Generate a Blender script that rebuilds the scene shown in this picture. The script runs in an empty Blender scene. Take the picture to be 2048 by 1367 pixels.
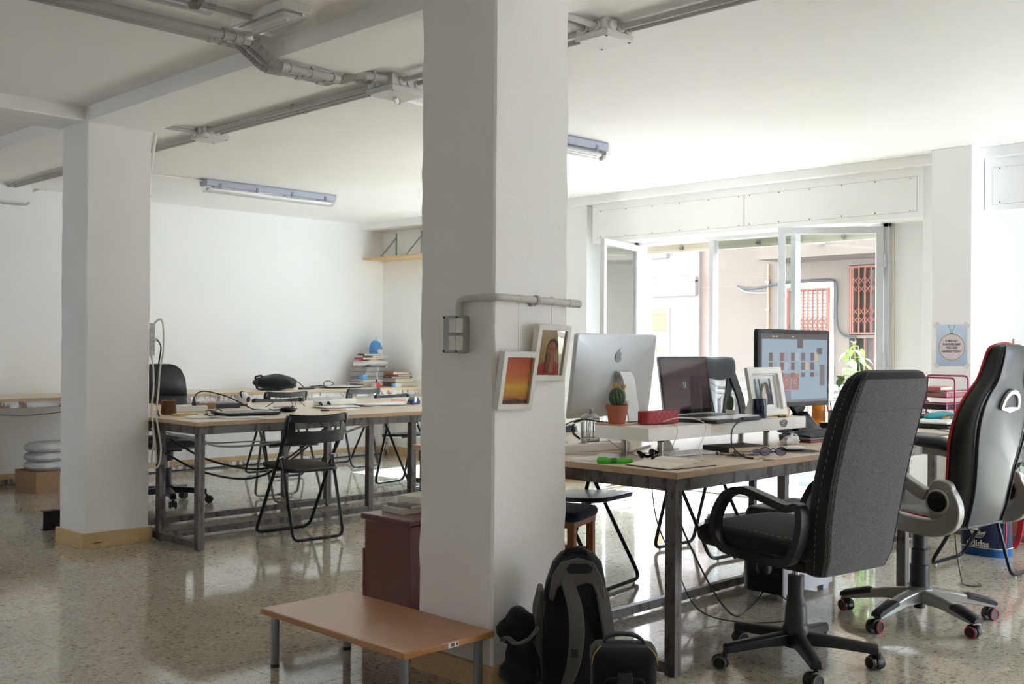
import bpy, bmesh, math, random
from mathutils import Vector, Matrix
R = math.radians
sc = bpy.context.scene
COL = sc.collection

# ---------------------------------------------------------------- camera
YAW, PIT, ROL = R(44.732), R(0.2305), R(0.3857)
fw = Vector((math.cos(YAW)*math.cos(PIT), math.sin(YAW)*math.cos(PIT), math.sin(PIT)))
rt0 = Vector((math.sin(YAW), -math.cos(YAW), 0)); up0 = rt0.cross(fw)
rt = rt0*math.cos(ROL) + up0*math.sin(ROL); up = -rt0*math.sin(ROL) + up0*math.cos(ROL)
cd = bpy.data.cameras.new('camera'); cam = bpy.data.objects.new('camera', cd); COL.objects.link(cam)
cam.matrix_world = Matrix(((rt.x, up.x, -fw.x, 0), (rt.y, up.y, -fw.y, 0), (rt.z, up.z, -fw.z, 1.2), (0, 0, 0, 1)))
cd.sensor_width = 36; cd.lens = 2151.88/2048*36; cd.clip_start = .05; cd.clip_end = 200
sc.camera = cam

# ---------------------------------------------------------------- sky, sun, exposure
w = bpy.data.worlds.new('sky'); sc.world = w; w.use_nodes = True
bg = w.node_tree.nodes['Background']
bg.inputs[0].default_value = (.77, .89, 1.06, 1); bg.inputs[1].default_value = 9.8
sd = bpy.data.lights.new('sun', 'SUN'); sd.energy = 35; sd.angle = R(.6); sd.color = (.84, .935, 1.08)
sun = bpy.data.objects.new('sun', sd); COL.objects.link(sun)
sun.rotation_euler = Vector((-.60, -.03, -.79)).to_track_quat('-Z', 'Y').to_euler()
for i, (y0, y1) in enumerate(((3.6, 5.88), (6.95, 8.35), (-.2, 1.3), (-2.8, -.8))):    # portals only guide sampling, they give no light
    ld = bpy.data.lights.new('portal', 'AREA'); ld.shape = 'RECTANGLE'; ld.size = y1-y0; ld.size_y = 2.1
    ld.cycles.is_portal = True
    lo = bpy.data.objects.new('portal', ld); COL.objects.link(lo)
    lo.location = (7.62, (y0+y1)/2, 1.06)
    lo.rotation_euler = Vector((-1, 0, 0)).to_track_quat('-Z', 'Z').to_euler()
for x0, x1 in ((5.8, 7.4),):
    ld = bpy.data.lights.new('portal', 'AREA'); ld.shape = 'RECTANGLE'; ld.size = x1-x0; ld.size_y = 2.3; ld.cycles.is_portal = True
    lo = bpy.data.objects.new('portal', ld); COL.objects.link(lo); lo.location = ((x0+x1)/2, -3.1, 1.25); lo.rotation_euler = (R(90), 0, 0)
ld = bpy.data.lights.new('portal', 'AREA'); ld.shape = 'RECTANGLE'; ld.size = .4; ld.size_y = .8; ld.cycles.is_portal = True
lo = bpy.data.objects.new('portal', ld); COL.objects.link(lo); lo.location = (-2.1, 7.15, 1.3); lo.rotation_euler = Vector((1, 0, 0)).to_track_quat('-Z', 'Z').to_euler()
vs = sc.view_settings
vs.view_transform = 'Standard'; vs.look = 'None'; vs.gamma = 1; vs.use_curve_mapping = False
vs.exposure = 1.5
sc.cycles.max_bounces = 14; sc.cycles.diffuse_bounces = 9; sc.cycles.glossy_bounces = 5
sc.cycles.transparent_max_bounces = 16; sc.cycles.use_denoising = True
sc.cycles.sample_clamp_indirect = 6; sc.cycles.caustics_reflective = False; sc.cycles.caustics_refractive = False

# ---------------------------------------------------------------- helpers: shapes
def frame(d, upv=(0, 0, 1)):
    d = Vector(d).normalized(); u = Vector(upv)
    if abs(d.dot(u)) > .98: u = Vector((1, 0, 0)) if abs(d.x) < .9 else Vector((0, 1, 0))
    a = d.cross(u).normalized(); return a, a.cross(d)
class MB:
    def __init__(s): s.v = []; s.f = []
    def add(s, vs_, fs):
        o = len(s.v); s.v += [tuple(p) for p in vs_]; s.f += [[i+o for i in q] for q in fs]; return s
    def loft(s, rings, c0=True, c1=True, loop=False):
        n = len(rings[0]); vs_ = [p for r in rings for p in r]; fs = []
        m = len(rings)
        for i in range(m if loop else m-1):
            for j in range(n):
                a, b = i*n, ((i+1) % m)*n
                fs.append([a+j, a+(j+1) % n, b+(j+1) % n, b+j])
        if not loop:
            if c0: fs.append(list(range(n))[::-1])
            if c1: fs.append([(m-1)*n+j for j in range(n)])
        return s.add(vs_, fs)
    def box(s, c, d, rz=0, rx=0, ry=0):
        M = Matrix.Rotation(rz, 3, 'Z') @ Matrix.Rotation(ry, 3, 'Y') @ Matrix.Rotation(rx, 3, 'X')
        c = Vector(c); x, y, z = d[0]/2, d[1]/2, d[2]/2
        vs_ = [c + M @ Vector(p) for p in ((-x,-y,-z),(x,-y,-z),(x,y,-z),(-x,y,-z),(-x,-y,z),(x,-y,z),(x,y,z),(-x,y,z))]
        return s.add(vs_, [[3,2,1,0],[4,5,6,7],[0,1,5,4],[1,2,6,5],[2,3,7,6],[3,0,4,7]])
    def bb(s, a, b):
        return s.box([(a[i]+b[i])/2 for i in range(3)], [abs(b[i]-a[i]) for i in range(3)])
    def bar(s, p, q, wd, ht, upv=(0, 0, 1)):
        p, q = Vector(p), Vector(q); a, u = frame(q-p, upv)
        r = lambda c: [c-a*wd/2-u*ht/2, c+a*wd/2-u*ht/2, c+a*wd/2+u*ht/2, c-a*wd/2+u*ht/2]
        return s.loft([r(p), r(q)])
    def cyl(s, p, q, r0, r1=None, n=16):
        p, q = Vector(p), Vector(q); a, u = frame(q-p); r1 = r0 if r1 is None else r1
        cs = [(math.cos(2*math.pi*k/n), math.sin(2*math.pi*k/n)) for k in range(n)]
        return s.loft([[p+a*c*r0+u*d*r0 for c, d in cs], [q+a*c*r1+u*d*r1 for c, d in cs]])
    def tube(s, pts, r, n=8, closed=False, sub=0, flat=1):
        pts = [Vector(p) for p in pts]
        if sub: pts = smooth(pts, sub, closed)
        m = len(pts); rings = []; a = None
        rr = r if callable(r) else (lambda t: r)
        for i, p in enumerate(pts):
            d = (pts[(i+1) % m]-pts[i-1]) if closed else (pts[min(i+1, m-1)]-pts[max(i-1, 0)])
            if d.length < 1e-9: d = Vector((0, 0, 1))
            d.normalize()
            if a is None: a, u = frame(d)
            else:
                a = (a-d*a.dot(d)); a = a.normalized() if a.length > 1e-6 else frame(d)[0]; u = a.cross(d)
            q = rr(i/(m-1))
            rings.append([p+a*math.cos(2*math.pi*k/n)*q+u*math.sin(2*math.pi*k/n)*q*flat for k in range(n)])
        return s.loft(rings, loop=closed)
    def ribbon(s, pts, wd, th, upv=(0, 0, 1), sub=0, side=None):   # rectangular section swept along a path
        pts = [Vector(p) for p in pts]
        if sub: pts = smooth(pts, sub)
        m = len(pts); rings = []
        for i, p in enumerate(pts):
            d = pts[min(i+1, m-1)]-pts[max(i-1, 0)]; a, u = frame(d, upv)
            if side: a = Vector(side); u = a.cross(d).normalized()
            W = wd(i/(m-1)) if callable(wd) else wd
            rings.append([p-a*W/2-u*th/2, p+a*W/2-u*th/2, p+a*W/2+u*th/2, p-a*W/2+u*th/2])
        return s.loft(rings)
    def lathe(s, prof, c=(0, 0, 0), n=24, ax='Z'):
        rings = []
        for r, z in prof:
            ring = []
            for k in range(n):
                x, y = r*math.cos(2*math.pi*k/n), r*math.sin(2*math.pi*k/n)
                p = (x, y, z) if ax == 'Z' else ((z, x, y) if ax == 'X' else (y, z, x))
                ring.append((c[0]+p[0], c[1]+p[1], c[2]+p[2]))
            rings.append(ring)
        return s.loft(rings)
    def ell(s, c, r, n=16, m=10, fn=None):
        rings = []
        for i in range(m+1):
            t = -math.pi/2+math.pi*min(max(i/m, .02), .98)
            ring = []
            for k in range(n):
                a = 2*math.pi*k/n
                p = Vector((r[0]*math.cos(t)*math.cos(a), r[1]*math.cos(t)*math.sin(a), r[2]*math.sin(t)))
                if fn: p = fn(p)
                ring.append((c[0]+p[0], c[1]+p[1], c[2]+p[2]))
            rings.append(ring)
        return s.loft(rings)
    def prism(s, out, o, ax, ay, th):     # outline in (ax, ay) plane, thickness along ax x ay
        o, ax, ay = Vector(o), Vector(ax), Vector(ay); n = ax.cross(ay).normalized()
        a = [o+ax*x+ay*y for x, y in out]
        return s.loft([a, [p+n*th for p in a]])
    def holed(s, out, hole, o, ax, ay, th):  # outline and hole with equal counts
        o, ax, ay = Vector(o), Vector(ax), Vector(ay); n = ax.cross(ay).normalized()
        A = [o+ax*x+ay*y for x, y in out]; B = [o+ax*x+ay*y for x, y in hole]
        return s.loft([A, [p+n*th for p in A], [p+n*th for p in B], B], loop=True)
def smooth(pts, sub, closed=False):
    pts = [Vector(p) for p in pts]; out = []; m = len(pts)
    for i in range(m if closed else m-1):
        if closed: p0, p1, p2, p3 = pts[i-1], pts[i], pts[(i+1) % m], pts[(i+2) % m]
        else: p0, p1, p2, p3 = pts[max(i-1, 0)], pts[i], pts[i+1], pts[min(i+2, m-1)]
        for k in range(sub):
            t = k/sub
            out.append(.5*((2*p1)+(p2-p0)*t+(2*p0-5*p1+4*p2-p3)*t*t+(3*p1-p0-3*p2+p3)*t**3))
    if not closed: out.append(pts[-1])
    return out
def rrect(wd, ht, r, n=4, c=(0, 0)):
    o = []
    for sx, sy, a0 in ((1, 1, 0), (-1, 1, 90), (-1, -1, 180), (1, -1, 270)):
        for k in range(n+1):
            a = R(a0+90*k/n); o.append((c[0]+sx*(wd/2-r)+r*math.cos(a), c[1]+sy*(ht/2-r)+r*math.sin(a)))
    return o
def fillet(pts, r, n=5):                # round the inner corners of a polyline
    pts = [Vector(p) for p in pts]; out = [pts[0]]
    for i in range(1, len(pts)-1):
        a, b, c = pts[i-1], pts[i], pts[i+1]; u = (a-b).normalized(); v = (c-b).normalized()
        t = min(r, (a-b).length*.49, (c-b).length*.49)
        for k in range(n+1):
            q = k/n; out.append((b+u*t)*(1-q)**2+b*2*q*(1-q)+(b+v*t)*q*q)
    return out+[pts[-1]]

# ---------------------------------------------------------------- helpers: objects
def mk(name, mb, m, parent=None, bevel=0, smooth_a=38, loc=None, rot=None, label=None, sub=0, seg=2):
    me = bpy.data.meshes.new(name); me.from_pydata(mb.v, [], mb.f); me.update()
    b = bmesh.new(); b.from_mesh(me); bmesh.ops.recalc_face_normals(b, faces=b.faces)
    b.to_mesh(me); b.free()
    me.materials.append(m)
    if smooth_a: me.shade_smooth(); me.set_sharp_from_angle(angle=R(smooth_a))
    o = bpy.data.objects.new(name, me); COL.objects.link(o)
    if parent: o.parent = parent
    if loc: o.location = loc
    if rot: o.rotation_euler = rot
    if label: o['label'] = label
    if bevel:
        q = o.modifiers.new('bevel', 'BEVEL'); q.width = bevel; q.segments = seg; q.limit_method = 'ANGLE'; q.angle_limit = R(40)
    if sub:
        q = o.modifiers.new('sub', 'SUBSURF'); q.levels = sub; q.render_levels = sub
    return o
def thing(name, label, cat, loc=(0, 0, 0), rz=0, group=None):
    o = bpy.data.objects.new(name, None); COL.objects.link(o); o.empty_display_size = .05
    o.location = loc; o.rotation_euler = (0, 0, rz)
    o['label'] = label; o['category'] = cat
    if group: o['group'] = group
    return o
def tag(o, label, cat, group=None):
    o['label'] = label; o['category'] = cat
    if group: o['group'] = group
    return o
def struct(o): o['kind'] = 'structure'; return o
def dup(root, loc, rz, label, group=None):
    r = root.copy(); COL.objects.link(r); r.location = loc; r.rotation_euler = (0, 0, rz); r['label'] = label
    if group: r['group'] = group
    for ch in root.children:
        c = ch.copy(); COL.objects.link(c); c.parent = r
        for g in ch.children:
            d = g.copy(); COL.objects.link(d); d.parent = c
    return r
def text(name, body, size, m, parent, loc, rot, ex=.0006, align='CENTER', sx=1, bold=0):
    c = bpy.data.curves.new(name, 'FONT'); c.body = body; c.size = size; c.align_x = align; c.extrude = ex; c.offset = bold
    c.resolution_u = 3; c.materials.append(m)
    tmp = bpy.data.objects.new('tmp', c); COL.objects.link(tmp); bpy.context.view_layer.update()
    me = bpy.data.meshes.new_from_object(tmp.evaluated_get(bpy.context.evaluated_depsgraph_get()))
    bpy.data.objects.remove(tmp); me.name = name
    o = bpy.data.objects.new(name, me); COL.objects.link(o); o.parent = parent; o.location = loc; o.rotation_euler = rot
    o.scale = (sx, 1, 1)
    return o

# ---------------------------------------------------------------- helpers: materials
def lin(h):
    h = h.lstrip('#'); f = lambda v: v/12.92 if v <= .04045 else ((v+.055)/1.055)**2.4
    return tuple(f(int(h[i:i+2], 16)/255) for i in (0, 2, 4))+(1,)
class NT:
    def __init__(s, name):
        s.m = bpy.data.materials.new(name); s.m.use_nodes = True; s.t = s.m.node_tree
        s.b = s.t.nodes['Principled BSDF']; s.out = s.t.nodes['Material Output']
    def n(s, ty, **kw):
        o = s.t.nodes.new(ty)
        for k, v in kw.items():
            if k.startswith('i_'): o.inputs[k[2:].replace('_', ' ')].default_value = v
            else: setattr(o, k, v)
        return o
    def l(s, a, b): s.t.links.new(a, b)
    def coord(s, kind='Object', scale=(1, 1, 1)):
        c = s.n('ShaderNodeTexCoord'); mp = s.n('ShaderNodeMapping'); mp.inputs['Scale'].default_value = scale
        s.l(c.outputs[kind], mp.inputs['Vector']); return mp.outputs[0]
    def noise(s, vec, scale, detail=3, rough=.55):
        o = s.n('ShaderNodeTexNoise'); o.inputs['Scale'].default_value = scale; o.inputs['Detail'].default_value = detail
        o.inputs['Roughness'].default_value = rough; s.l(vec, o.inputs['Vector']); return o.outputs['Fac']
    def ramp(s, fac, *stops):
        o = s.n('ShaderNodeValToRGB'); e = o.color_ramp.elements
        while len(e) < len(stops): e.new(.5)
        for q, (p, c) in zip(e, stops): q.position = p; q.color = lin(c) if isinstance(c, str) else (c, c, c, 1)
        s.l(fac, o.inputs[0]); return o.outputs[0]
    def mix(s, fac, a, b, blend='MIX'):
        o = s.n('ShaderNodeMix', data_type='RGBA', blend_type=blend)
        for v, i in ((fac, 0), (a, 6), (b, 7)):
            if hasattr(v, 'is_output'): s.l(v, o.inputs[i])
            else: o.inputs[i].default_value = lin(v) if isinstance(v, str) else v
        return o.outputs[2]
    def bump(s, h, strength=.3, dist=.002):
        o = s.n('ShaderNodeBump'); o.inputs['Strength'].default_value = strength; o.inputs['Distance'].default_value = dist
        s.l(h, o.inputs['Height']); s.l(o.outputs[0], s.b.inputs['Normal'])
    def base(s, c):
        if isinstance(c, str): s.b.inputs['Base Color'].default_value = lin(c)
        else: s.l(c, s.b.inputs['Base Color'])
_cache = {}
def M(name, col, rough=.5, metal=0, var=.06, vs_=30, bump=0, bs=200, spec=.5, emit=0, coat=0, sheen=0):
    if name in _cache: return _cache[name]
    t = NT(name); v = t.coord()
    d = t.mix(t.noise(v, vs_), tuple(c*(1-var) for c in lin(col)[:3])+(1,), tuple(min(1, c*(1+var)) for c in lin(col)[:3])+(1,))
    t.base(d); t.b.inputs['Roughness'].default_value = rough; t.b.inputs['Metallic'].default_value = metal
    t.b.inputs['Specular IOR Level'].default_value = spec; t.b.inputs['Coat Weight'].default_value = coat
    t.b.inputs['Sheen Weight'].default_value = sheen
    if bump: t.bump(t.noise(v, bs, 4), bump)
    if emit:
        t.b.inputs['Emission Color'].default_value = lin(col); t.b.inputs['Emission Strength'].default_value = emit
    _cache[name] = t.m; return t.m
def plaster(name, col, dirt='#b9ad9c', dirtz=0, bs=9, bstr=.25, spots=.04):
    t = NT(name); v = t.coord()
    n1 = t.noise(v, 1.3, 4); c = t.mix(t.ramp(n1, (.35, 0.0), (.7, 1.0)), col, tuple(min(1, x*1.03) for x in lin(col)[:3])+(1,))
    n2 = t.noise(v, 26, 5, .7)
    c = t.mix(t.ramp(n2, (.70, 0.0), (.80, spots*4)), c, dirt)
    t.base(c); t.b.inputs['Roughness'].default_value = .6; t.b.inputs['Specular IOR Level'].default_value = .25
    h = t.mix(.35, t.noise(v, bs, 5, .6), t.noise(v, 90, 4, .7)); t.bump(h, bstr, .01); return t.m
def wood(name, a, b, stretch=(1, 12, 12), scale=4, rough=.4, coat=.1, knots=0):
    t = NT(name); v = t.coord('Object', stretch)
    n1 = t.noise(v, scale, 5, .6); n2 = t.noise(v, scale*6, 3, .6)
    c = t.mix(t.ramp(n1, (.3, 0.0), (.7, 1.0)), a, b); c = t.mix(t.ramp(n2, (.45, 0.0), (.8, .45)), c, tuple(x*.72 for x in lin(b)[:3])+(1,))
    if knots:
        vo = t.n('ShaderNodeTexVoronoi'); vo.inputs['Scale'].default_value = 1; k = t.coord('Object', (2.2, 6, 14)); t.l(k, vo.inputs['Vector'])
        c = t.mix(t.ramp(vo.outputs['Distance'], (.05, 1.0), (.10, 0.0)), c, '#6e4526')
    t.base(c); t.b.inputs['Roughness'].default_value = rough; t.b.inputs['Coat Weight'].default_value = coat
    t.bump(n2, .08, .001); return t.m
def rusty(name, steel, rust, amount=.55, rough=.42):
    t = NT(name); v = t.coord('Object', (1, 1, .45))
    n1 = t.noise(v, 26, 6, .62); n2 = t.noise(v, 60, 4, .6); n3 = t.noise(v, 2.5, 2)
    st = t.mix(n2, tuple(x*.7 for x in lin(steel)[:3])+(1,), steel)
    ms = t.n('ShaderNodeMath', operation='MULTIPLY_ADD'); ms.inputs[1].default_value = .35; t.l(n3, ms.inputs[0]); t.l(n1, ms.inputs[2])
    mask = t.ramp(ms.outputs[0], (amount+.10, 0.0), (amount+.20, 1.0))
    t.base(t.mix(mask, st, t.mix(n2, rust, tuple(x*.5 for x in lin(rust)[:3])+(1,))))
    inv = t.n('ShaderNodeMath', operation='MULTIPLY_ADD'); inv.inputs[1].default_value = -.55; inv.inputs[2].default_value = .55; t.l(mask, inv.inputs[0]); t.l(inv.outputs[0], t.b.inputs['Metallic'])
    t.b.inputs['Roughness'].default_value = rough; t.bump(n1, .25, .002); return t.m
def glassy(name, tint=(.93, .97, .95, 1), refl=.08):   # thin pane: mostly lets light through, a little mirror
    t = NT(name); tr = t.n('ShaderNodeBsdfTransparent'); tr.inputs[0].default_value = tint
    gl = t.n('ShaderNodeBsdfGlossy'); gl.inputs['Roughness'].default_value = .01
    fr = t.n('ShaderNodeLayerWeight'); fr.inputs[0].default_value = .25
    ma = t.n('ShaderNodeMath', operation='MULTIPLY_ADD'); ma.inputs[1].default_value = .5; ma.inputs[2].default_value = refl; t.l(fr.outputs['Fresnel'], ma.inputs[0])
    mx = t.n('ShaderNodeMixShader'); t.l(ma.outputs[0], mx.inputs[0]); t.l(tr.outputs[0], mx.inputs[1]); t.l(gl.outputs[0], mx.inputs[2])
    t.l(mx.outputs[0], t.out.inputs[0]); return t.m
def fabric(name, a, b, scale=900, bump=.5, rough=.9, sheen=.2):
    t = NT(name); v = t.coord(); n1 = t.noise(v, scale, 2, .6); n2 = t.noise(v, 6, 3)
    c = t.mix(t.ramp(n1, (.38, 0.0), (.62, 1.0)), a, b); t.base(t.mix(t.ramp(n2, (.3, .12), (.8, 0.0)), c, a))
    t.b.inputs['Roughness'].default_value = rough; t.b.inputs['Sheen Weight'].default_value = sheen
    t.b.inputs['Specular IOR Level'].default_value = .15; t.bump(n1, bump, .001); return t.m

WALL = plaster('white_wall_plaster', '#f3f3f3')
PILL = plaster('pillar_plaster', '#f0efed', bs=6, bstr=.45, spots=.06)
CEIL = plaster('ceiling_plaster', '#f2f1ef', bs=4, bstr=.3, spots=0)
OAK = wood('light_laminate', '#dccab3', '#d3bea3', (3, 26, 26), 3, .35)
OAKX = wood('light_laminate_edge', '#bfa283', '#b39675', (3, 40, 40), 6, .45)
PINE = wood('pine_skirting', '#dcbf90', '#cda873', (2.5, 22, 22), 3, .5, knots=1)
BEECH = wood('beech_veneer', '#b5804d', '#a97342', (22, 2.2, 22), 3, .32, coat=.35)
CHERRY = wood('cherry_veneer', '#6f3325', '#5c281c', (24, 24, 2.4), 3, .35, coat=.3)
STEEL = rusty('worn_steel', '#716d69', '#43302a', .585)
STEELW = rusty('worn_white_steel', '#c9c6c2', '#8a6a5c', .575)
BLACK = M('black_plastic', '#17181a', .38, bump=.05, bs=300)
BLACKM = M('black_metal', '#16171a', .3, .2)
DARK = M('dark_grey_plastic', '#2c2d30', .5)
WHITE = M('white_plastic', '#e8e7e3', .35)
WLAC = M('white_lacquer', '#e9e7e4', .3, var=.02)
CREAM = M('cream_cable', '#d8d2c6', .5)
CHROME = M('chrome', '#c8c9cb', .12, 1)
BRUSH = M('brushed_steel', '#9c9a96', .28, 1)
ALU = M('aluminium', '#b9bcc0', .38, .85)
CONDUIT = M('grey_conduit', '#b3b2ae', .5)
BOXG = M('pale_grey_box_plastic', '#cfcecb', .45)
PAPER = M('white_paper', '#ecebec', .8, var=.03)
# ---------------------------------------------------------------- structure
def terrazzo():
    t = NT('terrazzo'); g = t.n('ShaderNodeNewGeometry'); P = g.outputs['Position']; oi = t.n('ShaderNodeObjectInfo')
    def vor(s, feat='F1'):
        o = t.n('ShaderNodeTexVoronoi', feature=feat); o.inputs['Scale'].default_value = s; t.l(PW, o.inputs['Vector']); return o
    nv = t.n('ShaderNodeTexNoise'); nv.inputs['Scale'].default_value = 55; t.l(P, nv.inputs['Vector'])
    ns = t.n('ShaderNodeVectorMath', operation='MULTIPLY_ADD'); ns.inputs[1].default_value = (.014, .014, 0); t.l(nv.outputs['Color'], ns.inputs[0]); t.l(P, ns.inputs[2]); PW = ns.outputs[0]
    v1 = vor(48); v2 = vor(24); v3 = vor(105)
    nz = t.noise(P, 1.1, 2)
    base = t.mix(nz, '#b9b09f', '#c4bbab')
    sep = lambda v: (lambda s: (t.l(v.outputs['Color'], s.inputs[0]), s)[1])(t.n('ShaderNodeSeparateColor'))
    s1 = sep(v1); s2 = sep(v2); s3 = sep(v3)
    def mask(v, ch, lo, dist):
        a = t.n('ShaderNodeMath', operation='GREATER_THAN'); a.inputs[1].default_value = lo; t.l(ch, a.inputs[0])
        b = t.n('ShaderNodeMath', operation='LESS_THAN'); b.inputs[1].default_value = dist; t.l(v.outputs['Distance'], b.inputs[0])
        c = t.n('ShaderNodeMath', operation='MULTIPLY'); t.l(a.outputs[0], c.inputs[0]); t.l(b.outputs[0], c.inputs[1]); return c.outputs[0]
    c = t.mix(mask(v3, s3.outputs[0], .5, .5), base, '#a39683')
    c = t.mix(mask(v1, s1.outputs[0], .60, .42), c, t.ramp(s1.outputs[1], (0, '#8a775e'), (.35, '#958d7d'), (.7, '#d3cabb'), (1, '#a08560')))
    c = t.mix(mask(v2, s2.outputs[0], .72, .34), c, t.ramp(s2.outputs[1], (0, '#8f7c63'), (.5, '#cfc7b8'), (1, '#979184')))
    br = t.n('ShaderNodeMapRange'); br.inputs[3].default_value = .90; br.inputs[4].default_value = 1.04; t.l(oi.outputs['Random'], br.inputs[0])
    mu = t.n('ShaderNodeVectorMath', operation='SCALE'); t.l(c, mu.inputs[0]); t.l(br.outputs[0], mu.inputs['Scale'])
    t.base(mu.outputs[0]); t.b.inputs['Roughness'].default_value = .07; t.b.inputs['Specular IOR Level'].default_value = .62
    t.bump(t.noise(P, 3.5, 2), .04, .01); return t.m
TERR = terrazzo(); GROUT = M('grout', '#6d6355', .8)
S = .415; X0, Y0 = 1.745, 1.508
fl = MB().bb((-2.2, -3.2, -.2), (7.72, 9.7, -.006)); floor = struct(mk('floor', fl, GROUT, smooth_a=0))
tm = MB().bb((-S/2+.0009, -S/2+.0009, -.03), (S/2-.0009, S/2-.0009, 0))
cells = []
for i in range(-10, 16):
    for j in range(-12, 21):
        x, y = X0+(i+.5)*S, Y0+(j+.5)*S
        if x > 7.55 or y > 9.45 or x < -2 or y < -3: continue
        p = Vector((x, y, -1.2)); dz = p.dot(fw); dx = p.dot(rt)
        cells.append(((dz if dz > .6 and abs(dx) < dz*.476+.45 and dz > 3.0 else 99+dz*.01), x, y))
cells.sort(); first = None; rest = MB(); vis = [q for q in cells if q[0] < 90]
for k, (d, x, y) in enumerate(cells):
    if k < min(290, len(vis)):
        if first is None:
            first = mk('tile', tm, TERR, floor, smooth_a=0); first.location = (x, y, 0)
        else:
            o = first.copy(); COL.objects.link(o); o.location = (x, y, 0)
    else: rest.bb((x-S/2+.0009, y-S/2+.0009, -.03), (x+S/2-.0009, y+S/2-.0009, 0))
o = mk('tile_field', rest, TERR, floor, smooth_a=0); o['kind'] = 'stuff'

struct(mk('wall_back', MB().bb((-2.2, 9.5, 0), (7.75, 9.75, 2.95)), WALL, smooth_a=0))
struct(mk('wall_left', MB().bb((-2.2, -3.2, 0), (-2, 6.95, 2.95)).bb((-2.2, 7.35, 0), (-2, 9.5, 2.95)).bb((-2.2, 6.95, 0), (-2, 7.35, .9)).bb((-2.2, 6.95, 1.7), (-2, 7.35, 2.95)), WALL, smooth_a=0))  # small unseen opening, added to brighten the left side of the room
wf_ = MB()
for a, b in ((-2, 5.8), (7.4, 7.75)): wf_.bb((a, -3.2, 0), (b, -3, 2.95))
for a, b in ((5.8, 7.4),): wf_.bb((a, -3.2, 2.4), (b, -3, 2.95)).bb((a, -3.2, 0), (b, -3, .1))  # opening behind the camera, added to let more sky light in
struct(mk('wall_front', wf_, WALL, smooth_a=0))
# window wall: piers, recesses and lintels; openings are left free
ww = MB()
XI, XO = 7.53, 7.75
for a, b in ((8.35, 9.5), (5.93, 6.95), (1.3, 3.56), (-.8, -.2), (-3, -2.8)): ww.bb((XI, a, 0), (XO, b, 2.95))
for a, b in ((6.95, 8.35), (3.56, 5.93), (-.2, 1.3), (-2.8, -.8)): ww.bb((XI, a, 2.13), (XO, b, 2.95))
wallw = struct(mk('wall_window', ww, WALL, smooth_a=0))
pr_ = MB().bb((7.28, 6.28, 0), (XI, 6.95, 2.53)).bb((7.28, 3.07, 0), (XI, 3.22, 2.53)).bb((7.28, -.8, 0), (XI, -.2, 2.53))
mk('pier', pr_, WALL, wallw, bevel=.004)
# shaft column against the window wall
struct(mk('trim_9', MB().bb((7.07, 2.80, 0), (XI, 3.07, 2.53)), WALL, bevel=.006))
for i, (a, b) in enumerate(((3.07, 9.5), (-3, 2.8))):
    struct(mk(f'trim_{i+1}', MB().bb((7.2, a, 2.462), (XI, b, 2.53)), WALL, bevel=.004))
# roller shutter boxes with screwed panels
SCREW = M('dark_screw', '#4a3d33', .5)
def shutter_box(nm, a, b, splits, x=7.26):
    o = struct(mk(nm, MB().bb((x, a, 2.115), (XI, b, 2.462)), WALL, bevel=.003))
    for c, d in zip(splits[:-1], splits[1:]):
        mk('panel', MB().bb((x-.004, c+.004, 2.155), (x+.004, d-.004, 2.395)), WALL, o, bevel=.0015)
        mk('gap', MB().bb((x-.0008, c+.002, 2.153), (x+.002, d-.002, 2.397)), M('gap_shadow', '#a8a29a', .8), o, smooth_a=0)
        s = MB(); n = 6
        for k in range(n):
            y = c+.05+(d-c-.1)*k/(n-1)
            for z in (2.163, 2.386): s.cyl((x-.008, y, z+.002*((k*7) % 3)), (x-.004, y, z), .004, n=6)
        mk('screw', s, SCREW, o, smooth_a=0)['kind'] = 'stuff'
shutter_box('trim_3', 3.21, 6.2, (3.25, 4.64, 6.15)); shutter_box('trim_4', -.6, 2.795, (-.5, 1.1, 2.745)); shutter_box('trim_10', 6.96, 8.34, (7.0, 8.3))
# ceiling: two bays, a flush beam between them, cross beams
struct(mk('ceiling', MB().bb((3.12, -3, 2.53), (7.75, 9.5, 2.95)).bb((-2, -3, 2.58), (2.70, 9.5, 2.95)).bb((2.70, -3, 2.497), (3.12, 9.5, 2.95)), CEIL, smooth_a=0))
struct(mk('trim_5', MB().bb((-2, 6.19, 2.50), (2.71, 6.56, 2.6)), CEIL, bevel=.006))
struct(mk('trim_6', MB().bb((-2, 2.68, 2.50), (2.71, 3.1, 2.6)), CEIL, bevel=.006))
struct(mk('trim_7', MB().prism(rrect(5.6, .16, .06), (.8, 9.27, 2.46), (1, 0, 0), (0, 0, 1), -.24), WALL))
struct(mk('trim_11', MB().bb((-2, 2.68, 0), (-1.6, 3.1, 2.6)), WALL))
# pillars
def rough_col(x0, x1, y0, y1, z1):
    m = MB(); rings = []; random.seed(int(x0*100+y0*10)); nz = 34
    for k in range(nz+1):
        z = z1*k/nz; ring = []
        for j, (x, y, sx, sy) in enumerate(((x0, y0, -1, -1), (x1, y0, 1, -1), (x1, y1, 1, 1), (x0, y1, -1, 1))):
            e = random.uniform(-.0022, .0016); c = .007+random.uniform(-.002, .004)*(1 if z < 1.5 else .3)
            px, py = x+sx*e, y+sy*e
            if j in (0, 2): ring += [(px, py-sy*c, z), (px-sx*c, py, z)] if j == 0 else [(px, py-sy*c, z), (px-sx*c, py, z)]
            else: ring += [(px-sx*c, py, z), (px, py-sy*c, z)]
        rings.append(ring)
    return m.loft(rings)
pa = struct(mk('pillar_near', rough_col(2.615, 3.0, 2.68, 3.075, 2.51), PILL, smooth_a=30))
pb = struct(mk('pillar_far', rough_col(2.715, 3.115, 6.20, 6.55, 2.51), PILL, smooth_a=30))
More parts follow.
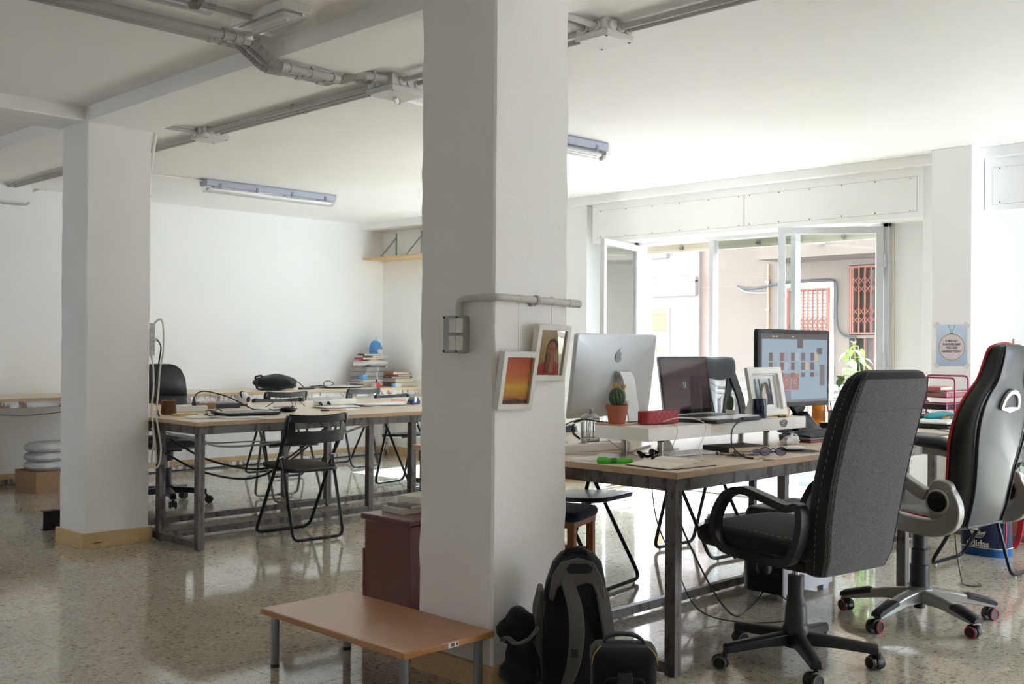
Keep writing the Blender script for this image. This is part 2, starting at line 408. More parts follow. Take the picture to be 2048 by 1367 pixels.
def skirt(p, x0, x1, y0, y1, h):
    t = .017
    mk('skirting_board', MB().bb((x0-t, y0, 0), (x0, y1+t, h)), PINE, p, bevel=.0015)
    mk('skirting_board', MB().bb((x0-t, y0-t, 0), (x1+t, y0-.0005, h)), PINE, p, bevel=.0015)
    mk('skirting_board', MB().bb((x1, y0, 0), (x1+t, y1+t, h)), PINE, p, bevel=.0015)
skirt(pa, 2.615, 3.0, 2.68, 3.075, .088); skirt(pb, 2.715, 3.115, 6.20, 6.55, .088)
bb_ = struct(bpy.data.objects.new('baseboard_back', None)); COL.objects.link(bb_)
xs = [-2, -.1, 1.8, 3.62, 5.5, 6.4, 7.52]
for a, b in zip(xs[:-1], xs[1:]): mk('skirting_board', MB().bb((a+.001, 9.482, 0), (b-.001, 9.5, .088)), PINE, bb_, bevel=.0015)
bw_ = struct(bpy.data.objects.new('baseboard_window', None)); COL.objects.link(bw_)
for x, a, b in ((7.28, 6.28, 6.95), (XI, 8.35, 9.48), (7.07, 2.8, 3.07), (7.28, 3.07, 3.2), (XI, 1.3, 2.78), (XI, 5.95, 6.27)):
    mk('skirting_board', MB().bb((x-.015, a, 0), (x, b, .088)), PINE, bw_, bevel=.0015)

# ---------------------------------------------------------------- windows
GLASS = glassy('window_glass'); CREAMS = M('cream_shutter', '#d9d2bd', .5); WALU = M('white_aluminium', '#d0d1d3', .38, .1)
def sash(parent, w, h, name='sash'):         # built in its own plane, hinge at x=0
    s = mk(name, MB().holed([(0, 0), (w, 0), (w, h), (0, h)], [(.05, .05), (w-.05, .05), (w-.05, h-.05), (.05, h-.05)], (0, .02, 0), (1, 0, 0), (0, 0, 1), .04), WALU, parent, bevel=.004)
    mk('pane', MB().bb((.045, -.003, .045), (w-.045, .003, h-.045)), GLASS, s, smooth_a=0)
    hm = MB()
    for z in (.25, 1.05, h-.25): hm.cyl((-.006, -.03, z-.045), (-.006, -.03, z), .011, n=8).cyl((-.006, -.03, z+.004), (-.006, -.03, z+.045), .009, n=8)
    mk('hinge', hm, WALU, s)
    return s
def window(nm, y0, y1, mull, shutters=True, full=True):
    wn = struct(bpy.data.objects.new(nm, None)); COL.objects.link(wn)
    f = MB().bb((7.48, y0, .0), (7.56, y0+.045, 2.13)).bb((7.48, y1-.045, 0), (7.56, y1, 2.13)).bb((7.48, y0, 2.085), (7.56, y1, 2.13)).bb((7.48, y0, 0), (7.56, y1, .05))
    for m_ in mull: f.bb((7.48, m_-.022, .05), (7.56, m_+.022, 2.085))
    mk('window_frame', f, WALU, wn, bevel=.004)
    if shutters:
        e = [y0+.045]+list(mull)+[y1-.045]
        for a, b in zip(e[:-1], e[1:]):
            s = mk('roller_shutter', MB().bb((7.60, a, 2.03), (7.615, b, 2.13)).bb((7.595, a, 2.02), (7.62, b, 2.045)), CREAMS, wn, bevel=.002)
            mk('stopper', MB().lathe([(.004, -.03), (.017, -.028), (.017, -.008), (.009, 0)], (7.605, (a+b)/2, 2.055), 14, 'X'), BRUSH, s)
    return wn
w1 = window('window_1', 3.56, 5.9, (4.34, 5.10))
mk('pane', MB().bb((7.515, 4.362, .05), (7.521, 5.078, 2.085)), GLASS, w1, smooth_a=0)
sl = sash(w1, .745, 2.03); sl.location = (7.475, 5.862, .06); sl.rotation_euler = (0, 0, math.atan2(5.672-5.862, 6.79-7.475))
sr = sash(w1, .745, 2.03); sr.location = (7.47, 3.60, .06); sr.rotation_euler = (0, 0, math.atan2(4.19-3.60, 7.02-7.47)); sr.scale = (1, -1, 1)
w2 = window('window_2', -.2, 1.3, (.55,)); mk('pane', MB().bb((7.515, -.155, .05), (7.521, 1.255, 2.085)), GLASS, w2, smooth_a=0)
w3 = window('window_3', 6.95, 8.35, (7.65,)); mk('pane', MB().bb((7.515, 7.0, .05), (7.521, 8.3, 2.085)), GLASS, w3, smooth_a=0)
w4 = window('window_added', -2.8, -.8, (-1.8,)); mk('pane', MB().bb((7.515, -2.75, .05), (7.521, -.85, 2.085)), GLASS, w4, smooth_a=0)  # extra window out of view, added to bring more daylight into the room
st = thing('shutter_strap', 'two pale pull cords of the shutter hanging beside the right window jamb', 'cord', (7.5, 3.54, 2.12))
mk('cord', MB().ribbon([(0, .012, 0), (-.003, .004, -.5), (-.004, .002, -1.4)], .006, .0015, (1, 0, 0)), M('strap', '#c9b9a4', .8), st)
mk('cord', MB().ribbon([(0, -.012, 0), (-.003, -.018, -.5), (-.004, -.02, -1.4)], .006, .0015, (1, 0, 0)), M('strap', '#c9b9a4', .8), st)
mk('pulley', MB().box((-.012, 0, .006), (.024, .05, .016)), DARK, st, bevel=.003)

# ---------------------------------------------------------------- outside: balcony, street, facade
def stucco(name, a, b, sc_=130):
    t = NT(name); v = t.coord(); n1 = t.noise(v, sc_, 3, .7); n2 = t.noise(v, .9, 3)
    t.base(t.mix(t.ramp(n2, (.3, 0.0), (.8, .35)), t.mix(t.ramp(n1, (.35, 0.0), (.65, 1.0)), a, b), a)); t.b.inputs['Roughness'].default_value = .9
    t.bump(n1, .6, .006); return t.m
STUC = stucco('beige_stucco', '#6b625b', '#82766d', 90); PINK = stucco('grained_render', '#8b756d', '#b3a49b', 45); OFFW = stucco('white_render', '#75736f', '#838079', 40)
TERRA = M('terracotta_paint', '#8a4c3c', .5); struct(mk('upper_sky_block', MB().bb((-2.2, -3.2, 2.96), (7.79, 16, 22)), stucco('brown_render', '#5d554e', '#70675e', 30), smooth_a=0))  # unseen dark mass overhead, added to keep sky light off the facade opposite
STREET = stucco('street', '#57544f', '#67635d', 20)
struct(mk('street_ground', MB().bb((7.75, -30, -1.3), (40, 40, -1.0)), STREET, smooth_a=0))
struct(mk('balcony_slab', MB().bb((7.72, -6, -.2), (8.5, 12, -.01)), stucco('balcony_tile', '#b9aca0', '#c6bab0', 30), smooth_a=0))
ow = MB()
for a, b in ((8.35, 14), (5.94, 6.95), (1.3, 3.55), (-.8, -.2), (-8, -2.8)): ow.bb((7.75, a, 0), (7.79, b, 3.2))
for a, b in ((6.95, 8.35), (3.55, 5.94), (-.2, 1.3), (-2.8, -.8)): ow.bb((7.75, a, 2.13), (7.79, b, 3.2))
struct(mk('wall_outer', ow, PINK, smooth_a=0))
rl = thing('balcony_railing', 'white metal balcony railing with upright bars outside the open windows', 'railing', (8.4, 0, 0))
WMET = M('white_painted_metal', '#b9babb', .45)
for z, r in ((.868, .022), (.80, .012), (.752, .018), (.06, .014)): mk('rail', MB().bar((0, -1, z), (0, 11, z), .03, r*2), WMET, rl, bevel=.004)
bar0 = None
for k in range(92):
    y = -.9+k*.13
    if y > 11: break
    if bar0 is None: bar0 = mk('baluster', MB().cyl((0, 0, .06), (0, 0, .75), .008, n=8), WMET, rl); bar0.location = (0, y, 0)
    else: o = bar0.copy(); COL.objects.link(o); o.location = (0, y, 0)
XF = 13.0
fa = thing('facade_building', 'beige stucco building across the street with overhang above grilled windows', 'building', (XF, 0, 0))
mk('wall', MB().bb((0, 9.02, -1), (.4, 16, 3.7)).bb((0, 7.68, -1), (.4, 9.02, 3.7)).bb((0, 6.93, 2.08), (.4, 7.68, 3.7)).bb((0, 6.72, -1), (.4, 6.93, 3.7)).bb((0, 5.93, 2.28), (.4, 6.72, 3.7))
   .bb((0, 5.93, 1.335), (.4, 6.72, 1.375)).bb((0, 5.93, -1), (.4, 6.72, .90)).bb((0, -16, -1), (.4, 5.93, 3.7)), STUC, fa, smooth_a=0)
mk('overhang', MB().bb((-.74, -16, 2.355), (0, 7.65, 3.7)), STUC, fa, smooth_a=0)
mk('wall_panel', MB().bb((-.05, 9.03, -1), (0, 9.98, 3.7)), OFFW, fa, bevel=.004)
mk('pilaster', MB().bb((-.09, 9.98, -1), (0, 10.14, 3.7)), PINK, fa, bevel=.004)
jm = MB()
for y in (8.0, 7.3, 6.3): jm.bb((-.002, y-.004, 2.1), (.01, y+.004, 2.355))
jm.bb((-.002, 7.68, 2.062), (.01, 9.02, 2.07)); mk('joint', jm, M('stucco_joint', '#8d7c6e', .9), fa, smooth_a=0)
bx = mk('shutter_case', MB().bb((-.12, 9.05, 1.95), (-.05, 9.98, 2.23)).bb((-.13, 9.05, 2.15), (-.05, 9.98, 2.18)), OFFW, fa, bevel=.006); mk('shutter_case', MB().bb((-.12, 9.57, 2.52), (-.05, 9.98, 2.63)), OFFW, fa, bevel=.006)
wf = mk('window', MB().holed([(9.55, 1.09), (9.99, 1.09), (9.99, 1.79), (9.55, 1.79)], [(9.585, 1.13), (9.97, 1.13), (9.97, 1.785), (9.585, 1.785)], (-.085, 0, 0), (0, 1, 0), (0, 0, 1), .04), M('white_window_trim', '#b5b3af', .5), fa, bevel=.003)
OR = M('orange_slat', '#b07e45', .55); ORW = M('orange_wood', '#8f5436', .5)
bl = MB().bb((-.075, 9.585, 1.70), (-.06, 9.97, 1.785))
mk('blind_box', bl, OR, wf, bevel=.003)
for k in range(10):
    z = 1.69-.0235*k; mk('blind_slat', MB().bb((-.072, 9.585, z-.021), (-.062, 9.97, z)), OR, wf, bevel=.004)
mk('casement', MB().holed([(9.585, 1.13), (9.97, 1.13), (9.97, 1.46), (9.585, 1.46)], [(9.62, 1.18), (9.89, 1.18), (9.89, 1.44), (9.62, 1.44)], (-.06, 0, 0), (0, 1, 0), (0, 0, 1), .02), ORW, wf, bevel=.002)
mk('pane', MB().bb((-.055, 9.6, 1.15), (-.05, 9.9, 1.45)), M('pale_curtain', '#d6d5d2', .7), wf, smooth_a=0)
def grille(y0, y1, z0, z1, n, label_x):
    g = thing('window_grille', label_x, 'grille', (XF-.035, 0, 0))
    mk('grille_frame', MB().holed([(y0, z0), (y1, z0), (y1, z1), (y0, z1)], [(y0+.025, z0+.025), (y1-.025, z0+.025), (y1-.025, z1-.025), (y0+.025, z1-.025)], (0, 0, 0), (0, 1, 0), (0, 0, 1), .03), TERRA, g, bevel=.002)
    for k in range(n):
        y = y0+(y1-y0)*(k+.5)/n; mk('grille_bar', MB().bb((.005, y-.008, z0+.02), (.02, y+.008, z1-.02)), TERRA, g, smooth_a=0)
    d = (y1-y0)/n; la = MB(); h = z1-z0
    for zc in (z0+h*.27, z0+h*.72):
        for k in range(n):
            y = y0+d*(k+.5)
            for dz in (-.055, .055):
                if k < n-1:
                    la.bar((0, y, zc+dz-.05), (0, y+d, zc+dz+.05), .006, .012, (1, 0, 0)); la.bar((0, y, zc+dz+.05), (0, y+d, zc+dz-.05), .006, .012, (1, 0, 0))
    mk('lattice', la, TERRA, g, smooth_a=0)
dr = thing('facade_door', 'white framed glazed door behind a grille in the facade across the street', 'door', (XF, 0, 0))
mk('door_frame', MB().holed([(6.93, -.9), (7.68, -.9), (7.68, 2.08), (6.93, 2.08)], [(6.99, -.85), (7.62, -.85), (7.62, 2.01), (6.99, 2.01)], (-.02, 0, 0), (0, 1, 0), (0, 0, 1), .12), M('white_window_trim', '#e6e4e0', .5), dr, bevel=.004)
mk('pane', MB().bb((.12, 6.99, -.85), (.13, 7.62, 2.01)), M('pane_reflection', '#8fa0ab', .08, .3), dr, smooth_a=0)
sl_ = MB()
for k in range(40): sl_.box((.10, 7.30, .2+k*.045), (.004, .62, .034), 0, 0, R(25))
o = mk('blind', sl_, M('pale_blind', '#d0cdc6', .6), dr, smooth_a=0)
grille(6.99, 7.62, .2, 2.0, 9, 'terracotta folding grille in front of the white framed door across the street')
grille(5.95, 6.70, 1.385, 2.268, 9, 'terracotta folding grille over the dark window across the street')
dw = thing('facade_window', 'dark recessed window behind the right terracotta grille across the street', 'window', (XF, 0, 0))
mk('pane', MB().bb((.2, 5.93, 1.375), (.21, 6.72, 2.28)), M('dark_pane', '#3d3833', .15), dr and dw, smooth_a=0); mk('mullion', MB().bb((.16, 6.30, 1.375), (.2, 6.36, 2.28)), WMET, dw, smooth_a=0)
lw = thing('basement_window', 'low barred window with white sill below the dark grilled window across the street', 'window', (XF, 0, 0))
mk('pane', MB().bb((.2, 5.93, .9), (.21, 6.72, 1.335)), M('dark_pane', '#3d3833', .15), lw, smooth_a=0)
mk('sill', MB().bb((-.05, 5.9, .86), (.1, 6.75, .905)), WMET, lw, bevel=.003)
for k in range(6): mk('window_bar', MB().cyl((.03, 6.0+.13*k, .9), (.03, 6.0+.13*k, 1.335), .008, n=6), TERRA, lw)
cb = thing('facade_cable', 'grey cable run looping over the white framed door across the street', 'cable', (XF, 0, 0))
mk('cable', MB().tube([(-.03, 8.40, 2.065), (-.03, 8.26, 2.025), (-.03, 8.02, 2.03), (-.03, 7.71, 2.08), (-.03, 7.3, 2.10), (-.03, 6.93, 2.085), (-.03, 6.88, 1.92), (-.03, 6.885, 1.63), (-.03, 6.85, 1.44), (-.03, 6.75, 1.36), (-.03, 6.61, 1.34)], .014, 8, sub=4), M('cable_grey', '#3f4348', .7), cb)
mk('cable', MB().tube([(-.03, 8.40, 2.06), (-.03, 8.25, 1.98), (-.03, 7.93, 1.955)], .007, 6, sub=4), CREAM, cb)
pp = thing('facade_pipe', 'thin terracotta pipe on the beige facade left of the door', 'pipe', (XF, 0, 0))
mk('pipe', MB().cyl((-.02, 7.91, .5), (-.02, 7.91, 2.355), .014, n=8), M('pipe_clay', '#c08a6c', .6), pp); mk('clip', MB().bb((-.04, 7.885, 1.72), (0, 7.935, 1.74)).bb((-.04, 7.885, 2.1), (0, 7.935, 2.12)), BRUSH, pp)
fl_ = thing('facade_lamp', 'small white wedge lamp on the facade above the overhang across the street', 'lamp', (XF-.74, 0, 0))
mk('housing', MB().prism([(6.66, 2.50), (6.78, 2.50), (6.75, 2.56), (6.68, 2.56)], (-.07, 0, 0), (0, 1, 0), (0, 0, 1), .07), WMET, fl_, bevel=.004)
# ---------------------------------------------------------------- ceiling services
def pipes(nm, label, runs, r, clips=(), m=CONDUIT, group=None):
    t = thing(nm, label, 'conduit', (0, 0, 0), 0, group)
    for p in runs: mk('pipe', MB().tube(p, r, 10), m, t)
    for c, d in clips:                       # saddle clip at c, run direction d
        c = Vector(c); a, u = frame(d); q = MB(); d = Vector(d).normalized()
        q.loft([[c+d*s_*.009+a*math.cos(k*.524)*(r+.004)+u*math.sin(k*.524)*(r+.004) for k in range(12)] for s_ in (-1, 1)])
        q.box(c+Vector((0, 0, .025)), (.016, .016, .03)); mk('clip', q, M('clip_plastic', '#b3b1ac', .5), t, bevel=.001)
    return t
def jbox(nm, label, x0, x1, y0, y1, z0, z1, glands, m=BOXG):
    t = thing(nm, label, 'junction box', ((x0+x1)/2, (y0+y1)/2, z0), 0, 'grey junction boxes on the ceiling conduit'); hx, hy, h = (x1-x0)/2, (y1-y0)/2, z1-z0
    mk('body', MB().bb((-hx+.006, -hy+.006, .03), (hx-.006, hy-.006, h)), m, t, bevel=.004)
    mk('lid', MB().bb((-hx, -hy, 0), (hx, hy, .029)), m, t, bevel=.006)
    s = MB()
    for a in (-1, 1):
        for b in (-1, 1): s.cyl((a*(hx-.014), b*(hy-.014), -.002), (a*(hx-.014), b*(hy-.014), .004), .006, n=8)
    mk('lid_screw', s, DARK, t)
    for k, (p, d) in enumerate(glands):
        p = Vector(p); d = Vector(d); mk('gland', MB().cyl(p, p+d*.012, .024, .021, 14), m, t, bevel=.002)
# three pipes over the left bay, along X, dropping under the beam
Y3 = (4.195, 4.262, 4.318)
PZ = 2.552
fl3 = thing('ceiling_conduit', 'three grey pipes crossing the left ceiling bay and dropping in ribbed hoses under the beam', 'conduit')
def ribbed(pts, r, n=60):
    q = smooth(pts, 14); L = len(q)-1
    m = MB(); return m.tube([resample(q, i/(n*2)) for i in range(n*2+1)], lambda t: r*(1.10 if int(round(t*n*2)) % 2 else .84), 12)
def resample(q, t):
    d = [0]
    for a, b in zip(q[:-1], q[1:]): d.append(d[-1]+(b-a).length)
    x = t*d[-1]
    for i in range(len(d)-1):
        if x <= d[i+1]+1e-9: return q[i].lerp(q[i+1], (x-d[i])/max(1e-9, d[i+1]-d[i]))
    return q[-1]
for y, r in zip(Y3, (.0185, .0125, .0125)):
    z1 = 2.58-r-.012; z2 = 2.497-r-.012; z3 = 2.53-r-.01; e = (y-4.26)
    mk('pipe', MB().cyl((-1.5, y, z1), (2.53, y, z1), r, n=12), CONDUIT, fl3)
    mk('pipe', MB().cyl((2.76, y, z2), (3.05, y, z2), r, n=12), CONDUIT, fl3)
    mk('pipe', MB().cyl((3.17, y-.035, z3), (3.29, y-.06, z3), r, n=12), CONDUIT, fl3)
    mk('ribbed_hose', ribbed([(2.52, y, z1), (2.575, y, z1-.004), (2.64, y, (z1+z2)/2), (2.705, y, z2+.004), (2.765, y, z2)], r*1.05, 34), M('ribbed_grey', '#bcbbb6', .5), fl3)
    mk('ribbed_hose', ribbed([(3.04, y, z2), (3.075, y, z2), (3.11, y-.012, (z2+z3)/2), (3.145, y-.03, z3), (3.18, y-.036, z3)], r*1.05, 22), M('ribbed_grey', '#bcbbb6', .5), fl3)
    for x, z in ((2.505, z1), (2.545, z1), (2.745, z2), (2.79, z2), (3.03, z2)): mk('coupling', MB().cyl((x-.018, y, z), (x+.018, y, z), r+.0045, n=12), CONDUIT, fl3)
    for x, z in ((2.44, z1), (2.90, z2), (3.225, z3)):
        yy = y-.045 if x > 3.2 else y
        mk('clip', MB().cyl((x-.009, yy, z), (x+.009, yy, z), r+.004, n=12).box((x, yy, z+r+.008), (.014, .014, .016)), M('clip_plastic', '#b3b1ac', .5), fl3)
jbox('junction_box', 'large grey junction box on the beam edge touching the near pillar, left of it', 3.29, 3.52, 4.09, 4.30, 2.445, 2.53, [((-.109, y-.22, .05), (-1, 0, 0)) for y in (.18, .22, .26)]+[((x, -.099, .05), (0, -1, 0)) for x in (-.05, 0, .05)]+[((x, .099, .05), (0, 1, 0)) for x in (-.05, 0, .05)])
jbox('junction_box', 'small grey junction box at the top right corner of the far pillar', 3.335, 3.50, 5.95, 6.13, 2.465, 2.53, [((x, -.084, .04), (0, -1, 0)) for x in (-.04, 0, .04)]+[((-.077, y, .04), (-1, 0, 0)) for y in (-.03, .03)])
jbox('junction_box', 'grey junction box with a shiny lid right of the near pillar top', 3.325, 3.50, 2.77, 2.945, 2.455, 2.53, [((x, -.082, .045), (0, -1, 0)) for x in (-.05, 0, .05)]+[((-.082, y, .045), (-1, 0, 0)) for y in (-.03, .035)])
zz = 2.505
pipes('ceiling_conduit', 'three parallel grey pipes along the beam between the two left junction boxes', [[(x, 4.30, zz), (x, 5.95, zz)] for x in (3.36, 3.405, 3.445)], .0125, [((x, 5.05, zz), (0, 1, 0)) for x in (3.36, 3.405, 3.445)])
pipes('ceiling_conduit', 'grey pipes running from the far pillar junction box to the back wall', [[(x, 6.13, zz), (x, 9.49, zz)] for x in (3.40, 3.45)], .0125, [((3.4, 7.2, zz), (0, 1, 0))])
pipes('ceiling_conduit', 'short grey pipe from the small junction box over the far pillar', [[(3.335, 6.04, zz), (3.125, 6.04, zz)]], .0125)
pipes('ceiling_conduit', 'two grey pipes running from the right junction box to the upper picture edge', [[(x, 2.77, 2.50), (x, -.5, 2.50)] for x in (3.41, 3.46)], .0135, [((3.41, 1.1, 2.5), (0, 1, 0))])
pipes('ceiling_conduit', 'two short grey pipes joining the near pillar top and the right junction box', [[(3.325, y, 2.50), (3.0, y, 2.50)] for y in (2.825, 2.89)], .0135)
pipes('ceiling_conduit', 'pair of grey pipes behind the near pillar between two junction boxes', [[(x, 2.945, 2.50), (x, 4.09, 2.50)] for x in (3.36, 3.45)], .0125)
pipes('ceiling_conduit', 'white pipe under the big junction box running towards the right tube lamp', [[(3.40, 4.20, 2.44), (3.45, 4.25, 2.432), (3.52, 4.30, 2.47), (4.18, 4.52, 2.512)]], .0115, [((3.47, 4.26, 2.44), (.5, .3, 0))], WHITE)
pipes('ceiling_conduit', 'thin white pipe from behind the far pillar to the left end of the tube lamp', [[(3.45, 7.86, 2.515), (4.41, 7.87, 2.515)]], .009, [], WHITE)
pipes('wall_conduit', 'thin grey pipe bending round the boxed beam end on the back wall at left', [fillet([(-1.9, 9.20, 2.352), (3.52, 9.22, 2.352), (3.63, 9.44, 2.40), (3.66, 9.465, 2.50), (3.72, 9.465, 2.535), (4.3, 9.465, 2.6)], .08)], .009, [((3.78, 9.465, 2.54), (1, 0, .1))])
pipes('wall_conduit', 'white pipe running down the right edge of the far pillar', [fillet([(3.135, 6.19, 2.49), (3.135, 6.21, 2.40), (3.128, 6.25, 2.2), (3.128, 6.25, 1.35)], .05)], .009, [((3.125, 6.25, 2.11), (0, 0, 1)), ((3.125, 6.25, 1.66), (0, 0, 1))], WHITE)
pipes('ceiling_conduit', 'short grey pipe ending at the emergency light on the left ceiling bay', [[(2.05, 3.93, 2.565), (2.46, 3.90, 2.55)], ], .0125)
# tube lamps
TUBEP = glassy('clear_cover', (.96, .96, .97, 1), .05)
def tube_lamp(label, x0, x1, y, z, ends=True):
    L = x1-x0; t = thing('tube_lamp', label, 'ceiling light', (x0, y, z), 0, 'waterproof tube lamps on the ceiling')
    mk('housing', MB().prism([(-.055, -.055), (-.06, -.015), (-.05, 0), (.05, 0), (.06, -.015), (.055, -.055)], (0, 0, 0), (0, 1, 0), (0, 0, 1), L), M('lamp_grey', '#aab0bf', .45), t, bevel=.003)
    mk('cover', MB().prism([(-.05, -.056), (.05, -.056), (.046, -.085), (.03, -.103), (-.03, -.103), (-.046, -.085)], (.01, 0, 0), (0, 1, 0), (0, 0, 1), L-.02), TUBEP, t, bevel=.004)
    for s in (-.022, .022): mk('tube', MB().cyl((.04, s, -.078), (L-.04, s, -.078), .0125, n=10), M('tube_white', '#f4f4f2', .3), t)
    cl = MB()
    for k in range(4):
        for s in (-1, 1): cl.box((.12+(L-.24)*k/3, s*.06, -.05), (.022, .012, .04))
    mk('latch', cl, M('latch_grey', '#8f94a0', .4), t, bevel=.002)
    if ends: mk('end_block', MB().bb((L+.0, -.035, -.075), (L+.06, .035, -.005)).cyl((L-.01, 0, -.095), (L+.035, 0, -.095), .018, n=10), WHITE, t, bevel=.003)
tube_lamp('grey and clear tube lamp hanging over the back left desk area', 4.393, 5.66, 7.86, 2.53, False)
tube_lamp('grey and clear tube lamp with white end block right of the near pillar', 4.19, 5.42, 4.55, 2.53)
t = thing('tube_lamp', 'round ended clear tube lamp cut by the top edge of the picture', 'ceiling light', (.88, 3.775, 2.58), 0, 'waterproof tube lamps on the ceiling')
mk('housing', MB().bb((0, -.05, -.035), (1.22, .05, 0)), M('lamp_grey', '#aab0bf', .45), t, bevel=.006)
mk('cover', MB().tube([(0, 0, -.055), (.02, 0, -.055), (1.2, 0, -.055), (1.25, 0, -.055), (1.265, 0, -.055)], lambda q: .05 if .005 < q < .9 else .035, 14), TUBEP, t)
for s in (-.02, .02): mk('tube', MB().cyl((.05, s, -.05), (1.18, s, -.05), .0125, n=10), M('tube_white', '#f4f4f2', .3), t)
mk('cap', MB().lathe([(.0, 1.18), (.045, 1.18), (.045, 1.20), (.03, 1.215), (0, 1.22)], (0, 0, -.05), 16, 'X'), BRUSH, t)
t = thing('emergency_light', 'white emergency light with clear ribbed cover on the left ceiling bay', 'ceiling light', (2.46, 3.865, 2.58))
mk('housing', MB().loft([[(-.07+i, -.2+i, z), (.07-i, -.2+i, z), (.07-i, .2-i, z), (-.07+i, .2-i, z)] for z, i in ((0, 0), (-.035, .004))]), WHITE, t, bevel=.004)
mk('cover', MB().loft([[(-.07+i, -.2+i*1.5, z), (.07-i, -.2+i*1.5, z), (.07-i, .2-i*1.5, z), (-.07+i, .2-i*1.5, z)] for z, i in ((-.036, .003), (-.062, .012), (-.085, .034))]), TUBEP, t, bevel=.008)
mk('tube', MB().cyl((0, -.13, -.055), (0, .13, -.055), .008, n=8), M('tube_white', '#f4f4f2', .3), t); mk('reflector', MB().bb((-.045, -.17, -.042), (.045, .17, -.037)), M('reflector', '#e2e2e0', .4), t)

# ---------------------------------------------------------------- near pillar fittings
t = thing('switch_box', 'grey surface switch box with four white rockers on the near pillar', 'switch', (2.615, 2.842, 1.241))
mk('box', MB().bb((-.058, -.039, -.066), (0, .039, .066)), M('switch_grey', '#a9aca6', .45), t, bevel=.005, seg=3)
for z in (.031, -.031):
    for y in (-.0165, .0165): mk('rocker', MB().prism([(-.025, -.005), (.025, -.005), (.025, .006), (0, .003), (-.025, .004)], (-.058, y-.015, z), (0, 0, 1), (-1, 0, 0), .03), M('rocker_white', '#dedbd0', .35), t, bevel=.001)
s = MB(); kn = MB()
for a in (-1, 1):
    for b in (-1, 1): s.cyl((-.061, a*.033, b*.060), (-.056, a*.033, b*.060), .004, n=8)
for z in (.035, 0, -.035): kn.lathe([(.010, 0), (.012, -.0012), (.013, 0)], (-.028, -.0385, z), 16, 'Y')
mk('screw', s, DARK, t); mk('knockout', kn, M('switch_grey', '#a9aca6', .45), t)
t = thing('wall_conduit', 'grey pipe rising from the switch box and bending round the near pillar corner', 'conduit')
mk('pipe', MB().tube(fillet([(2.592, 2.835, 1.30), (2.592, 2.835, 1.366), (2.592, 2.66, 1.372), (3.035, 2.66, 1.360)], .055, 7), .013, 12), M('conduit_beige', '#cbc8c1', .45), t)
mk('coupling', MB().cyl((2.98, 2.66, 1.3615), (3.04, 2.66, 1.360), .0155, n=12), M('conduit_beige', '#cbc8c1', .45), t)
mk('clip', MB().cyl((2.80, 2.66, 1.3665), (2.815, 2.66, 1.3662), .0175, n=12).box((2.8, 2.672, 1.35), (.02, .016, .012)), M('clip_plastic', '#b3b1ac', .5), t, bevel=.001)
def ramp_mat(name, stops, nscale=4, namp=.25):
    q = NT(name); c = q.n('ShaderNodeTexCoord'); sp = q.n('ShaderNodeSeparateXYZ'); q.l(c.outputs['Generated'], sp.inputs[0])
    n1 = q.noise(q.coord('Generated', (1.5, 1.5, 4)), nscale, 4); ma = q.n('ShaderNodeMath', operation='MULTIPLY_ADD'); ma.inputs[1].default_value = namp; q.l(n1, ma.inputs[0])
    sb = q.n('ShaderNodeMath', operation='SUBTRACT'); sb.inputs[1].default_value = namp/2; q.l(sp.outputs[2], sb.inputs[0]); q.l(sb.outputs[0], ma.inputs[2])
    q.base(q.ramp(ma.outputs[0], *stops)); q.b.inputs['Roughness'].default_value = .35; return q.m
def hung_frame(label, x, ztop, wd, ht, tilt, picm, extra=None):
    # origin at the upper middle of the back; hangs on a string and leans forward with its foot on the pillar
    th = R(9)
    t = thing('picture_frame', label, 'picture', (x, 2.644, ztop), 0, 'white framed pictures hung on the near pillar'); t.rotation_euler = (th, R(tilt), 0)
    b = .0195
    FR = M('frame_white', '#e4e0d8', .4)
    mk('moulding', MB().holed([(-wd/2, -ht), (wd/2, -ht), (wd/2, 0), (-wd/2, 0)], [(-wd/2+b, -ht+b), (wd/2-b, -ht+b), (wd/2-b, -b), (-wd/2+b, -b)], (0, 0, 0), (1, 0, 0), (0, 0, 1), .026), FR, t, bevel=.0015)
    mk('print', MB().bb((-wd/2+b-.002, -.014, -ht+b-.002), (wd/2-b+.002, -.010, -b+.002)), picm, t, smooth_a=0)
    if extra: extra(t)
    mk('pane', MB().bb((-wd/2+b, -.0195, -ht+b), (wd/2-b, -.0185, -b)), glassy('frame_glass', (1, 1, 1, 1), .03), t, smooth_a=0)
    L = 1.352-ztop
    mk('string', MB().tube([(0, -.004, -.004), (0, L*math.sin(th), L*math.cos(th))], .0006, 5), M('string_pink', '#c9a99a', .8), t)
    c = Vector((0, (1.366-ztop)*math.sin(th), (1.366-ztop)*math.cos(th)))
    mk('string_loop', MB().tube([c+Vector((.002*math.cos(a_), .015*math.cos(a_), .015*math.sin(a_))) for a_ in [k*.45 for k in range(14)]], .0007, 5, closed=True), M('string_pink', '#c9a99a', .8), t)
    return t
hung_frame('white frame with an orange and yellow sunset sky, lower of two on the pillar', 2.697, 1.184, .173, .206, 1.2,
    ramp_mat('sunset_print', ((0, '#7a4a30'), (.08, '#5d4430'), (.12, '#c8703f'), (.2, '#dd9a2d'), (.38, '#f0c23c'), (.46, '#eb9a35'), (.6, '#e07a36'), (1, '#c9502c')), 3, .22))
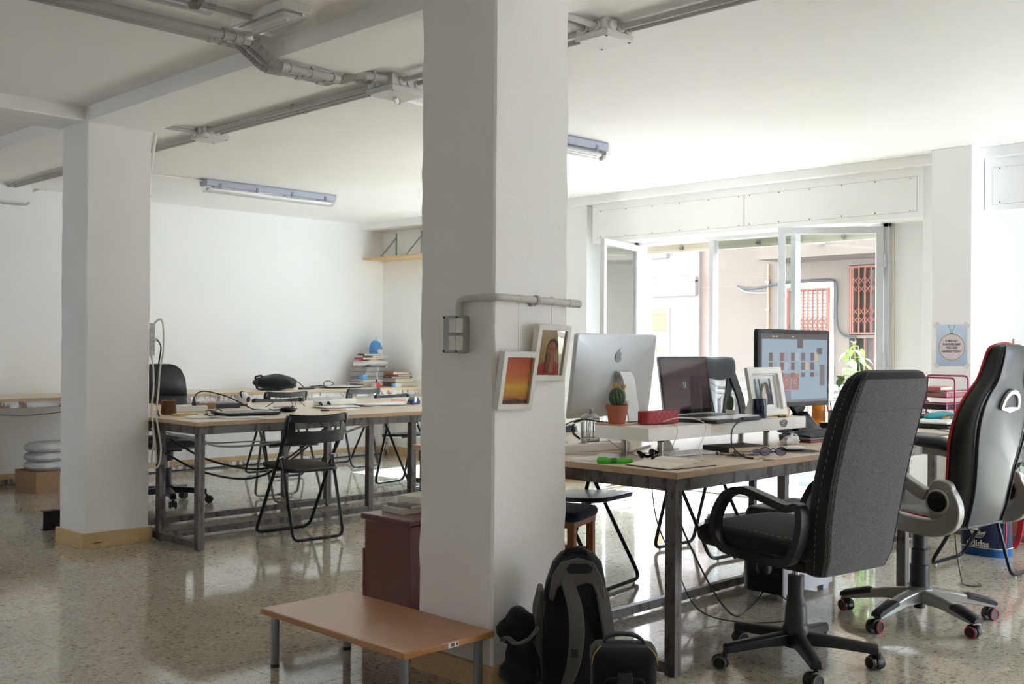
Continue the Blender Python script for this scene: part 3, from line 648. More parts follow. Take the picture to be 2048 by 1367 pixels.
def portrait(t):
    SK = M('skin_print', '#b9714c', .5); SKD = M('skin_shade_print', '#8f4c35', .5); HR = M('hair_print', '#3c2b26', .5); RD = M('red_shirt_print', '#b9452f', .5)
    y = -.0146
    def flat(nm, pts, m, k): mk(nm, MB().prism(pts, (0, y-k*.0004, 0), (1, 0, 0), (0, 0, 1), .0003), m, t, smooth_a=0)
    el = lambda cx, cz, rx, rz, n=18: [(cx+rx*math.cos(2*math.pi*i/n), cz+rz*math.sin(2*math.pi*i/n)) for i in range(n)]
    flat('print_shoulders', [(-.058, -.187), (-.055, -.15), (-.035, -.136), (-.008, -.128), (.03, -.132), (.055, -.145), (.058, -.187)], RD, 1)
    flat('print_neck', [(-.012, -.15), (-.01, -.11), (.022, -.11), (.026, -.15), (.008, -.165)], SKD, 2)
    flat('print_hair', el(.008, -.078, .026, .027), HR, 3)
    flat('print_face', el(.004, -.092, .0235, .031), SK, 4)
    flat('print_brow', [(-.014, -.087), (.0, -.090), (.0, -.0875), (-.013, -.0845)], HR, 5); flat('print_brow', [(.007, -.090), (.02, -.087), (.019, -.0845), (.007, -.0875)], HR, 5)
    for cx, dx in ((-.010, -.004), (.010, .004)):
        flat('print_hand', [(cx-.012, -.175), (cx-.011, -.13), (cx-.004+dx, -.10), (cx+.004, -.098), (cx+.009, -.13), (cx+.012, -.175)], SKD if cx < 0 else SK, 6+(cx > 0))
hung_frame('white frame with a portrait of a person holding hands before the face', 2.870, 1.281, .173, .204, 1.2, ramp_mat('portrait_print', ((0, '#9b7b52'), (.5, '#b8985f'), (1, '#cdb487')), 2, .3), portrait)
# ---------------------------------------------------------------- desks
def desk(label, x0, y0, L, W, xs, ys, h=.75, mid_rails=(), steel=STEEL, tops=1, top_t=.024, ap=.05):
    t = thing('work_desk', label, 'desk', (x0, y0, 0))
    lz = h-top_t
    for k in range(tops):
        a, b = W*k/tops, W*(k+1)/tops
        mk('tabletop', MB().bb((0, a+.0005, lz), (L, b-.0005, h)), OAK, t, bevel=.001)
    mk('edge_band', MB().bb((-.0012, -.0012, lz+.0005), (L+.0012, 0.0002, h-.0006)).bb((-.0012, -.0012, lz+.0005), (.0002, W+.0012, h-.0006)).bb((0, W-.0002, lz+.0005), (L, W+.0012, h-.0006)), OAKX, t, smooth_a=0)
    i = .018; x1, y1 = L-i, W-i
    mk('apron', MB().bb((i, i, lz-ap), (x1, i+.03, lz)), steel, t, bevel=.002); mk('apron', MB().bb((i, y1-.03, lz-ap), (x1, y1, lz)), steel, t, bevel=.002)
    mk('apron', MB().bb((i, i+.03, lz-ap), (i+.03, y1-.03, lz)), steel, t, bevel=.002); mk('apron', MB().bb((x1-.03, i+.03, lz-ap), (x1, y1-.03, lz)), steel, t, bevel=.002)
    for (px, py) in [(a, b) for a in xs for b in ys]:
        m = MB().bb((px, py, .006), (px+.024, py+.046, lz-ap)).bb((px+.0245, py+.001, .006), (px+.044, py+.046, lz-ap))
        mk('leg', m, steel, t, bevel=.002)
        mk('foot', MB().cyl((px+.022, py+.023, 0), (px+.022, py+.023, .008), .012, n=10), BLACK, t)
    for px in (xs[0], xs[-1]): mk('floor_rail', MB().bb((px+.002, ys[0]+.046, .012), (px+.034, ys[-1], .052)), steel, t, bevel=.002)
    for py in mid_rails: mk('floor_rail', MB().bb((xs[0]+.044, py+.004, .012), (xs[-1], py+.038, .05)), steel, t, bevel=.002)
    return t
dL = desk('long pale wood desk on rusty steel legs beside the far pillar', 3.128, 5.645, 3.0, 1.64, (.02, 1.62, 2.93), (.02, .49, 1.0, 1.57), mid_rails=(.49, 1.0))
dR = desk('long pale wood desk on steel legs in front of the open window', 3.168, 2.30, 3.85, 1.47, (.02, 1.9, 3.76), (.02, .68, 1.40), mid_rails=(.68,))
dB = desk('long pale wood bench desk along the white back wall', -1.5, 8.72, 9.0, .775, (.3, 4.4, 6.66, 8.9), (.55,), h=.762, mid_rails=(.66,), steel=STEELW)
for ch in dB.children:
    if ch.name.startswith('floor_rail') and ch.dimensions.y < .03: bpy.data.objects.remove(ch)

# ---------------------------------------------------------------- folding chairs
SEATB = M('folding_chair_plastic', '#1b1c1f', .33, bump=.04, bs=400, coat=.1); TUBEB = M('black_tube', '#141518', .3, .3); TUBEG = M('grey_tube', '#8d8c84', .35, .6)
def fold_chair(label, tube=TUBEB):
    t = thing('folding_chair', label, 'chair', group='folding chairs at the desks')
    r = .0105; P0 = Vector((0, -.195, .735)); P1 = Vector((0, .215, r))
    for s in (-1, 1): pass
    f = MB().tube(fillet([(-.195, -.195, .735), (-.195, .215, r+.008), (.195, .215, r+.008), (.195, -.195, .735)], .055, 5), r, 8)
    mk('front_frame', f, tube, t)
    q = lambda z: -.195+.41*(.735-z)/(.735-r)
    zp = .51
    b = MB().tube(fillet([(-.178, q(zp)-.012, zp), (-.178, q(zp)-.02, zp-.03), (-.178, -.215, r+.008), (.178, -.215, r+.008), (.178, q(zp)-.02, zp-.03), (.178, q(zp)-.012, zp)], .05, 5), r, 8)
    mk('rear_frame', b, tube, t)
    for s in (-1, 1): mk('pivot', MB().cyl((s*.168, q(zp)-.004, zp), (s*.2, q(zp)-.004, zp), .012, n=10), BRUSH, t)
    # seat: rounded slab, a little wider in front
    rings = []
    for z, i in ((.428, .012), (.432, .003), (.446, 0), (.452, .004), (.454, .016)):
        ring = []
        for x, y in fillet_loop([(-.165, -.175), (.165, -.175), (.195, .10), (.165, .205), (-.165, .205), (-.195, .10)], .05, i): ring.append((x, y, z-(.006 if z > .452 else 0)*0+.01*(y/.2)))
        rings.append(ring)
    mk('seat', MB().loft(rings), SEATB, t)
    for y, z, w_ in ((.115, .43, .2), (-.12, .425, .185)): mk('seat_bracket', MB().cyl((-w_, y, z), (w_, y, z), .0065, n=8), tube, t)
    # backrest: curved panel with a slot
    def panel(pts2): return pts2
    m = MB(); nx, hw, zt, zb = 14, .215, .772, .605
    def pos(u, z, off=0):        # u in -1..1, curved like a shallow bowl, leaning back
        x = u*hw*(1-.05*(zt-z)/(zt-zb)); y = -.163-.13*(z-.605)-.035*(1-u*u)
        return Vector((x, y-off, z))
    us = [-1+2*k/nx for k in range(nx+1)]
    def strip(z0, z1, ua, ub, th=.011):
        rr = []
        for u in [ua+(ub-ua)*k/10 for k in range(11)]:
            rz = lambda z: z+(.012*(u*u) if z > .7 else .02*(1-u*u)*-.3)
            rr.append([pos(u, rz(z0)), pos(u, rz(z1)), pos(u, rz(z1), th), pos(u, rz(z0), th)])
        m.loft(rr)
    strip(.722, zt, -.93, .93); strip(zb, .680, -.97, .97); strip(.676, .726, -.99, -.76); strip(.676, .726, .76, .99)
    mk('backrest', m, SEATB, t, bevel=.004)
    for s in (-1, 1): mk('back_bracket', MB().tube([pos(s*.93, .775)+Vector((0, -.002, -.002)), pos(s*.97, .74)+Vector((0, -.002, 0)), pos(s*.97, .66)+Vector((0, .006, 0)), Vector((s*.198, q(.60), .60)), Vector((s*.196, q(.555), .555))], lambda k: .017-.004*k, 8), SEATB, t)
    for x in (-.13, .13):
        for y in (.215, -.215): mk('foot_glide', MB().cyl((x, y, 0), (x, y, .012), .006, n=8), M('clear_glide', '#c9c9c6', .3), t)
    return t
def fillet_loop(pts, r, inset):
    c = Vector((sum(p[0] for p in pts)/len(pts), sum(p[1] for p in pts)/len(pts), 0)); P = [Vector((p[0], p[1], 0)) for p in pts]; out = []
    for i in range(len(P)):
        a, b, d = P[i-1], P[i], P[(i+1) % len(P)]; u = (a-b).normalized(); v = (d-b).normalized(); t = min(r, (a-b).length*.45, (d-b).length*.45)
        for k in range(5):
            q = k/4; p = (b+u*t)*(1-q)**2+b*2*q*(1-q)+(b+v*t)*q*q
            p = p+(c-p).normalized()*inset; out.append((p.x, p.y))
    return out
fc = fold_chair('black folding chair pushed up to the front of the desk by the far pillar')
fc.location = (3.868, 5.69, 0); fc.rotation_euler = (0, 0, R(-3))
GRP = 'folding chairs at the desks'
g2 = fold_chair('black folding chair with grey metal legs tucked behind the left desk', TUBEG); g2.location = (4.70, 7.09, 0); g2.rotation_euler = (0, 0, R(170))
dup(fc, (5.50, 8.50, 0), R(-4), 'black folding chair at the back wall bench below the black rucksack', GRP)
dup(fc, (6.47, 8.66, 0), R(6), 'black folding chair at the back wall bench below the silver laptop', GRP)
dup(fc, (5.93, 7.12, 0), R(188), 'black folding chair behind the left desk, next to the sunlit floor patch', GRP)
dup(fc, (5.02, 5.45, 0), R(-20), 'black folding chair half hidden by the near pillar, above the cherry cabinet', GRP)
dup(fc, (4.17, 3.60, 0), R(190), 'black folding chair under the right desk, right of the near pillar', GRP)
dup(fc, (5.27, 3.64, 0), R(176), 'black folding chair under the right desk behind its near steel leg', GRP)
dup(fc, (6.03, 2.31, 0), R(-2), 'black folding chair with blue cushion at the right picture edge', GRP)

# ---------------------------------------------------------------- low table and cabinet
t = thing('coffee_table', 'low beech table on round grey metal legs beside the near pillar', 'table', (2.403, 3.075, 0))
mk('tabletop', MB().bb((-.203, -.418, .195), (.203, .418, .218)), BEECH, t, bevel=.004)
for x in (-.165, .165):
    for y in (-.375, .375):
        l = mk('leg', MB().cyl((x, y, .006), (x, y, .195), .0155, n=18), M('leg_grey', '#8b8d92', .35, .5), t)
        mk('foot', MB().cyl((x, y, 0), (x, y, .012), .0165, n=18), BLACK, l)
stk = mk('barcode_sticker', MB().bb((-.012, -.4192, .198), (.035, -.4182, .214)), PAPER, t, smooth_a=0)
bm_ = MB(); random.seed(3); x = 0
while x < .016: wd = random.choice((.0006, .0011, .0016)); bm_.bb((x, -.4196, .201), (x+wd, -.419, .212)); x += wd+random.choice((.0006, .001))
mk('barcode', bm_, BLACK, stk, smooth_a=0, label='black bars on the sticker'); mk('sticker_mark', MB().bb((.024, -.4196, .202), (.031, -.419, .211)), M('maroon_print', '#7c2b2b', .6), stk, smooth_a=0)
t = thing('cabinet', 'dark cherry veneer cabinet behind the low table, left of the near pillar', 'cabinet', (2.845, 3.40, 0))
mk('body', MB().bb((.0, .0, .03), (.31, .30, .455)), CHERRY, t, bevel=.003)
mk('top', MB().bb((-.012, -.006, .456), (.33, .318, .482)), CHERRY, t, bevel=.006, seg=3)
mk('drawer', MB().bb((.0, .301, .05), (.31, .316, .33)), CHERRY, t, bevel=.002); mk('plinth', MB().bb((.02, .02, 0), (.29, .28, .03)), DARK, t)
BKC = ['#cfc9bc', '#b8b2a6', '#8f8a83', '#d9d3c7']
def book(label, loc, wd, dp, th, cover, rz=0, group=None, pages='#e4ddcc', name='book'):
    t = thing(name, label, 'book', loc, rz, group); c = M('cover_'+cover, cover, .5)
    mk('pages', MB().bb((-wd/2+.003, -dp/2+.003, .002), (wd/2-.001, dp/2-.003, th-.002)), M('pages_'+pages, pages, .85, var=.12, vs_=300), t, smooth_a=0)
    mk('cover', MB().bb((-wd/2, -dp/2, 0), (wd/2, dp/2, .002)).bb((-wd/2, -dp/2, th-.002), (wd/2, dp/2, th)).bb((-wd/2, -dp/2, .001), (-wd/2+.003, dp/2, th-.001)), c, t, bevel=.0006)
    return t
g = 'books on the cherry cabinet'
for k, (c, w_, d_, h_) in enumerate((('#cdc8bb', .21, .15, .022), ('#8e8a82', .20, .15, .016), ('#d8d2c4', .17, .12, .03))):
    z = .482+(0, .0225, .039)[k]
    book(('pale hardback at the bottom of the cabinet top stack', 'grey paperback in the middle of the cabinet top stack', 'cream book on top of the cabinet top stack')[k], (3.03+.02*k, 3.61-.005*k, z), w_, d_, h_, c, R(8*k-5), g)
book('thin red book on the left end of the right desk beside the near pillar', (3.30, 3.68, .75), .20, .14, .012, '#8d2430', R(10))
# ---------------------------------------------------------------- office chairs
def star(t, n, rad, hub_z, arm, m, rot0, caster_m, tip=None, hub=True, wheel_r=.027, ringm=None):
    for k in range(n):
        a = rot0+2*math.pi*k/n; d = Vector((math.cos(a), math.sin(a), 0)); s = Vector((-d.y, d.x, 0))
        mb = MB(); rings = []
        for q, wd, z1, z0 in arm:
            c = d*rad*q; rings.append([c-s*wd+Vector((0, 0, z0)), c+s*wd+Vector((0, 0, z0)), c+s*wd*.9+Vector((0, 0, z1-.006)), c+s*wd*.55+Vector((0, 0, z1)), c-s*wd*.55+Vector((0, 0, z1)), c-s*wd*.9+Vector((0, 0, z1-.006))])
        mb.loft(rings); lg = mk('star_leg', mb, m, t, bevel=.003)
        if tip:
            qa, qb = .62, 1.03
            def at(q):
                for (q0, w0, a0, b0), (q1, w1, a1, b1) in zip(arm[:-1], arm[1:]):
                    if q0 <= q <= q1 or q1 == arm[-1][0]:
                        f = (q-q0)/(q1-q0)
                        if q <= q1 or q1 == arm[-1][0]: return w0+(w1-w0)*f, a0+(a1-a0)*f
            rg = []
            for i in range(9):
                q = qa+(qb-qa)*i/8; wd, z = at(min(q, arm[-1][0])); c = d*rad*q; h = .010 if 0 < i < 8 else .002; wd *= 1.08
                rg.append([c-s*wd+Vector((0, 0, z-.016)), c+s*wd+Vector((0, 0, z-.016)), c+s*wd*.95+Vector((0, 0, z+h-.006)), c+s*wd*.6+Vector((0, 0, z+h)), c-s*wd*.6+Vector((0, 0, z+h)), c-s*wd*.95+Vector((0, 0, z+h-.006))])
            mk('foot_pad', MB().loft(rg), tip, lg)
        c = d*rad; zt = arm[-1][3]; wr = wheel_r
        sw = random.uniform(0, 6.28); w_ = Vector((math.cos(sw), math.sin(sw), 0)); cc = c+Vector((-w_.y, w_.x, 0))*.018
        cs = MB().cyl(c+Vector((0, 0, zt+.004)), c+Vector((0, 0, wr+.012)), .011, n=10)
        cv = [cc+Vector((-w_.y, w_.x, 0))*(math.cos(b)*(wr+.005))+Vector((0, 0, wr+math.sin(b)*(wr+.005))) for b in [R(-10+20*i) for i in range(12)]]
        cs.loft([[p-w_*.012 for p in cv], [p+w_*.012 for p in cv]])
        co = mk('caster', cs, caster_m, t, bevel=.003)
        for sd_ in (-1, 1):
            e = cc+Vector((0, 0, wr)); mk('wheel', MB().cyl(e+w_*sd_*.012, e+w_*sd_*.026, wr, n=20), BLACK, co, bevel=.003)
            if ringm: mk('wheel_ring', MB().lathe([(wr*.80, .0), (wr*.97, .0015), (wr*.80, .003)], (0, 0, 0), 20).__class__().tube([e+w_*sd_*.0265+Vector((-w_.y, w_.x, 0))*wr*.86*math.cos(b)+Vector((0, 0, 1))*wr*.86*math.sin(b) for b in [R(18*i) for i in range(20)]], .0028, 5, closed=True), ringm, co)
def section(cx, cy, cz, wd, dp, ny, tilt=0, n=24, pw=3.2):   # superellipse slice of a cushion, in the x / local-y plane
    o = []
    for k in range(n):
        a = 2*math.pi*k/n; c, s = math.cos(a), math.sin(a)
        x = math.copysign(abs(c)**(2/pw), c)*wd/2; y = math.copysign(abs(s)**(2/pw), s)*dp/2
        o.append(Vector((cx+x, cy+y*math.cos(tilt), cz+y*math.sin(tilt))))
    return o
FELT = fabric('charcoal_felt', '#3b3c3f', '#77787c', 420, .4); FELTD = fabric('dark_felt', '#1b1b1d', '#333437', 500, .4)
STITCH = M('grey_thread', '#8f8e89', .8)
random.seed(8)
# grey felt armchair in front
t = thing('office_chair', 'grey felt high back office chair with black loop arms in the foreground', 'chair', (3.69, 2.12, 0), R(-8))
star(t, 5, .30, .1, [(.08, .030, .125, .075), (.5, .026, .112, .075), (1.0, .020, .095, .062)], M('black_nylon', '#1a1b1d', .42, bump=.1, bs=500), R(232), M('black_nylon', '#1a1b1d', .42), ringm=M('grey_ring', '#6b6d66', .5))
mk('hub', MB().lathe([(.045, .065), (.052, .13), (.045, .15)], n=24), BLACK, t)
mk('gas_column', MB().lathe([(.043, .14), (.043, .15), (.040, .22), (.036, .225), (.036, .25), (.031, .26), (.031, .335), (.0, .336)], n=24), M('column_black', '#242629', .4), t)
mk('piston', MB().cyl((0, 0, .33), (0, 0, .37), .014, n=14), CHROME, t)
mk('mechanism', MB().bb((-.075, -.10, .365), (.075, .12, .405)), BLACK, t, bevel=.006); mk('tension_knob', MB().lathe([(.024, 0), (.030, .012), (.030, .055), (.024, .065)], (0, .155, .315), 18), BLACK, t)
mk('lever', MB().cyl((.05, -.02, .385), (.24, -.06, .36), .006, n=8).ell((.26, -.065, .352), (.035, .014, .010), 10, 6), BLACK, t)
rings = []                                  # seat: waterfall front
for y, w_, z0, z1 in ((-.235, .40, .42, .47), (-.23, .45, .405, .485), (-.1, .49, .40, .492), (.08, .50, .398, .50), (.2, .50, .392, .505), (.262, .49, .395, .50), (.29, .47, .41, .485), (.298, .43, .43, .465)):
    rings.append([Vector((p.x, y, (z0+z1)/2+p.y)) for p in section(0, 0, 0, w_, z1-z0, 0, n=28, pw=4)])
mk('seat', MB().loft(rings), FELTD, t, loc=(0, 0, .03))
rings = []                                  # shell of the backrest, leaning back
prof = ((.385, -.215, .34, .06), (.395, -.22, .39, .10), (.46, -.232, .42, .125), (.58, -.248, .45, .12), (.72, -.275, .465, .115), (.86, -.312, .47, .11), (.97, -.345, .465, .105), (1.05, -.375, .45, .098), (1.095, -.392, .425, .085), (1.118, -.402, .37, .06), (1.126, -.405, .29, .03))
for z, y, w_, dp in prof: rings.append([Vector((p.x, p.y, z)) for p in section(0, y, 0, w_, dp, 0, n=36, pw=3.6)])
mk('backrest', MB().loft(rings), FELTD, t)
rings = []                                  # lighter rear panel stretched over the back
for z, y, w_, dp in prof[1:-2]:
    rings.append([Vector((x*w_*.47, y-dp*.5-.0035+(.022 if abs(x) > .99 else (.006 if abs(x) > .9 else 0)), z)) for x in (-1, -.93, -.6, -.2, .2, .6, .93, 1)]+[Vector((x*w_*.47, y-dp*.35, z)) for x in (1, -1)])
mk('rear_panel', MB().loft(rings), FELT, t, bevel=.003)
sm = MB()
for s in (-1, 1): sm.tube([Vector((s*w_*.462, y-dp*.5+.008, z)) for z, y, w_, dp in prof[1:-2]], .0022, 5)
sm.tube([Vector((x*.215, -.349-.0525-.003, .985)) for x in (-.95, -.5, 0, .5, .95)], .0022, 5); mk('seam', sm, BLACK, t)
sq = MB()
for s in (-1, 1):
    pts = smooth([Vector((s*w_*.497, y-dp*.08, z)) for z, y, w_, dp in prof[1:-1]], 10)
    for a, b in list(zip(pts[:-1], pts[1:]))[::2]: sq.tube([a, b], .0011, 4)
    pts = smooth([Vector((s*w_*.462, y-dp*.505, z)) for z, y, w_, dp in prof[1:-1]], 10)
    for a, b in list(zip(pts[:-1], pts[1:]))[::2]: sq.tube([a, b], .0010, 4)
    pts = smooth([Vector((s*.225, y, .519+.006*(y > 0))) for y in (-.2, -.05, .1, .2, .25)], 12)
    for a, b in list(zip(pts[:-1], pts[1:]))[::2]: sq.tube([a, b], .0011, 4)
mk('stitching', sq, STITCH, t)['kind'] = 'stuff'
for s in (-1, 1):
    x = s*.268
    loop = smooth([(x, -.205, .47), (x, -.165, .428), (x, -.05, .424), (x, .08, .432), (x, .135, .45), (x, .165, .50), (x, .155, .57), (x, .105, .640), (x, .03, .664), (x, -.06, .648), (x, -.17, .622), (x, -.225, .628), (x, -.232, .56)], 6, closed=True)
    mk('armrest', MB().ribbon(loop+loop[:1], .028, .046, (1, 0, 0)), BLACK, t, bevel=.008, seg=3, loc=(0, 0, .012))
    for y, z in ((-.20, .50), (-.228, .57), (.05, .43)): mk('arm_bolt_cap', MB().cyl((x+s*.023, y, z), (x+s*.026, y, z), .009, n=12), BLACK, t)

# racing style chair
t = thing('gaming_chair', 'black racing style office chair with red piping and silver arms', 'chair', (4.672, 2.073, 0), R(-6))
SILV = M('silver_paint', '#a3a19c', .33, .6); LEA = M('black_leather', '#1c1c1e', .36, bump=.12, bs=260, coat=.1); LEAG = M('grey_black_leather', '#232427', .33, bump=.1, bs=260, coat=.15); RED = M('red_piping', '#b02a2e', .45)
star(t, 5, .335, .1, [(.10, .034, .142, .085), (.45, .030, .128, .085), (.8, .024, .10, .065), (1.0, .021, .082, .056)], SILV, R(180), BLACK, tip=M('pad_black', '#1b1c1f', .45), ringm=RED)
mk('hub', MB().lathe([(.05, .085), (.056, .145), (.046, .152)], n=24), SILV, t); mk('hub_bottom', MB().cyl((0, 0, .055), (0, 0, .09), .024, n=16), BLACK, t)
mk('gas_column', MB().lathe([(.042, .15), (.042, .245), (.037, .25), (.037, .315), (.031, .32), (.031, .385), (.016, .39), (.016, .42)], n=24), M('column_black', '#242629', .4), t)
mk('mechanism', MB().bb((-.09, -.11, .415), (.09, .13, .445)), BLACK, t, bevel=.006); mk('tension_knob', MB().lathe([(.022, 0), (.029, .01), (.029, .05), (.024, .058)], (0, .17, .36), 16), BLACK, t)
mk('lever', MB().cyl((.05, -.05, .43), (.25, -.10, .40), .005, n=8).box((.27, -.105, .392), (.06, .016, .012), 0, 0, R(10)), BLACK, t)
rings = []
for y, w_, z0, z1 in ((-.25, .42, .46, .51), (-.24, .48, .445, .525), (0, .52, .445, .535), (.18, .52, .44, .54), (.265, .50, .445, .53), (.29, .45, .465, .51)):
    rings.append([Vector((p.x, y, (z0+z1)/2+p.y)) for p in section(0, 0, 0, w_, z1-z0, 0, n=28, pw=3.4)])
mk('seat', MB().loft(rings), LEA, t)
mk('seat_piping', MB().tube(smooth([(-.258, -.2, .505), (-.262, 0, .515), (-.26, .18, .515), (-.24, .268, .505), (-.15, .29, .50), (.15, .29, .50), (.24, .268, .505), (.26, .18, .515), (.262, 0, .515), (.258, -.2, .505)], 6), .005, 6), RED, t)
# back: silhouette of half widths, leaning back
bp = ((.455, -.255, .37, .085), (.47, -.26, .41, .12), (.54, -.272, .425, .14), (.62, -.285, .43, .145), (.70, -.298, .46, .145), (.80, -.318, .53, .14), (.88, -.335, .56, .13), (.95, -.352, .545, .12), (1.01, -.367, .47, .112), (1.055, -.378, .37, .105), (1.09, -.387, .315, .10), (1.15, -.402, .295, .095), (1.19, -.412, .285, .085), (1.212, -.417, .25, .065), (1.222, -.42, .18, .035))
bp = tuple((z, y, w_*.86, dp) for z, y, w_, dp in bp); n0 = set(t.children)
rings = [[Vector((p.x, p.y, z)) for p in section(0, y, 0, w_, dp, 0, n=36, pw=3.0)] for z, y, w_, dp in bp]
mk('backrest', MB().loft(rings), LEA, t)
rings = []
for z, y, w_, dp in bp[1:-1]:
    f = .40; rings.append([Vector((x*w_*f, y-dp*.5-.005+.010*abs(x)**3, z)) for x in (-1, -.75, -.4, 0, .4, .75, 1)]+[Vector((x*w_*f, y-dp*.3, z)) for x in (1, -1)])
mk('rear_panel', MB().loft(rings), LEAG, t, bevel=.004)
sm = MB()
for s in (-1, 1):
    pts = smooth([Vector((s*w_*.41, y-dp*.495, z+.003*math.sin(i*2.1))) for i, (z, y, w_, dp) in enumerate(bp[1:-1])], 4); sm.tube(pts, .0048, 6)
z, y, w_, dp = bp[1]; sm.tube([Vector((x*w_*.41, y-dp*.5-.002, z)) for x in (-1, -.5, 0, .5, 1)], .0048, 6); z, y, w_, dp = bp[-2]; sm.tube([Vector((x*w_*.41, y-dp*.5, z)) for x in (-1, -.5, 0, .5, 1)], .004, 6)
mk('seam', sm, BLACK, t)
rp = MB()
pts = [Vector((-w_*.487, y+dp*.27, z)) for z, y, w_, dp in bp[1:-1]]; pts2 = [Vector((-p.x, p.y, p.z)) for p in pts[::-1]]
rp.tube(smooth(pts+[Vector((0, -.405, 1.226))]+pts2, 4), .0062, 6); mk('piping', rp, RED, t)
for z0 in (1.06,): mk('headrest_seam', MB().tube(smooth([Vector((s*.86, -.378+.052-.13*(abs(s)/.19)**3*.6, 1.06+.02*(1-abs(s)/.19))) for s in (-.19, -.12, 0, .12, .19)], 4), .003, 5), BLACK, t)
# belt opening with grey bezel on the rear
ow_ = MB(); yb = -.353-.066; ol = []; il = []
for k in range(28):
    a = 2*math.pi*k/28; c, s = math.cos(a), math.sin(a)
    x = .078*c; z = .075*s if s > 0 else .030*s-.028*(1-abs(c))+.034*(1-abs(c)**2)
    ol.append((x, z)); x = .056*c; z = .053*s if s > 0 else .010*s+.010*(1-c*c); il.append((x, z+.003))
ow_.holed(ol, il, (0, yb, .965), (1, 0, .0), (0, -.22, .975), .012)
mk('opening_bezel', ow_, M('bezel_grey', '#c3c3c2', .3, .3), t, bevel=.003); mk('opening', MB().prism(il, (0, yb-.001, .965), (1, 0, 0), (0, -.22, .975), .002), M('opening_shadow', '#5e6064', .6), t)
for ch in set(t.children)-n0: ch.location.x = -.05
# arms: silver S shape with black pads
for s in (-1, 1):
    x = s*.295
    mk('arm_frame', MB().ribbon(smooth([(x, -.185, .62), (x, -.215, .56), (x, -.20, .495), (x, -.12, .468), (x, .04, .482), (x, .17, .505), (x, .24, .50)], 6), .072, .046, (1, 0, 0)).ribbon(smooth([(x, -.10, .60), (x, -.02, .64), (x, .07, .705), (x, .15, .730), (x, .25, .732)], 6), .052, .042, (1, 0, 0)), SILV, t, bevel=.010, seg=3)
    mk('arm_plate', MB().prism(rrect(.105, .18, .04, 5, (-.168, .58)), (x+.018, 0, 0), (0, 1, 0), (0, 0, 1), -.04 if s > 0 else -.036), SILV, t, bevel=.008, seg=3)
    mk('arm_pivot', MB().cyl((x-.032, -.160, .58), (x+.032, -.160, .58), .043, n=26), M('pivot_black', '#141416', .15), t, bevel=.004)
    mk('arm_pivot_ring', MB().tube([(x+q*.027, -.160+.046*math.cos(R(15*k)), .58+.046*math.sin(R(15*k))) for q in (s,) for k in range(24)], .006, 6, closed=True), SILV, t)
    rg = [[Vector((x+p.x, y, z+p.y)) for p in section(0, 0, 0, w_, h_, 0, n=16, pw=2.6)] for y, w_, h_, z in ((.0, .035, .02, .715), (.02, .075, .05, .735), (.14, .085, .06, .762), (.25, .08, .056, .768), (.29, .06, .042, .765), (.30, .03, .02, .762))]
    mk('arm_pad', MB().loft(rg), LEA, t)

for ch in t.children:
    if ch.name.startswith('arm_'): ch.location = (0, -.10 if not ch.name.startswith('arm_pad') else -.08, 0)

# task chair at the far desk end
t = thing('office_chair', 'black leather office chair at the left desk behind the far pillar', 'chair', (3.94, 7.55, 0), R(35))
t.rotation_euler = (0, 0, R(165))
star(t, 5, .29, .1, [(.08, .028, .13, .08), (.6, .026, .12, .08), (1.0, .022, .11, .066)], BLACKM, R(14), BLACK)
mk('hub', MB().lathe([(.04, .06), (.046, .14), (.032, .16), (.032, .27), (.0, .272)], n=20), BLACK, t); mk('piston', MB().cyl((0, 0, .26), (0, 0, .42), .014, n=12), BRUSH, t)
mk('mechanism', MB().bb((-.08, -.12, .40), (.08, .12, .435)).cyl((.0, .08, .33), (0, .08, .41), .026, n=14), BLACK, t, bevel=.005)
rings = []
for y, w_, z0, z1 in ((-.24, .40, .44, .48), (-.23, .45, .425, .50), (0, .49, .425, .51), (.2, .48, .42, .505), (.255, .42, .44, .49)): rings.append([Vector((p.x, y, (z0+z1)/2+p.y)) for p in section(0, 0, 0, w_, z1-z0, 0, n=24, pw=3)])
mk('seat', MB().loft(rings), LEA, t)
rings = []
for z, y, w_, dp in ((.53, -.24, .36, .04), (.545, -.245, .40, .06), (.70, -.27, .42, .07), (.795, -.285, .425, .06), (.80, -.286, .42, .052), (.805, -.287, .425, .06), (.93, -.30, .40, .06), (1.0, -.31, .34, .05), (1.035, -.316, .25, .04), (1.045, -.318, .16, .02)): rings.append([Vector((p.x, p.y, z)) for p in section(0, y, 0, w_, dp, 0, n=28, pw=3.2)])
mk('backrest', MB().loft(rings), LEA, t)
mk('back_bar', MB().ribbon([(0, -.1, .42), (0, -.24, .43), (0, -.29, .5), (0, -.305, .65)], .07, .012, sub=4, side=(1, 0, 0)), BLACKM, t, bevel=.003)

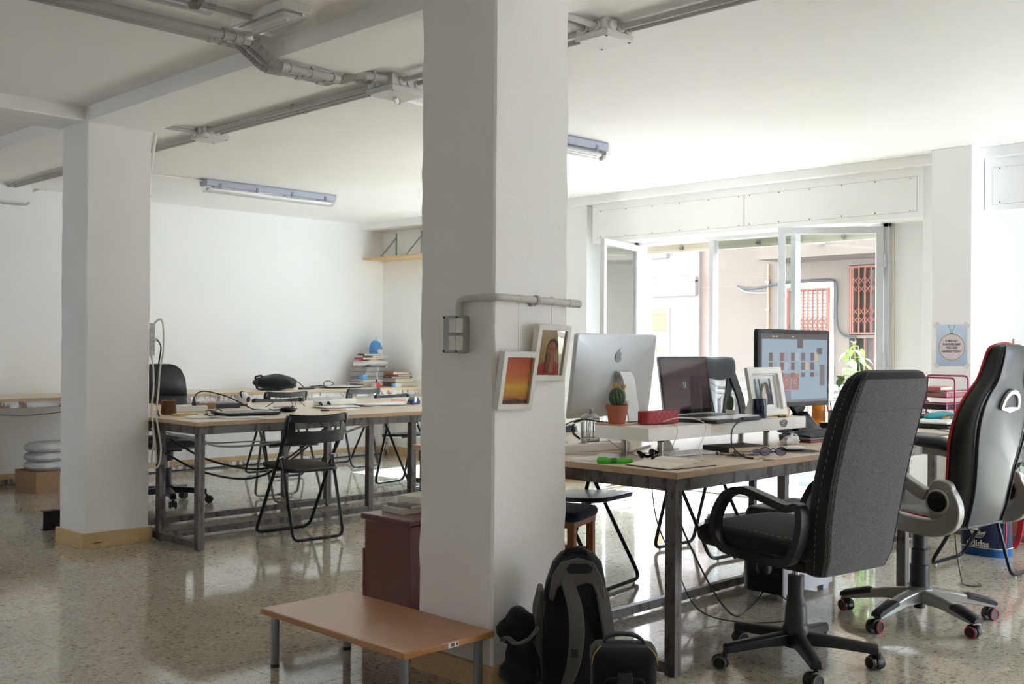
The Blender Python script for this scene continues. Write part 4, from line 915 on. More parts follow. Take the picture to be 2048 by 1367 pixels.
# mesh chair on the window side
t = thing('office_chair', 'black mesh office chair with headrest behind the open laptop', 'chair', (6.19, 3.88, 0), R(172))
star(t, 5, .30, .1, [(.08, .024, .115, .075), (1.0, .016, .085, .062)], CHROME, R(10), BLACK)
mk('hub', MB().lathe([(.035, .06), (.04, .13), (.028, .15), (.028, .38), (.0, .385)], n=20), BLACK, t)
rings = []
for y, w_, z0, z1 in ((-.24, .42, .44, .48), (0, .50, .43, .50), (.2, .49, .42, .50), (.26, .42, .44, .485)): rings.append([Vector((p.x, y, (z0+z1)/2+p.y)) for p in section(0, 0, 0, w_, z1-z0, 0, n=24, pw=3)])
mk('seat', MB().loft(rings), FELTD, t)
def meshmat():
    q = NT('chair_mesh'); v = q.coord('Object', (230, 230, 230)); ch = q.n('ShaderNodeTexChecker'); ch.inputs['Scale'].default_value = 1; q.l(v, ch.inputs[0])
    tr = q.n('ShaderNodeBsdfTransparent'); q.b.inputs['Base Color'].default_value = lin('#4a4c50'); q.b.inputs['Roughness'].default_value = .8
    mx = q.n('ShaderNodeMixShader'); ma = q.n('ShaderNodeMath', operation='MULTIPLY'); ma.inputs[1].default_value = .85; q.l(ch.outputs['Fac'], ma.inputs[0]); q.l(ma.outputs[0], mx.inputs[0]); q.l(q.b.outputs[0], mx.inputs[1]); q.l(tr.outputs[0], mx.inputs[2]); q.l(mx.outputs[0], q.out.inputs[0]); return q.m
mk('mesh_back', MB().loft([[Vector((x, y-.03*(1-(x/.23)**2), z)) for x in (-w_, -w_/2, 0, w_/2, w_)]+[Vector((x, y-.03*(1-(x/.23)**2)-.004, z)) for x in (w_, w_/2, 0, -w_/2, -w_)] for z, y, w_ in ((.56, -.25, .20), (.70, -.27, .215), (.85, -.275, .20), (1.0, -.29, .13))]), meshmat(), t)
fr = MB()
for s in (-1, 1):
    fr.ribbon(smooth([(s*.21, -.25, .55), (s*.225, -.275, .72), (s*.20, -.285, .85), (s*.14, -.30, 1.0), (s*.125, -.31, 1.06)], 6), .065, .018, (0, 1, 0))
    fr.ribbon(smooth([(s*.05, -.27, .55), (s*.07, -.30, .75), (s*.11, -.31, .92), (s*.13, -.31, 1.03)], 6), .06, .016, (0, 1, 0))
fr.ribbon([(-.14, -.315, 1.045), (0, -.34, 1.055), (.14, -.315, 1.045)], .06, .02, (0, 1, 0), sub=6)
mk('back_frame', fr, BLACK, t, bevel=.006)
rings = []
for z, y, w_, dp in ((.99, -.29, .27, .03), (1.005, -.292, .30, .05), (1.05, -.30, .32, .06), (1.10, -.315, .335, .06), (1.125, -.322, .31, .045), (1.137, -.326, .2, .02)): rings.append([Vector((p.x, p.y-.12*(.16-abs(p.x))*.5, z+.02*(abs(p.x)/.16-.5))) for p in section(0, y, 0, w_, dp, 0, n=28, pw=3.2)])
mk('headrest', MB().loft(rings), M('mesh_pad', '#1d1e20', .6, bump=.2, bs=600), t)
for s in (-1, 1): mk('armrest', MB().bar((s*.27, .0, .47), (s*.27, .0, .68), .03, .05).box((s*.27, .03, .69), (.07, .24, .03)), BLACK, t, bevel=.008)
# ---------------------------------------------------------------- things on the right desk
DZ = .75
def cable(label, pts, r, m, sub=6, cat='cable', ends=None, group=None, name='cable'):
    t = thing(name, label, cat, pts[0], 0, group); o = Vector(pts[0])
    mk('wire', MB().tube([Vector(p)-o for p in pts], r, 6, sub=sub), m, t)
    if ends:
        a, b = Vector(pts[-2])-o, Vector(pts[-1])-o; d = (b-a).normalized()
        mk('plug', MB().cyl(b-d*.004, b+d*.02, r*1.9, r*1.4, 8), ends, t)
    return t
BLC = M('black_cable', '#131314', .45); WHC = M('white_cable', '#dcd8cf', .45)
# riser shelf
t = thing('monitor_riser', 'long white lacquer shelf on short steel legs standing on the right desk', 'shelf', (4.0, 2.74, DZ), R(-.6))
mk('board', MB().bb((-.598, -.14, .076), (.598, .14, .129)), WLAC, t, bevel=.0015)
for x, y in ((-.49, .07), (-.455, -.09), (.335, -.09), (.40, .09)):
    l = mk('leg', MB().cyl((x, y, .004), (x, y, .066), .0125, n=18), BRUSH, t); mk('leg_cap', MB().cyl((x, y, .064), (x, y, .076), .014, n=18), BLACK, l); mk('foot', MB().cyl((x, y, 0), (x, y, .005), .016, n=18), BRUSH, l)
lb = mk('paper_label', MB().bb((-.17, -.1408, .085), (-.055, -.1400, .128)), M('cream_paper', '#e6dfd0', .8), t, smooth_a=0)
ln = MB()
for k in range(2): ln.bb((-.15, -.1411, .104-.009*k), (-.085, -.1407, .1055-.009*k))
mk('label_print', ln, M('grey_print', '#b3aca0', .8), lb, smooth_a=0, label='faint lines of print on the label')
q = mk('sticker', MB().prism([(.40+.033*math.cos(a)*(1+.12*math.sin(3*a)), .104+.019*math.sin(a)*(1+.15*math.cos(2*a))) for a in [R(18*k) for k in range(20)]], (0, -.1402, 0), (1, 0, 0), (0, 0, 1), .0005), M('sticker_dark', '#6a6468', .6), t, smooth_a=0)
sc_ = MB()
for k in range(3): sc_.tube([(.375+.012*i, -.141, .113-.009*k+.003*math.sin(i*2.2+k)) for i in range(5)], .0011, 4, sub=4)
mk('sticker_script', sc_, M('sticker_light', '#d8d2d2', .6), q, label='pale looping script on the sticker')
RZ = DZ+.129
# coaster, cactus
t = thing('coaster', 'square wooden coaster under the cactus pot on the white riser', 'coaster', (3.475, 2.825, RZ), R(4))
mk('slab', MB().bb((-.068, -.068, 0), (.068, .068, .006)), M('coaster_wood', '#c69c80', .5), t, bevel=.001); mk('base_pad', MB().bb((-.067, -.067, -.0), (.067, .067, .002)), DARK, t, smooth_a=0)
t = thing('potted_cactus', 'round green cactus with two yellow flowers in a terracotta pot', 'plant', (3.44, 2.80, RZ+.006))
CLAY = M('terracotta', '#a45a44', .7, bump=.1, bs=150)
mk('pot', MB().lathe([(.0, 0), (.033, 0), (.0345, .004), (.042, .058), (.0455, .058), (.047, .078), (.043, .078), (.042, .066), (0, .066)], n=36), CLAY, t)
so = mk('soil', MB().ell((0, 0, .066), (.0415, .0415, .010), 18, 6, lambda p: Vector((p.x, p.y, p.z*(1+.5*math.sin(p.x*260)*math.cos(p.y*310))))), M('soil', '#4c3528', .95, bump=.8, bs=120), t)
nr = 15; rings = []
for i in range(17):
    a = -math.pi/2+.12+(math.pi-.14)*i/16; ring = []
    for k in range(nr*4):
        th = 2*math.pi*k/(nr*4); rr = .0315*math.cos(a)*(1+.09*math.cos(nr*th+i*.55)); ring.append((rr*math.cos(th), rr*math.sin(th), .108+.040*math.sin(a)))
    rings.append(ring)
mk('cactus_body', MB().loft(rings), M('cactus_green', '#3c5238', .65, var=.25, vs_=60), t)
sp = MB(); random.seed(4)
for i in range(2, 16):
    a = -math.pi/2+.12+(math.pi-.14)*i/16
    for k in range(nr):
        th = 2*math.pi*(k-i*.55/6.283*1)/nr; rr = .0345*math.cos(a); c = Vector((rr*math.cos(th), rr*math.sin(th), .108+.041*math.sin(a))); n = Vector((math.cos(a)*math.cos(th), math.cos(a)*math.sin(th), math.sin(a)))
        for q_ in range(4):
            d = (n+Vector((random.uniform(-.8, .8), random.uniform(-.8, .8), random.uniform(-.8, .8)))).normalized(); s1 = d.orthogonal()*.0004; sp.add([c-s1, c+s1, c+d*random.uniform(.006, .011)], [[0, 1, 2]])
o = mk('spines', sp, M('spine', '#b8ac90', .7), t, smooth_a=0); o['kind'] = 'stuff'
for fx, fy, fz, tl in ((-.006, .004, .148, -8), (.022, -.012, .142, 22)):
    fm = MB()
    for k in range(7):
        th = 2*math.pi*k/7; d = Vector((math.cos(th), math.sin(th), 0)); s1 = Vector((-d.y, d.x, 0))
        fm.add([d*.004-s1*.003, d*.004+s1*.003, d*.011+s1*.005+Vector((0, 0, .012)), d*.008+Vector((0, 0, .024)), d*.011-s1*.005+Vector((0, 0, .012))], [[0, 1, 2, 3, 4]])
    fm.ell((0, 0, .008), (.008, .008, .010), 10, 6)
    o = mk('flower', fm, M('straw_flower', '#d8b366', .6), t); o.location = (fx, fy, fz); o.rotation_euler = (R(5), R(tl), 0)
# speaker
t = thing('bluetooth_speaker', 'small red quilted box speaker on the white riser', 'speaker', (3.635, 2.735, RZ), R(-9))
mk('body', MB().loft([[(x, y, z) for x, y in rrect(.185, .062, .008, 3)] for z in (0.002, .056)]), M('red_rubber', '#a5303a', .55), t, bevel=.005, seg=3)
g = MB()
for k in range(-5, 11):
    x0 = -.085+.03*k
    for s in (1, -1):
        a, b = Vector((x0, -.0318, .006)), Vector((x0+s*.052, -.0318, .052)); pts = [p for p in (a.lerp(b, i/8) for i in range(9)) if abs(p.x) < .086]
        if len(pts) > 1: g.tube([pts[0], pts[-1]], .0009, 4)
mk('quilt_ridge', g, M('red_rubber_light', '#b8434c', .5), t)['kind'] = 'stuff'
# laptop on riser
def SCN(c, e):                              # backlit screen colour
    k = 'screen_'+c
    if k not in _cache:
        q_ = NT(k); q_.base('#0c0c0e'); q_.b.inputs['Roughness'].default_value = .22; q_.b.inputs['Emission Color'].default_value = lin(c); q_.b.inputs['Emission Strength'].default_value = .40*e; _cache[k] = q_.m
    return _cache[k]
t = thing('laptop', 'open silver laptop with dark screen and black bumper case on the riser', 'laptop', (4.0, 2.715, RZ), R(3))
mk('case', MB().bb((-.19, -.135, 0), (.19, .13, .012)).bb((-.19, -.137, .0), (-.05, -.128, .018)).bb((.03, -.137, 0), (.19, -.128, .018)), BLACK, t, bevel=.003)
bs = mk('base', MB().loft([[(x, y, z) for x, y in rrect(.385, .252, .012, 4, (.008, 0))] for z in (.0125, .022)]), ALU, t, bevel=.002)
mk('trackpad', MB().bb((-.055, -.115, .0218), (.055, -.045, .0226)), M('trackpad', '#a9abad', .3), bs, smooth_a=0)
km = MB()
for r_ in range(5):
    for c_ in range(14): km.bb((-.165+.0238*c_, -.03+.021*r_, .022), (-.1450+.0238*c_, -.0125+.021*r_, .0238))
o = mk('keys', km, BLACK, bs, smooth_a=0); o['kind'] = 'stuff'
lid = mk('screen_lid', MB().prism(rrect(.400, .262, .012, 4, (.012, .131)), (0, .128, .022), (1, 0, 0), (0, .14, .99), -.007), ALU, t, bevel=.0015)
mk('bezel', MB().prism(rrect(.394, .256, .010, 4, (.012, .131)), (0, .1272, .022), (1, 0, 0), (0, .14, .99), .0006), M('screen_black', '#141013', .05, spec=.5), lid, smooth_a=0)
mk('display', MB().prism(rrect(.372, .226, .002, 2, (.012, .134)), (0, .1262, .022), (1, 0, 0), (0, .14, .99), .0004), M('screen_plum', '#2c2226', .05, emit=.25, spec=.7), lid, smooth_a=0)
wn = MB()                                  # small wing shaped emblem with a line of print below
wn.prism([(-.010, .146), (-.011, .135), (-.007, .126), (-.001, .122), (-.002, .127), (-.005, .133), (-.004, .143), (-.007, .148)], (0, .1254, .022), (1, 0, 0), (0, .14, .99), .0003).prism([(.010, .146), (.011, .135), (.007, .126), (.001, .122), (.002, .127), (.005, .133), (.004, .143), (.007, .148)], (0, .1254, .022), (1, 0, 0), (0, .14, .99), .0003)
wn.prism([(-.018, .119), (.018, .119), (.018, .1205), (-.018, .1205)], (0, .1254, .022), (1, 0, 0), (0, .14, .99), .0003)
mk('screen_emblem', wn, M('emblem_pale', '#6f777a', .4, emit=.2), lid, smooth_a=0)
# photo frame
t = thing('photo_frame', 'white stepped photo frame with a picture of a person hugging a pale dog', 'picture', (4.435, 2.72, RZ), R(-2)); t.scale = (1.12, 1.12, 1.05)
th = R(10); ax, az = Vector((1, 0, 0)), Vector((0, math.sin(th), math.cos(th)))
WF = M('frame_white_paint', '#e3e1dc', .4)
mk('moulding', MB().holed([(-.125, 0), (.125, 0), (.125, .22), (-.125, .22)], [(-.096, .029), (.096, .029), (.096, .191), (-.096, .191)], (0, -.02, 0), ax, az, .018), WF, t, bevel=.003)
mk('inner_step', MB().holed([(-.098, .027), (.098, .027), (.098, .193), (-.098, .193)], [(-.088, .037), (.088, .037), (.088, .183), (-.088, .183)], (0, -.014, 0), ax, az, .010), WF, t, bevel=.002)
mk('mount', MB().holed([(-.09, .035), (.09, .035), (.09, .185), (-.09, .185)], [(-.066, .052), (.066, .052), (.066, .170), (-.066, .170)], (0, -.011, 0), ax, az, .002), PAPER, t, smooth_a=0)
ph = mk('photo', MB().prism([(-.068, .05), (.068, .05), (.068, .172), (-.068, .172)], (0, -.0095, 0), ax, az, .001), ramp_mat('forest_photo', ((0, '#707a7c'), (.35, '#4d5a58'), (.6, '#8b9798'), (1, '#c4ccd0')), 9, .9), t, smooth_a=0)
def fl2(nm, pts, m, k): mk(nm, MB().prism(pts, (0, -.0107-.0003*k, 0), ax, az, .0002), m, ph, smooth_a=0)
el = lambda cx, cz, rx, rz, n=16: [(cx+rx*math.cos(2*math.pi*i/n), cz+rz*math.sin(2*math.pi*i/n)) for i in range(n)]
for x, w_ in ((-.048, .006), (-.02, .009), (.055, .008)): fl2('print_trunk', [(x, .052), (x+w_, .052), (x+w_, .170), (x, .170)], M('trunk_print', '#3c4446', .6), 1)
fl2('print_person', [(.0, .052), (.004, .10), (.02, .125), (.045, .12), (.062, .09), (.064, .052)], M('coat_print', '#33353b', .6), 2); fl2('print_hair', el(.028, .132, .020, .022), M('hair_print', '#3c2b26', .5), 3); fl2('print_face', el(.018, .126, .009, .012), M('skin_print', '#b9714c', .5), 4)
fl2('print_dog', el(.008, .085, .019, .034), M('dog_print', '#c9c3bb', .6), 5); fl2('print_dog_head', el(.012, .112, .011, .012), M('dog_print', '#c9c3bb', .6), 6)
mk('back_stand', MB().bar((0, .02, .15), (0, .075, .002), .05, .003, (1, 0, 0)), WF, t)
t = thing('mug', 'dark navy enamel mug with yellow inside on the white riser', 'mug', (4.305, 2.665, RZ))
mk('cup', MB().lathe([(0, .0), (.030, .0), (.032, .003), (.032, .086), (.0305, .088), (.029, .086), (.029, .006), (0, .005)], n=32), M('navy_glaze', '#121a38', .15, coat=.5), t); mk('inside', MB().lathe([(.0288, .085), (.0288, .007), (0, .006)], n=28), M('yellow_glaze', '#d9cf7c', .3), t)
mk('handle', MB().tube([(.02, .025, .072), (.035, .042, .07), (.042, .05, .045), (.035, .042, .02), (.021, .025, .018)], .005, 8, sub=4), M('navy_glaze', '#121a38', .15, coat=.5), t)
t = thing('sticky_notes', 'small yellow note pad on the riser behind the navy mug', 'notepad', (4.49, 2.665, RZ), R(12)); mk('pad', MB().bb((-.038, -.03, 0), (.038, .03, .008)), M('note_yellow', '#e0b24a', .8), t, bevel=.0005)
t = thing('marker', 'short black marker lying before the yellow notes on the riser', 'pen', (4.44, 2.625, RZ+.005), R(-4)); mk('barrel', MB().cyl((-.03, 0, 0), (.02, 0, 0), .005, n=12), BLACK, t); mk('cap', MB().cyl((.02, 0, 0), (.04, 0, 0), .0056, n=12), M('note_yellow', '#e0b24a', .8), t)
t = thing('small_cactus', 'tiny dark cactus in a white pot left of the photo frame', 'plant', (4.31, 2.825, RZ)); mk('pot', MB().lathe([(0, 0), (.018, 0), (.024, .03), (.021, .03), (.0, .027)], n=20), WHITE, t); mk('cactus_body', MB().ell((0, 0, .06), (.015, .015, .038), 16, 10, lambda p: Vector((p.x*(1+.12*math.cos(8*math.atan2(p.y, p.x))), p.y*(1+.12*math.cos(8*math.atan2(p.y, p.x))), p.z))), M('cactus_green', '#3c5238', .65), t)
# all-in-one computer seen from behind
t = thing('desktop_computer', 'silver all-in-one computer seen from behind beside the near pillar', 'computer', (4.225, 3.46, DZ), R(1))
SIL = M('satin_aluminium', '#bfc0c1', .42, .55, var=.02)
TL = math.tan(R(7.5)); ty = lambda z: -(z-.30)*TL            # the panel leans back
rings = []
for y, sx, z0, z1 in ((.012, .325, .10, .516), (.004, .325, .10, .516), (-.006, .318, .106, .51), (-.018, .26, .15, .46), (-.024, .16, .22, .40)):
    rings.append([(x, y+ty(z+(z0+z1)/2), z+(z0+z1)/2) for x, z in rrect(sx*2, z1-z0, .012, 3)])
mk('shell', MB().loft(rings), SIL, t); mk('screen', MB().loft([[(x, y+ty(z+.308), z+.308) for x, z in rrect(.644, .41, .01, 3)] for y in (.012, .016)]), M('screen_black', '#141013', .05), t)
ap = []                                     # bitten fruit emblem
for k in range(48):
    a = 2*math.pi*k/48; r_ = 1-.15*math.exp(-((a-math.pi/2)/.28)**2)-.09*math.exp(-((a-3*math.pi/2)/.22)**2)+.05*math.cos(a)**2
    x, z = .027*r_*math.cos(a), .028*r_*math.sin(a)
    if math.hypot(x-.031, z-.004) < .0125: an = math.atan2(z-.004, x-.031); x, z = .031+.0125*math.cos(an), .004+.0125*math.sin(an)
    ap.append((x, z))
LOGO = M('emblem_grey', '#8e9096', .5)
ez = .40; em = MB()
for oy in (0,): em.prism([(x, z) for x, z in ap], (-.012, ty(ez)-.0245, ez), (1, 0, 0), (0, -TL, 1), .0015).prism([(-.001, .028), (.001, .036), (.0075, .044), (.0085, .038), (.005, .031)], (-.012, ty(ez)-.0245, ez), (1, 0, 0), (0, -TL, 1), .0015)
mk('emblem', em, LOGO, t, smooth_a=0)
mk('stand', MB().ribbon([(.03, -.02, .322), (.03, -.05, .322), (.03, -.07, .29), (.03, -.12, .02), (.03, -.118, .006), (.03, -.06, .0045), (.03, .08, .0045)], .095, .007, side=(1, 0, 0)), M('satin_aluminium_light', '#d6d7d7', .4, .35), t, bevel=.003); mk('stand_hinge', MB().cyl((-.022, -.035, .318), (.082, -.035, .318), .012, n=14), SIL, t)
mk('cable_disc', MB().cyl((-.02, -.075, .17), (-.02, -.09, .17), .034, n=22).cyl((-.02, -.09, .17), (-.02, -.112, .17), .013, n=12), M('clear_disc', '#cfccc4', .3), t)
mk('port', MB().cyl((-.10, ty(.13)-.006, .13), (-.10, ty(.13), .13), .004, n=10).box((.16, ty(.118)-.004, .118), (.07, .004, .005)), DARK, t)
# french press
t = thing('french_press', 'glass and steel coffee press beside the near pillar on the desk', 'coffee press', (3.74, 3.20, DZ))
mk('glass_body', MB().lathe([(.040, .004), (.040, .125), (.0385, .125), (.0385, .006)], n=28), glassy('press_glass', (.95, .95, .94, 1), .12), t)
fm = MB()
for z in (.012, .035, .118): fm.tube([(.042*math.cos(R(15*k)), .042*math.sin(R(15*k)), z) for k in range(24)], .0022, 5, closed=True)
for k in range(4): fm.bar((.0425*math.cos(R(90*k+20)), .0425*math.sin(R(90*k+20)), 0), (.0425*math.cos(R(90*k+20)), .0425*math.sin(R(90*k+20)), .12), .006, .002)
mk('steel_frame', fm, CHROME, t); mk('lid', MB().lathe([(.044, .122), (.044, .128), (.036, .138), (.018, .148), (.006, .150)], n=28), BRUSH, t)
mk('plunger', MB().cyl((0, 0, .02), (0, 0, .165), .0025, n=8).cyl((0, 0, .02), (0, 0, .026), .037, n=24), BRUSH, t); mk('knob', MB().lathe([(.004, .150), (.005, .154), (.014, .156), (.014, .168), (.011, .170), (0, .170)], n=16), BRUSH, t)
mk('handle', MB().tube([(-.03, .03, .11), (-.05, .05, .105), (-.055, .055, .06), (-.032, .032, .03)], .005, 8, sub=4), BLACK, t)
# small stuff at the pillar end of the desk
t = thing('power_strip', 'long white power strip lying near the pillar end of the desk', 'power strip', (3.52, 3.03, DZ), R(-9)); mk('body', MB().bb((-.23, -.028, 0), (.23, .028, .036)), WHITE, t, bevel=.006, seg=3)
for k in range(3):
    s_ = mk('socket', MB().lathe([(.019, .0362), (.0205, .0375), (.022, .0362)], (-.15+.13*k, 0, 0), 18), M('socket_grey', '#c9c7c2', .5), t)
t = thing('plug_adapter', 'white cube plug adapter with a black plug standing near the pillar', 'plug', (3.47, 3.13, DZ), R(10)); mk('body', MB().bb((-.022, -.022, 0), (.022, .022, .042)), WHITE, t, bevel=.004); mk('black_plug', MB().lathe([(.011, .042), (.012, .05), (.007, .068), (.003, .078)], n=12), BLACK, t)
t = thing('snack_wrapper', 'red and white crumpled wrapper beside the white cube adapter', 'wrapper', (3.42, 3.20, DZ), R(20)); mk('foil', MB().ell((0, 0, .018), (.05, .03, .02), 14, 8, lambda p: p*(1+.2*math.sin(p.x*170+p.y*90))), M('wrapper_red', '#b8414a', .3), t); mk('foil_end', MB().ell((-.035, .012, .022), (.03, .02, .018), 12, 6, lambda p: p*(1+.25*math.sin(p.x*210))), M('wrapper_white', '#e6e2da', .3), t)
t = thing('folded_paper', 'folded white sheet on the desk end left of the green highlighter', 'paper', (3.31, 2.81, DZ), R(3)); mk('sheet', MB().prism([(-.10, .0), (.10, .0), (.105, .004), (-.095, .006)], (0, -.05, .0005), (1, 0, 0), (0, 0, 1), -.10), PAPER, t, smooth_a=0); mk('fold', MB().prism([(.06, .001), (.105, .005), (.10, .016), (.07, .010)], (0, -.05, 0), (1, 0, 0), (0, 0, 1), -.09), PAPER, t, smooth_a=0)
t = thing('highlighter', 'bright green highlighter at the left corner of the right desk', 'pen', (3.243, 2.645, DZ+.0105), R(-42)); GRN = M('highlighter_green', '#4fc83a', .35)
mk('barrel', MB().lathe([(0, -.03), (.010, -.03), (.0105, -.02), (.0105, .055), (.008, .066), (.0, .070)], n=20, ax='X'), GRN, t); mk('cap', MB().lathe([(0, -.074), (.008, -.072), (.0115, -.064), (.0118, -.028), (.0105, -.026)], n=20, ax='X'), GRN, t); mk('print_band', MB().lathe([(.0107, -.018), (.0107, .004)], n=20, ax='X'), M('green_print', '#2f7f2c', .5), t); mk('clip', MB().bb((-.068, -.0025, .0105), (-.032, .0025, .014)), GRN, t, bevel=.001)
t = thing('open_notebook', 'open cream paged notebook lying at the corner of the right desk', 'notebook', (3.345, 2.455, DZ), R(-6))
COV = M('black_cover', '#1c1b1b', .5)
for s in (-1, 1):
    pr1 = [(0, .004), (.01, .012), (.03, .017), (.07, .013), (.132, .006)]; sec = [(s*x, z) for x, z in pr1]+[(s*.132, .0035), (0, .002)]
    mk('page_block', MB().prism(sec, (0, .105, 0), (1, 0, 0), (0, 0, 1), .21), M('cream_pages', '#efe9da', .85), t)
    mk('cover', MB().bb((min(0, s*.136), -.108, .0), (max(0, s*.136), .108, .002)), COV, t)
mk('loose_page', MB().prism([(.0, .006), (.02, .022), (.06, .026), (.125, .014), (.125, .0135), (.06, .0255), (.02, .0215)], (0, .100, 0), (1, 0, 0), (0, 0, 1), .20), M('cream_pages', '#efe9da', .85), t)
t = thing('key_strap', 'bunched glossy black strap lying between the riser legs', 'strap', (3.47, 2.66, DZ), R(15)); mk('strap', MB().tube([(-.06, .0, .012), (-.045, .02, .03), (-.02, .0, .012), (.0, -.012, .018), (.03, 0, .032), (.055, .01, .026), (.06, -.02, .014), (.02, -.03, .012), (-.02, -.025, .01)], .011, 8, sub=6, flat=.55), M('glossy_black', '#101011', .15), t); mk('buckle', MB().box((.062, 0, .02), (.02, .012, .01)), CHROME, t, bevel=.002)
t = thing('white_keyboard', 'slim white keyboard under the front edge of the riser', 'keyboard', (3.73, 2.67, DZ), R(-10)); mk('body', MB().bb((-.14, -.057, 0), (.14, .057, .009)), M('satin_aluminium', '#bfc0c1', .42, .55), t, bevel=.003)
km = MB()
for r_ in range(5):
    for c_ in range(14): km.bb((-.135+.0194*c_, -.052+.0212*r_, .009), (-.1185+.0194*c_, -.0335+.0212*r_, .0115))
mk('keys', km, WHITE, t, smooth_a=0)['kind'] = 'stuff'
t = thing('white_phone_stand', 'small white wedge stand behind the white keyboard under the riser', 'stand', (3.86, 2.86, DZ), R(-8)); mk('wedge', MB().prism([(-.05, 0), (.05, 0), (.03, .045), (-.03, .045)], (0, 0, 0), (1, 0, 0), (0, .25, 1), -.012), WHITE, t, bevel=.003); mk('foot', MB().bb((-.05, -.03, 0), (.05, .02, .004)), WHITE, t, bevel=.001)
book('black hardcover notebook under the right part of the riser', (4.06, 2.63, DZ), .24, .165, .022, '#26262a', R(-14), None, '#cfc3a4')
t = thing('earphones', 'tangled black wired earphones on the desk before the black notebook', 'earphones', (3.86, 2.47, DZ)); random.seed(12)
mk('wire', MB().tube([(random.uniform(-.09, .10), random.uniform(-.055, .055), .003+random.uniform(0, .006)) for k in range(16)]+[(-.05, -.13, .003), (-.10, -.16, .003)], .0013, 5, sub=8), BLC, t)
for x, y in ((-.055, .085), (.04, .06)): mk('earbud', MB().ell((x, y, .010), (.010, .008, .008), 12, 8).cyl((x, y, .010), (x+.014, y+.004, .010), .006, n=10), M('earbud_grey', '#5a5a5e', .3), t)
mk('jack', MB().cyl((-.10, -.16, .004), (-.075, -.178, .004), .003, n=8).cyl((-.075, -.178, .004), (-.062, -.188, .004), .0018, n=8), BRUSH, t)
t = thing('eyeglasses', 'brown framed eyeglasses with bluish lenses lying on the desk', 'glasses', (3.96, 2.385, DZ), R(-38)); TOR = M('tortoise', '#3a2018', .2)
for s in (-1, 1):
    pts = [(s*.034+.0235*math.cos(R(20*k)), -.003*math.sin(R(20*k)), .0195+.0165*math.sin(R(20*k))*(1+.12*s*math.cos(R(20*k)))) for k in range(18)]
    mk('rim', MB().tube(pts, .0024, 6, closed=True), TOR, t); mk('lens', MB().prism([(p[0], p[2]) for p in pts], (0, 0, 0), (1, 0, 0), (0, -.15, 1), .0012), glassy('blue_lens', (.62, .62, .85, 1), .22), t)
    mk('temple', MB().tube([(s*.061, .002, .026), (s*.062, .06, .018), (s*.058, .12, .006), (s*.055, .138, .003)], .0022, 6, sub=3), TOR, t)
mk('bridge', MB().tube([(-.013, 0, .026), (0, -.002, .031), (.013, 0, .026)], .0026, 6, sub=3), TOR, t)
t = thing('blue_pen', 'blue pen lying behind the eyeglasses', 'pen', (4.06, 2.47, DZ+.005), R(-30)); mk('barrel', MB().cyl((-.07, 0, 0), (.05, 0, 0), .0045, n=10), M('pen_blue', '#2f62b8', .35), t); mk('tip', MB().cyl((.05, 0, 0), (.066, 0, 0), .004, .001, n=10), BRUSH, t)
t = thing('mouse_pad', 'small round black mouse pad at the desk edge', 'mouse pad', (4.22, 2.41, DZ)); mk('mat', MB().cyl((0, 0, 0), (0, 0, .003), .085, n=36), M('pad_black2', '#1b1b1d', .7), t); mk('rim', MB().tube([(.0855*math.cos(R(12*k)), .0855*math.sin(R(12*k)), .0015) for k in range(30)], .0016, 5, closed=True), M('pad_rim', '#c9c5bd', .6), t)
t = thing('white_mouse', 'flat white and silver computer mouse on the round black pad', 'mouse', (4.215, 2.44, DZ+.003), R(-35)); mk('shell', MB().ell((0, 0, .010), (.056, .029, .013), 18, 10, lambda p: Vector((p.x, p.y, max(p.z, -.004)))), WHITE, t); mk('base', MB().ell((0, 0, .006), (.055, .030, .006), 18, 6), ALU, t)
# monitor
t = thing('computer_monitor', 'black framed computer monitor showing a blue grey artboard screen', 'monitor', (5.06, 2.935, DZ), R(-5))
mk('casing', MB().loft([[(x, y, z+.345) for x, z in rrect(.63*a, .405*b, .012, 3)] for y, a, b in ((-.014, 1, 1), (.012, 1, 1), (.03, .92, .9), (.05, .6, .6))]), M('piano_black', '#0f0f11', .08), t, bevel=.003)
dp = mk('display', MB().bb((-.293, -.0155, .168), (.293, -.0145, .525)), SCN('#8597a5', 1), t, smooth_a=0)
def px(nm, x0, x1, z0, z1, c, e=.3, k=1): mk(nm, MB().bb((x0, -.0158-.0003*k, z0), (x1, -.0152-.0003*k, z1)), SCN(c, 1), dp, smooth_a=0)
px('screen_toolbar', -.293, .293, .497, .525, '#4e423f'); px('screen_toolbar', -.293, -.283, .168, .497, '#564b48'); px('screen_toolbar', -.283, .293, .168, .182, '#6c6a70')
px('screen_panel', .02, .07, .450, .505, '#5b504d', .3, 2); px('screen_panel', .195, .245, .418, .452, '#5e5654'); px('screen_panel', .225, .27, .25, .362, '#6a6467')
for i, x in enumerate((-.225, -.13, -.035, .055, .14)):
    for j, z in enumerate((.385, .335, .298)):
        h = .042 if j < 2 else .024
        px('artboard', x, x+.031, z, z+h, ('#5c4a46', '#7a4a46', '#6a5450', '#6b5660', '#5f4e57')[i]); px('artboard', x+.04, x+.068, z, z+h, ('#8c9ca6', '#94888c', '#9aa3a8', '#8796a4', '#b6a37a')[(i+j) % 5])
for x, c in ((-.18, '#8a6a66'), (-.105, '#8d6663'), (-.03, '#8a6562')): px('artboard', x, x+.068, .232, .318, c)
px('artboard', -.105, -.035, .182, .228, '#6f7380')
for x in (-.2, -.17, -.03): px('screen_icon', x, x+.02, .507, .514, '#9aa0a5', .3, 2)
lo_ = MB()
for cx in (-.071, .004): lo_.tube([(cx+.012*math.cos(R(30*k)), -.0162, .275+.012*math.sin(R(30*k))) for k in range(11)], .0012, 4)
mk('artboard_mark', lo_, M('mark_pale', '#b59a96', .4, emit=.3), dp)
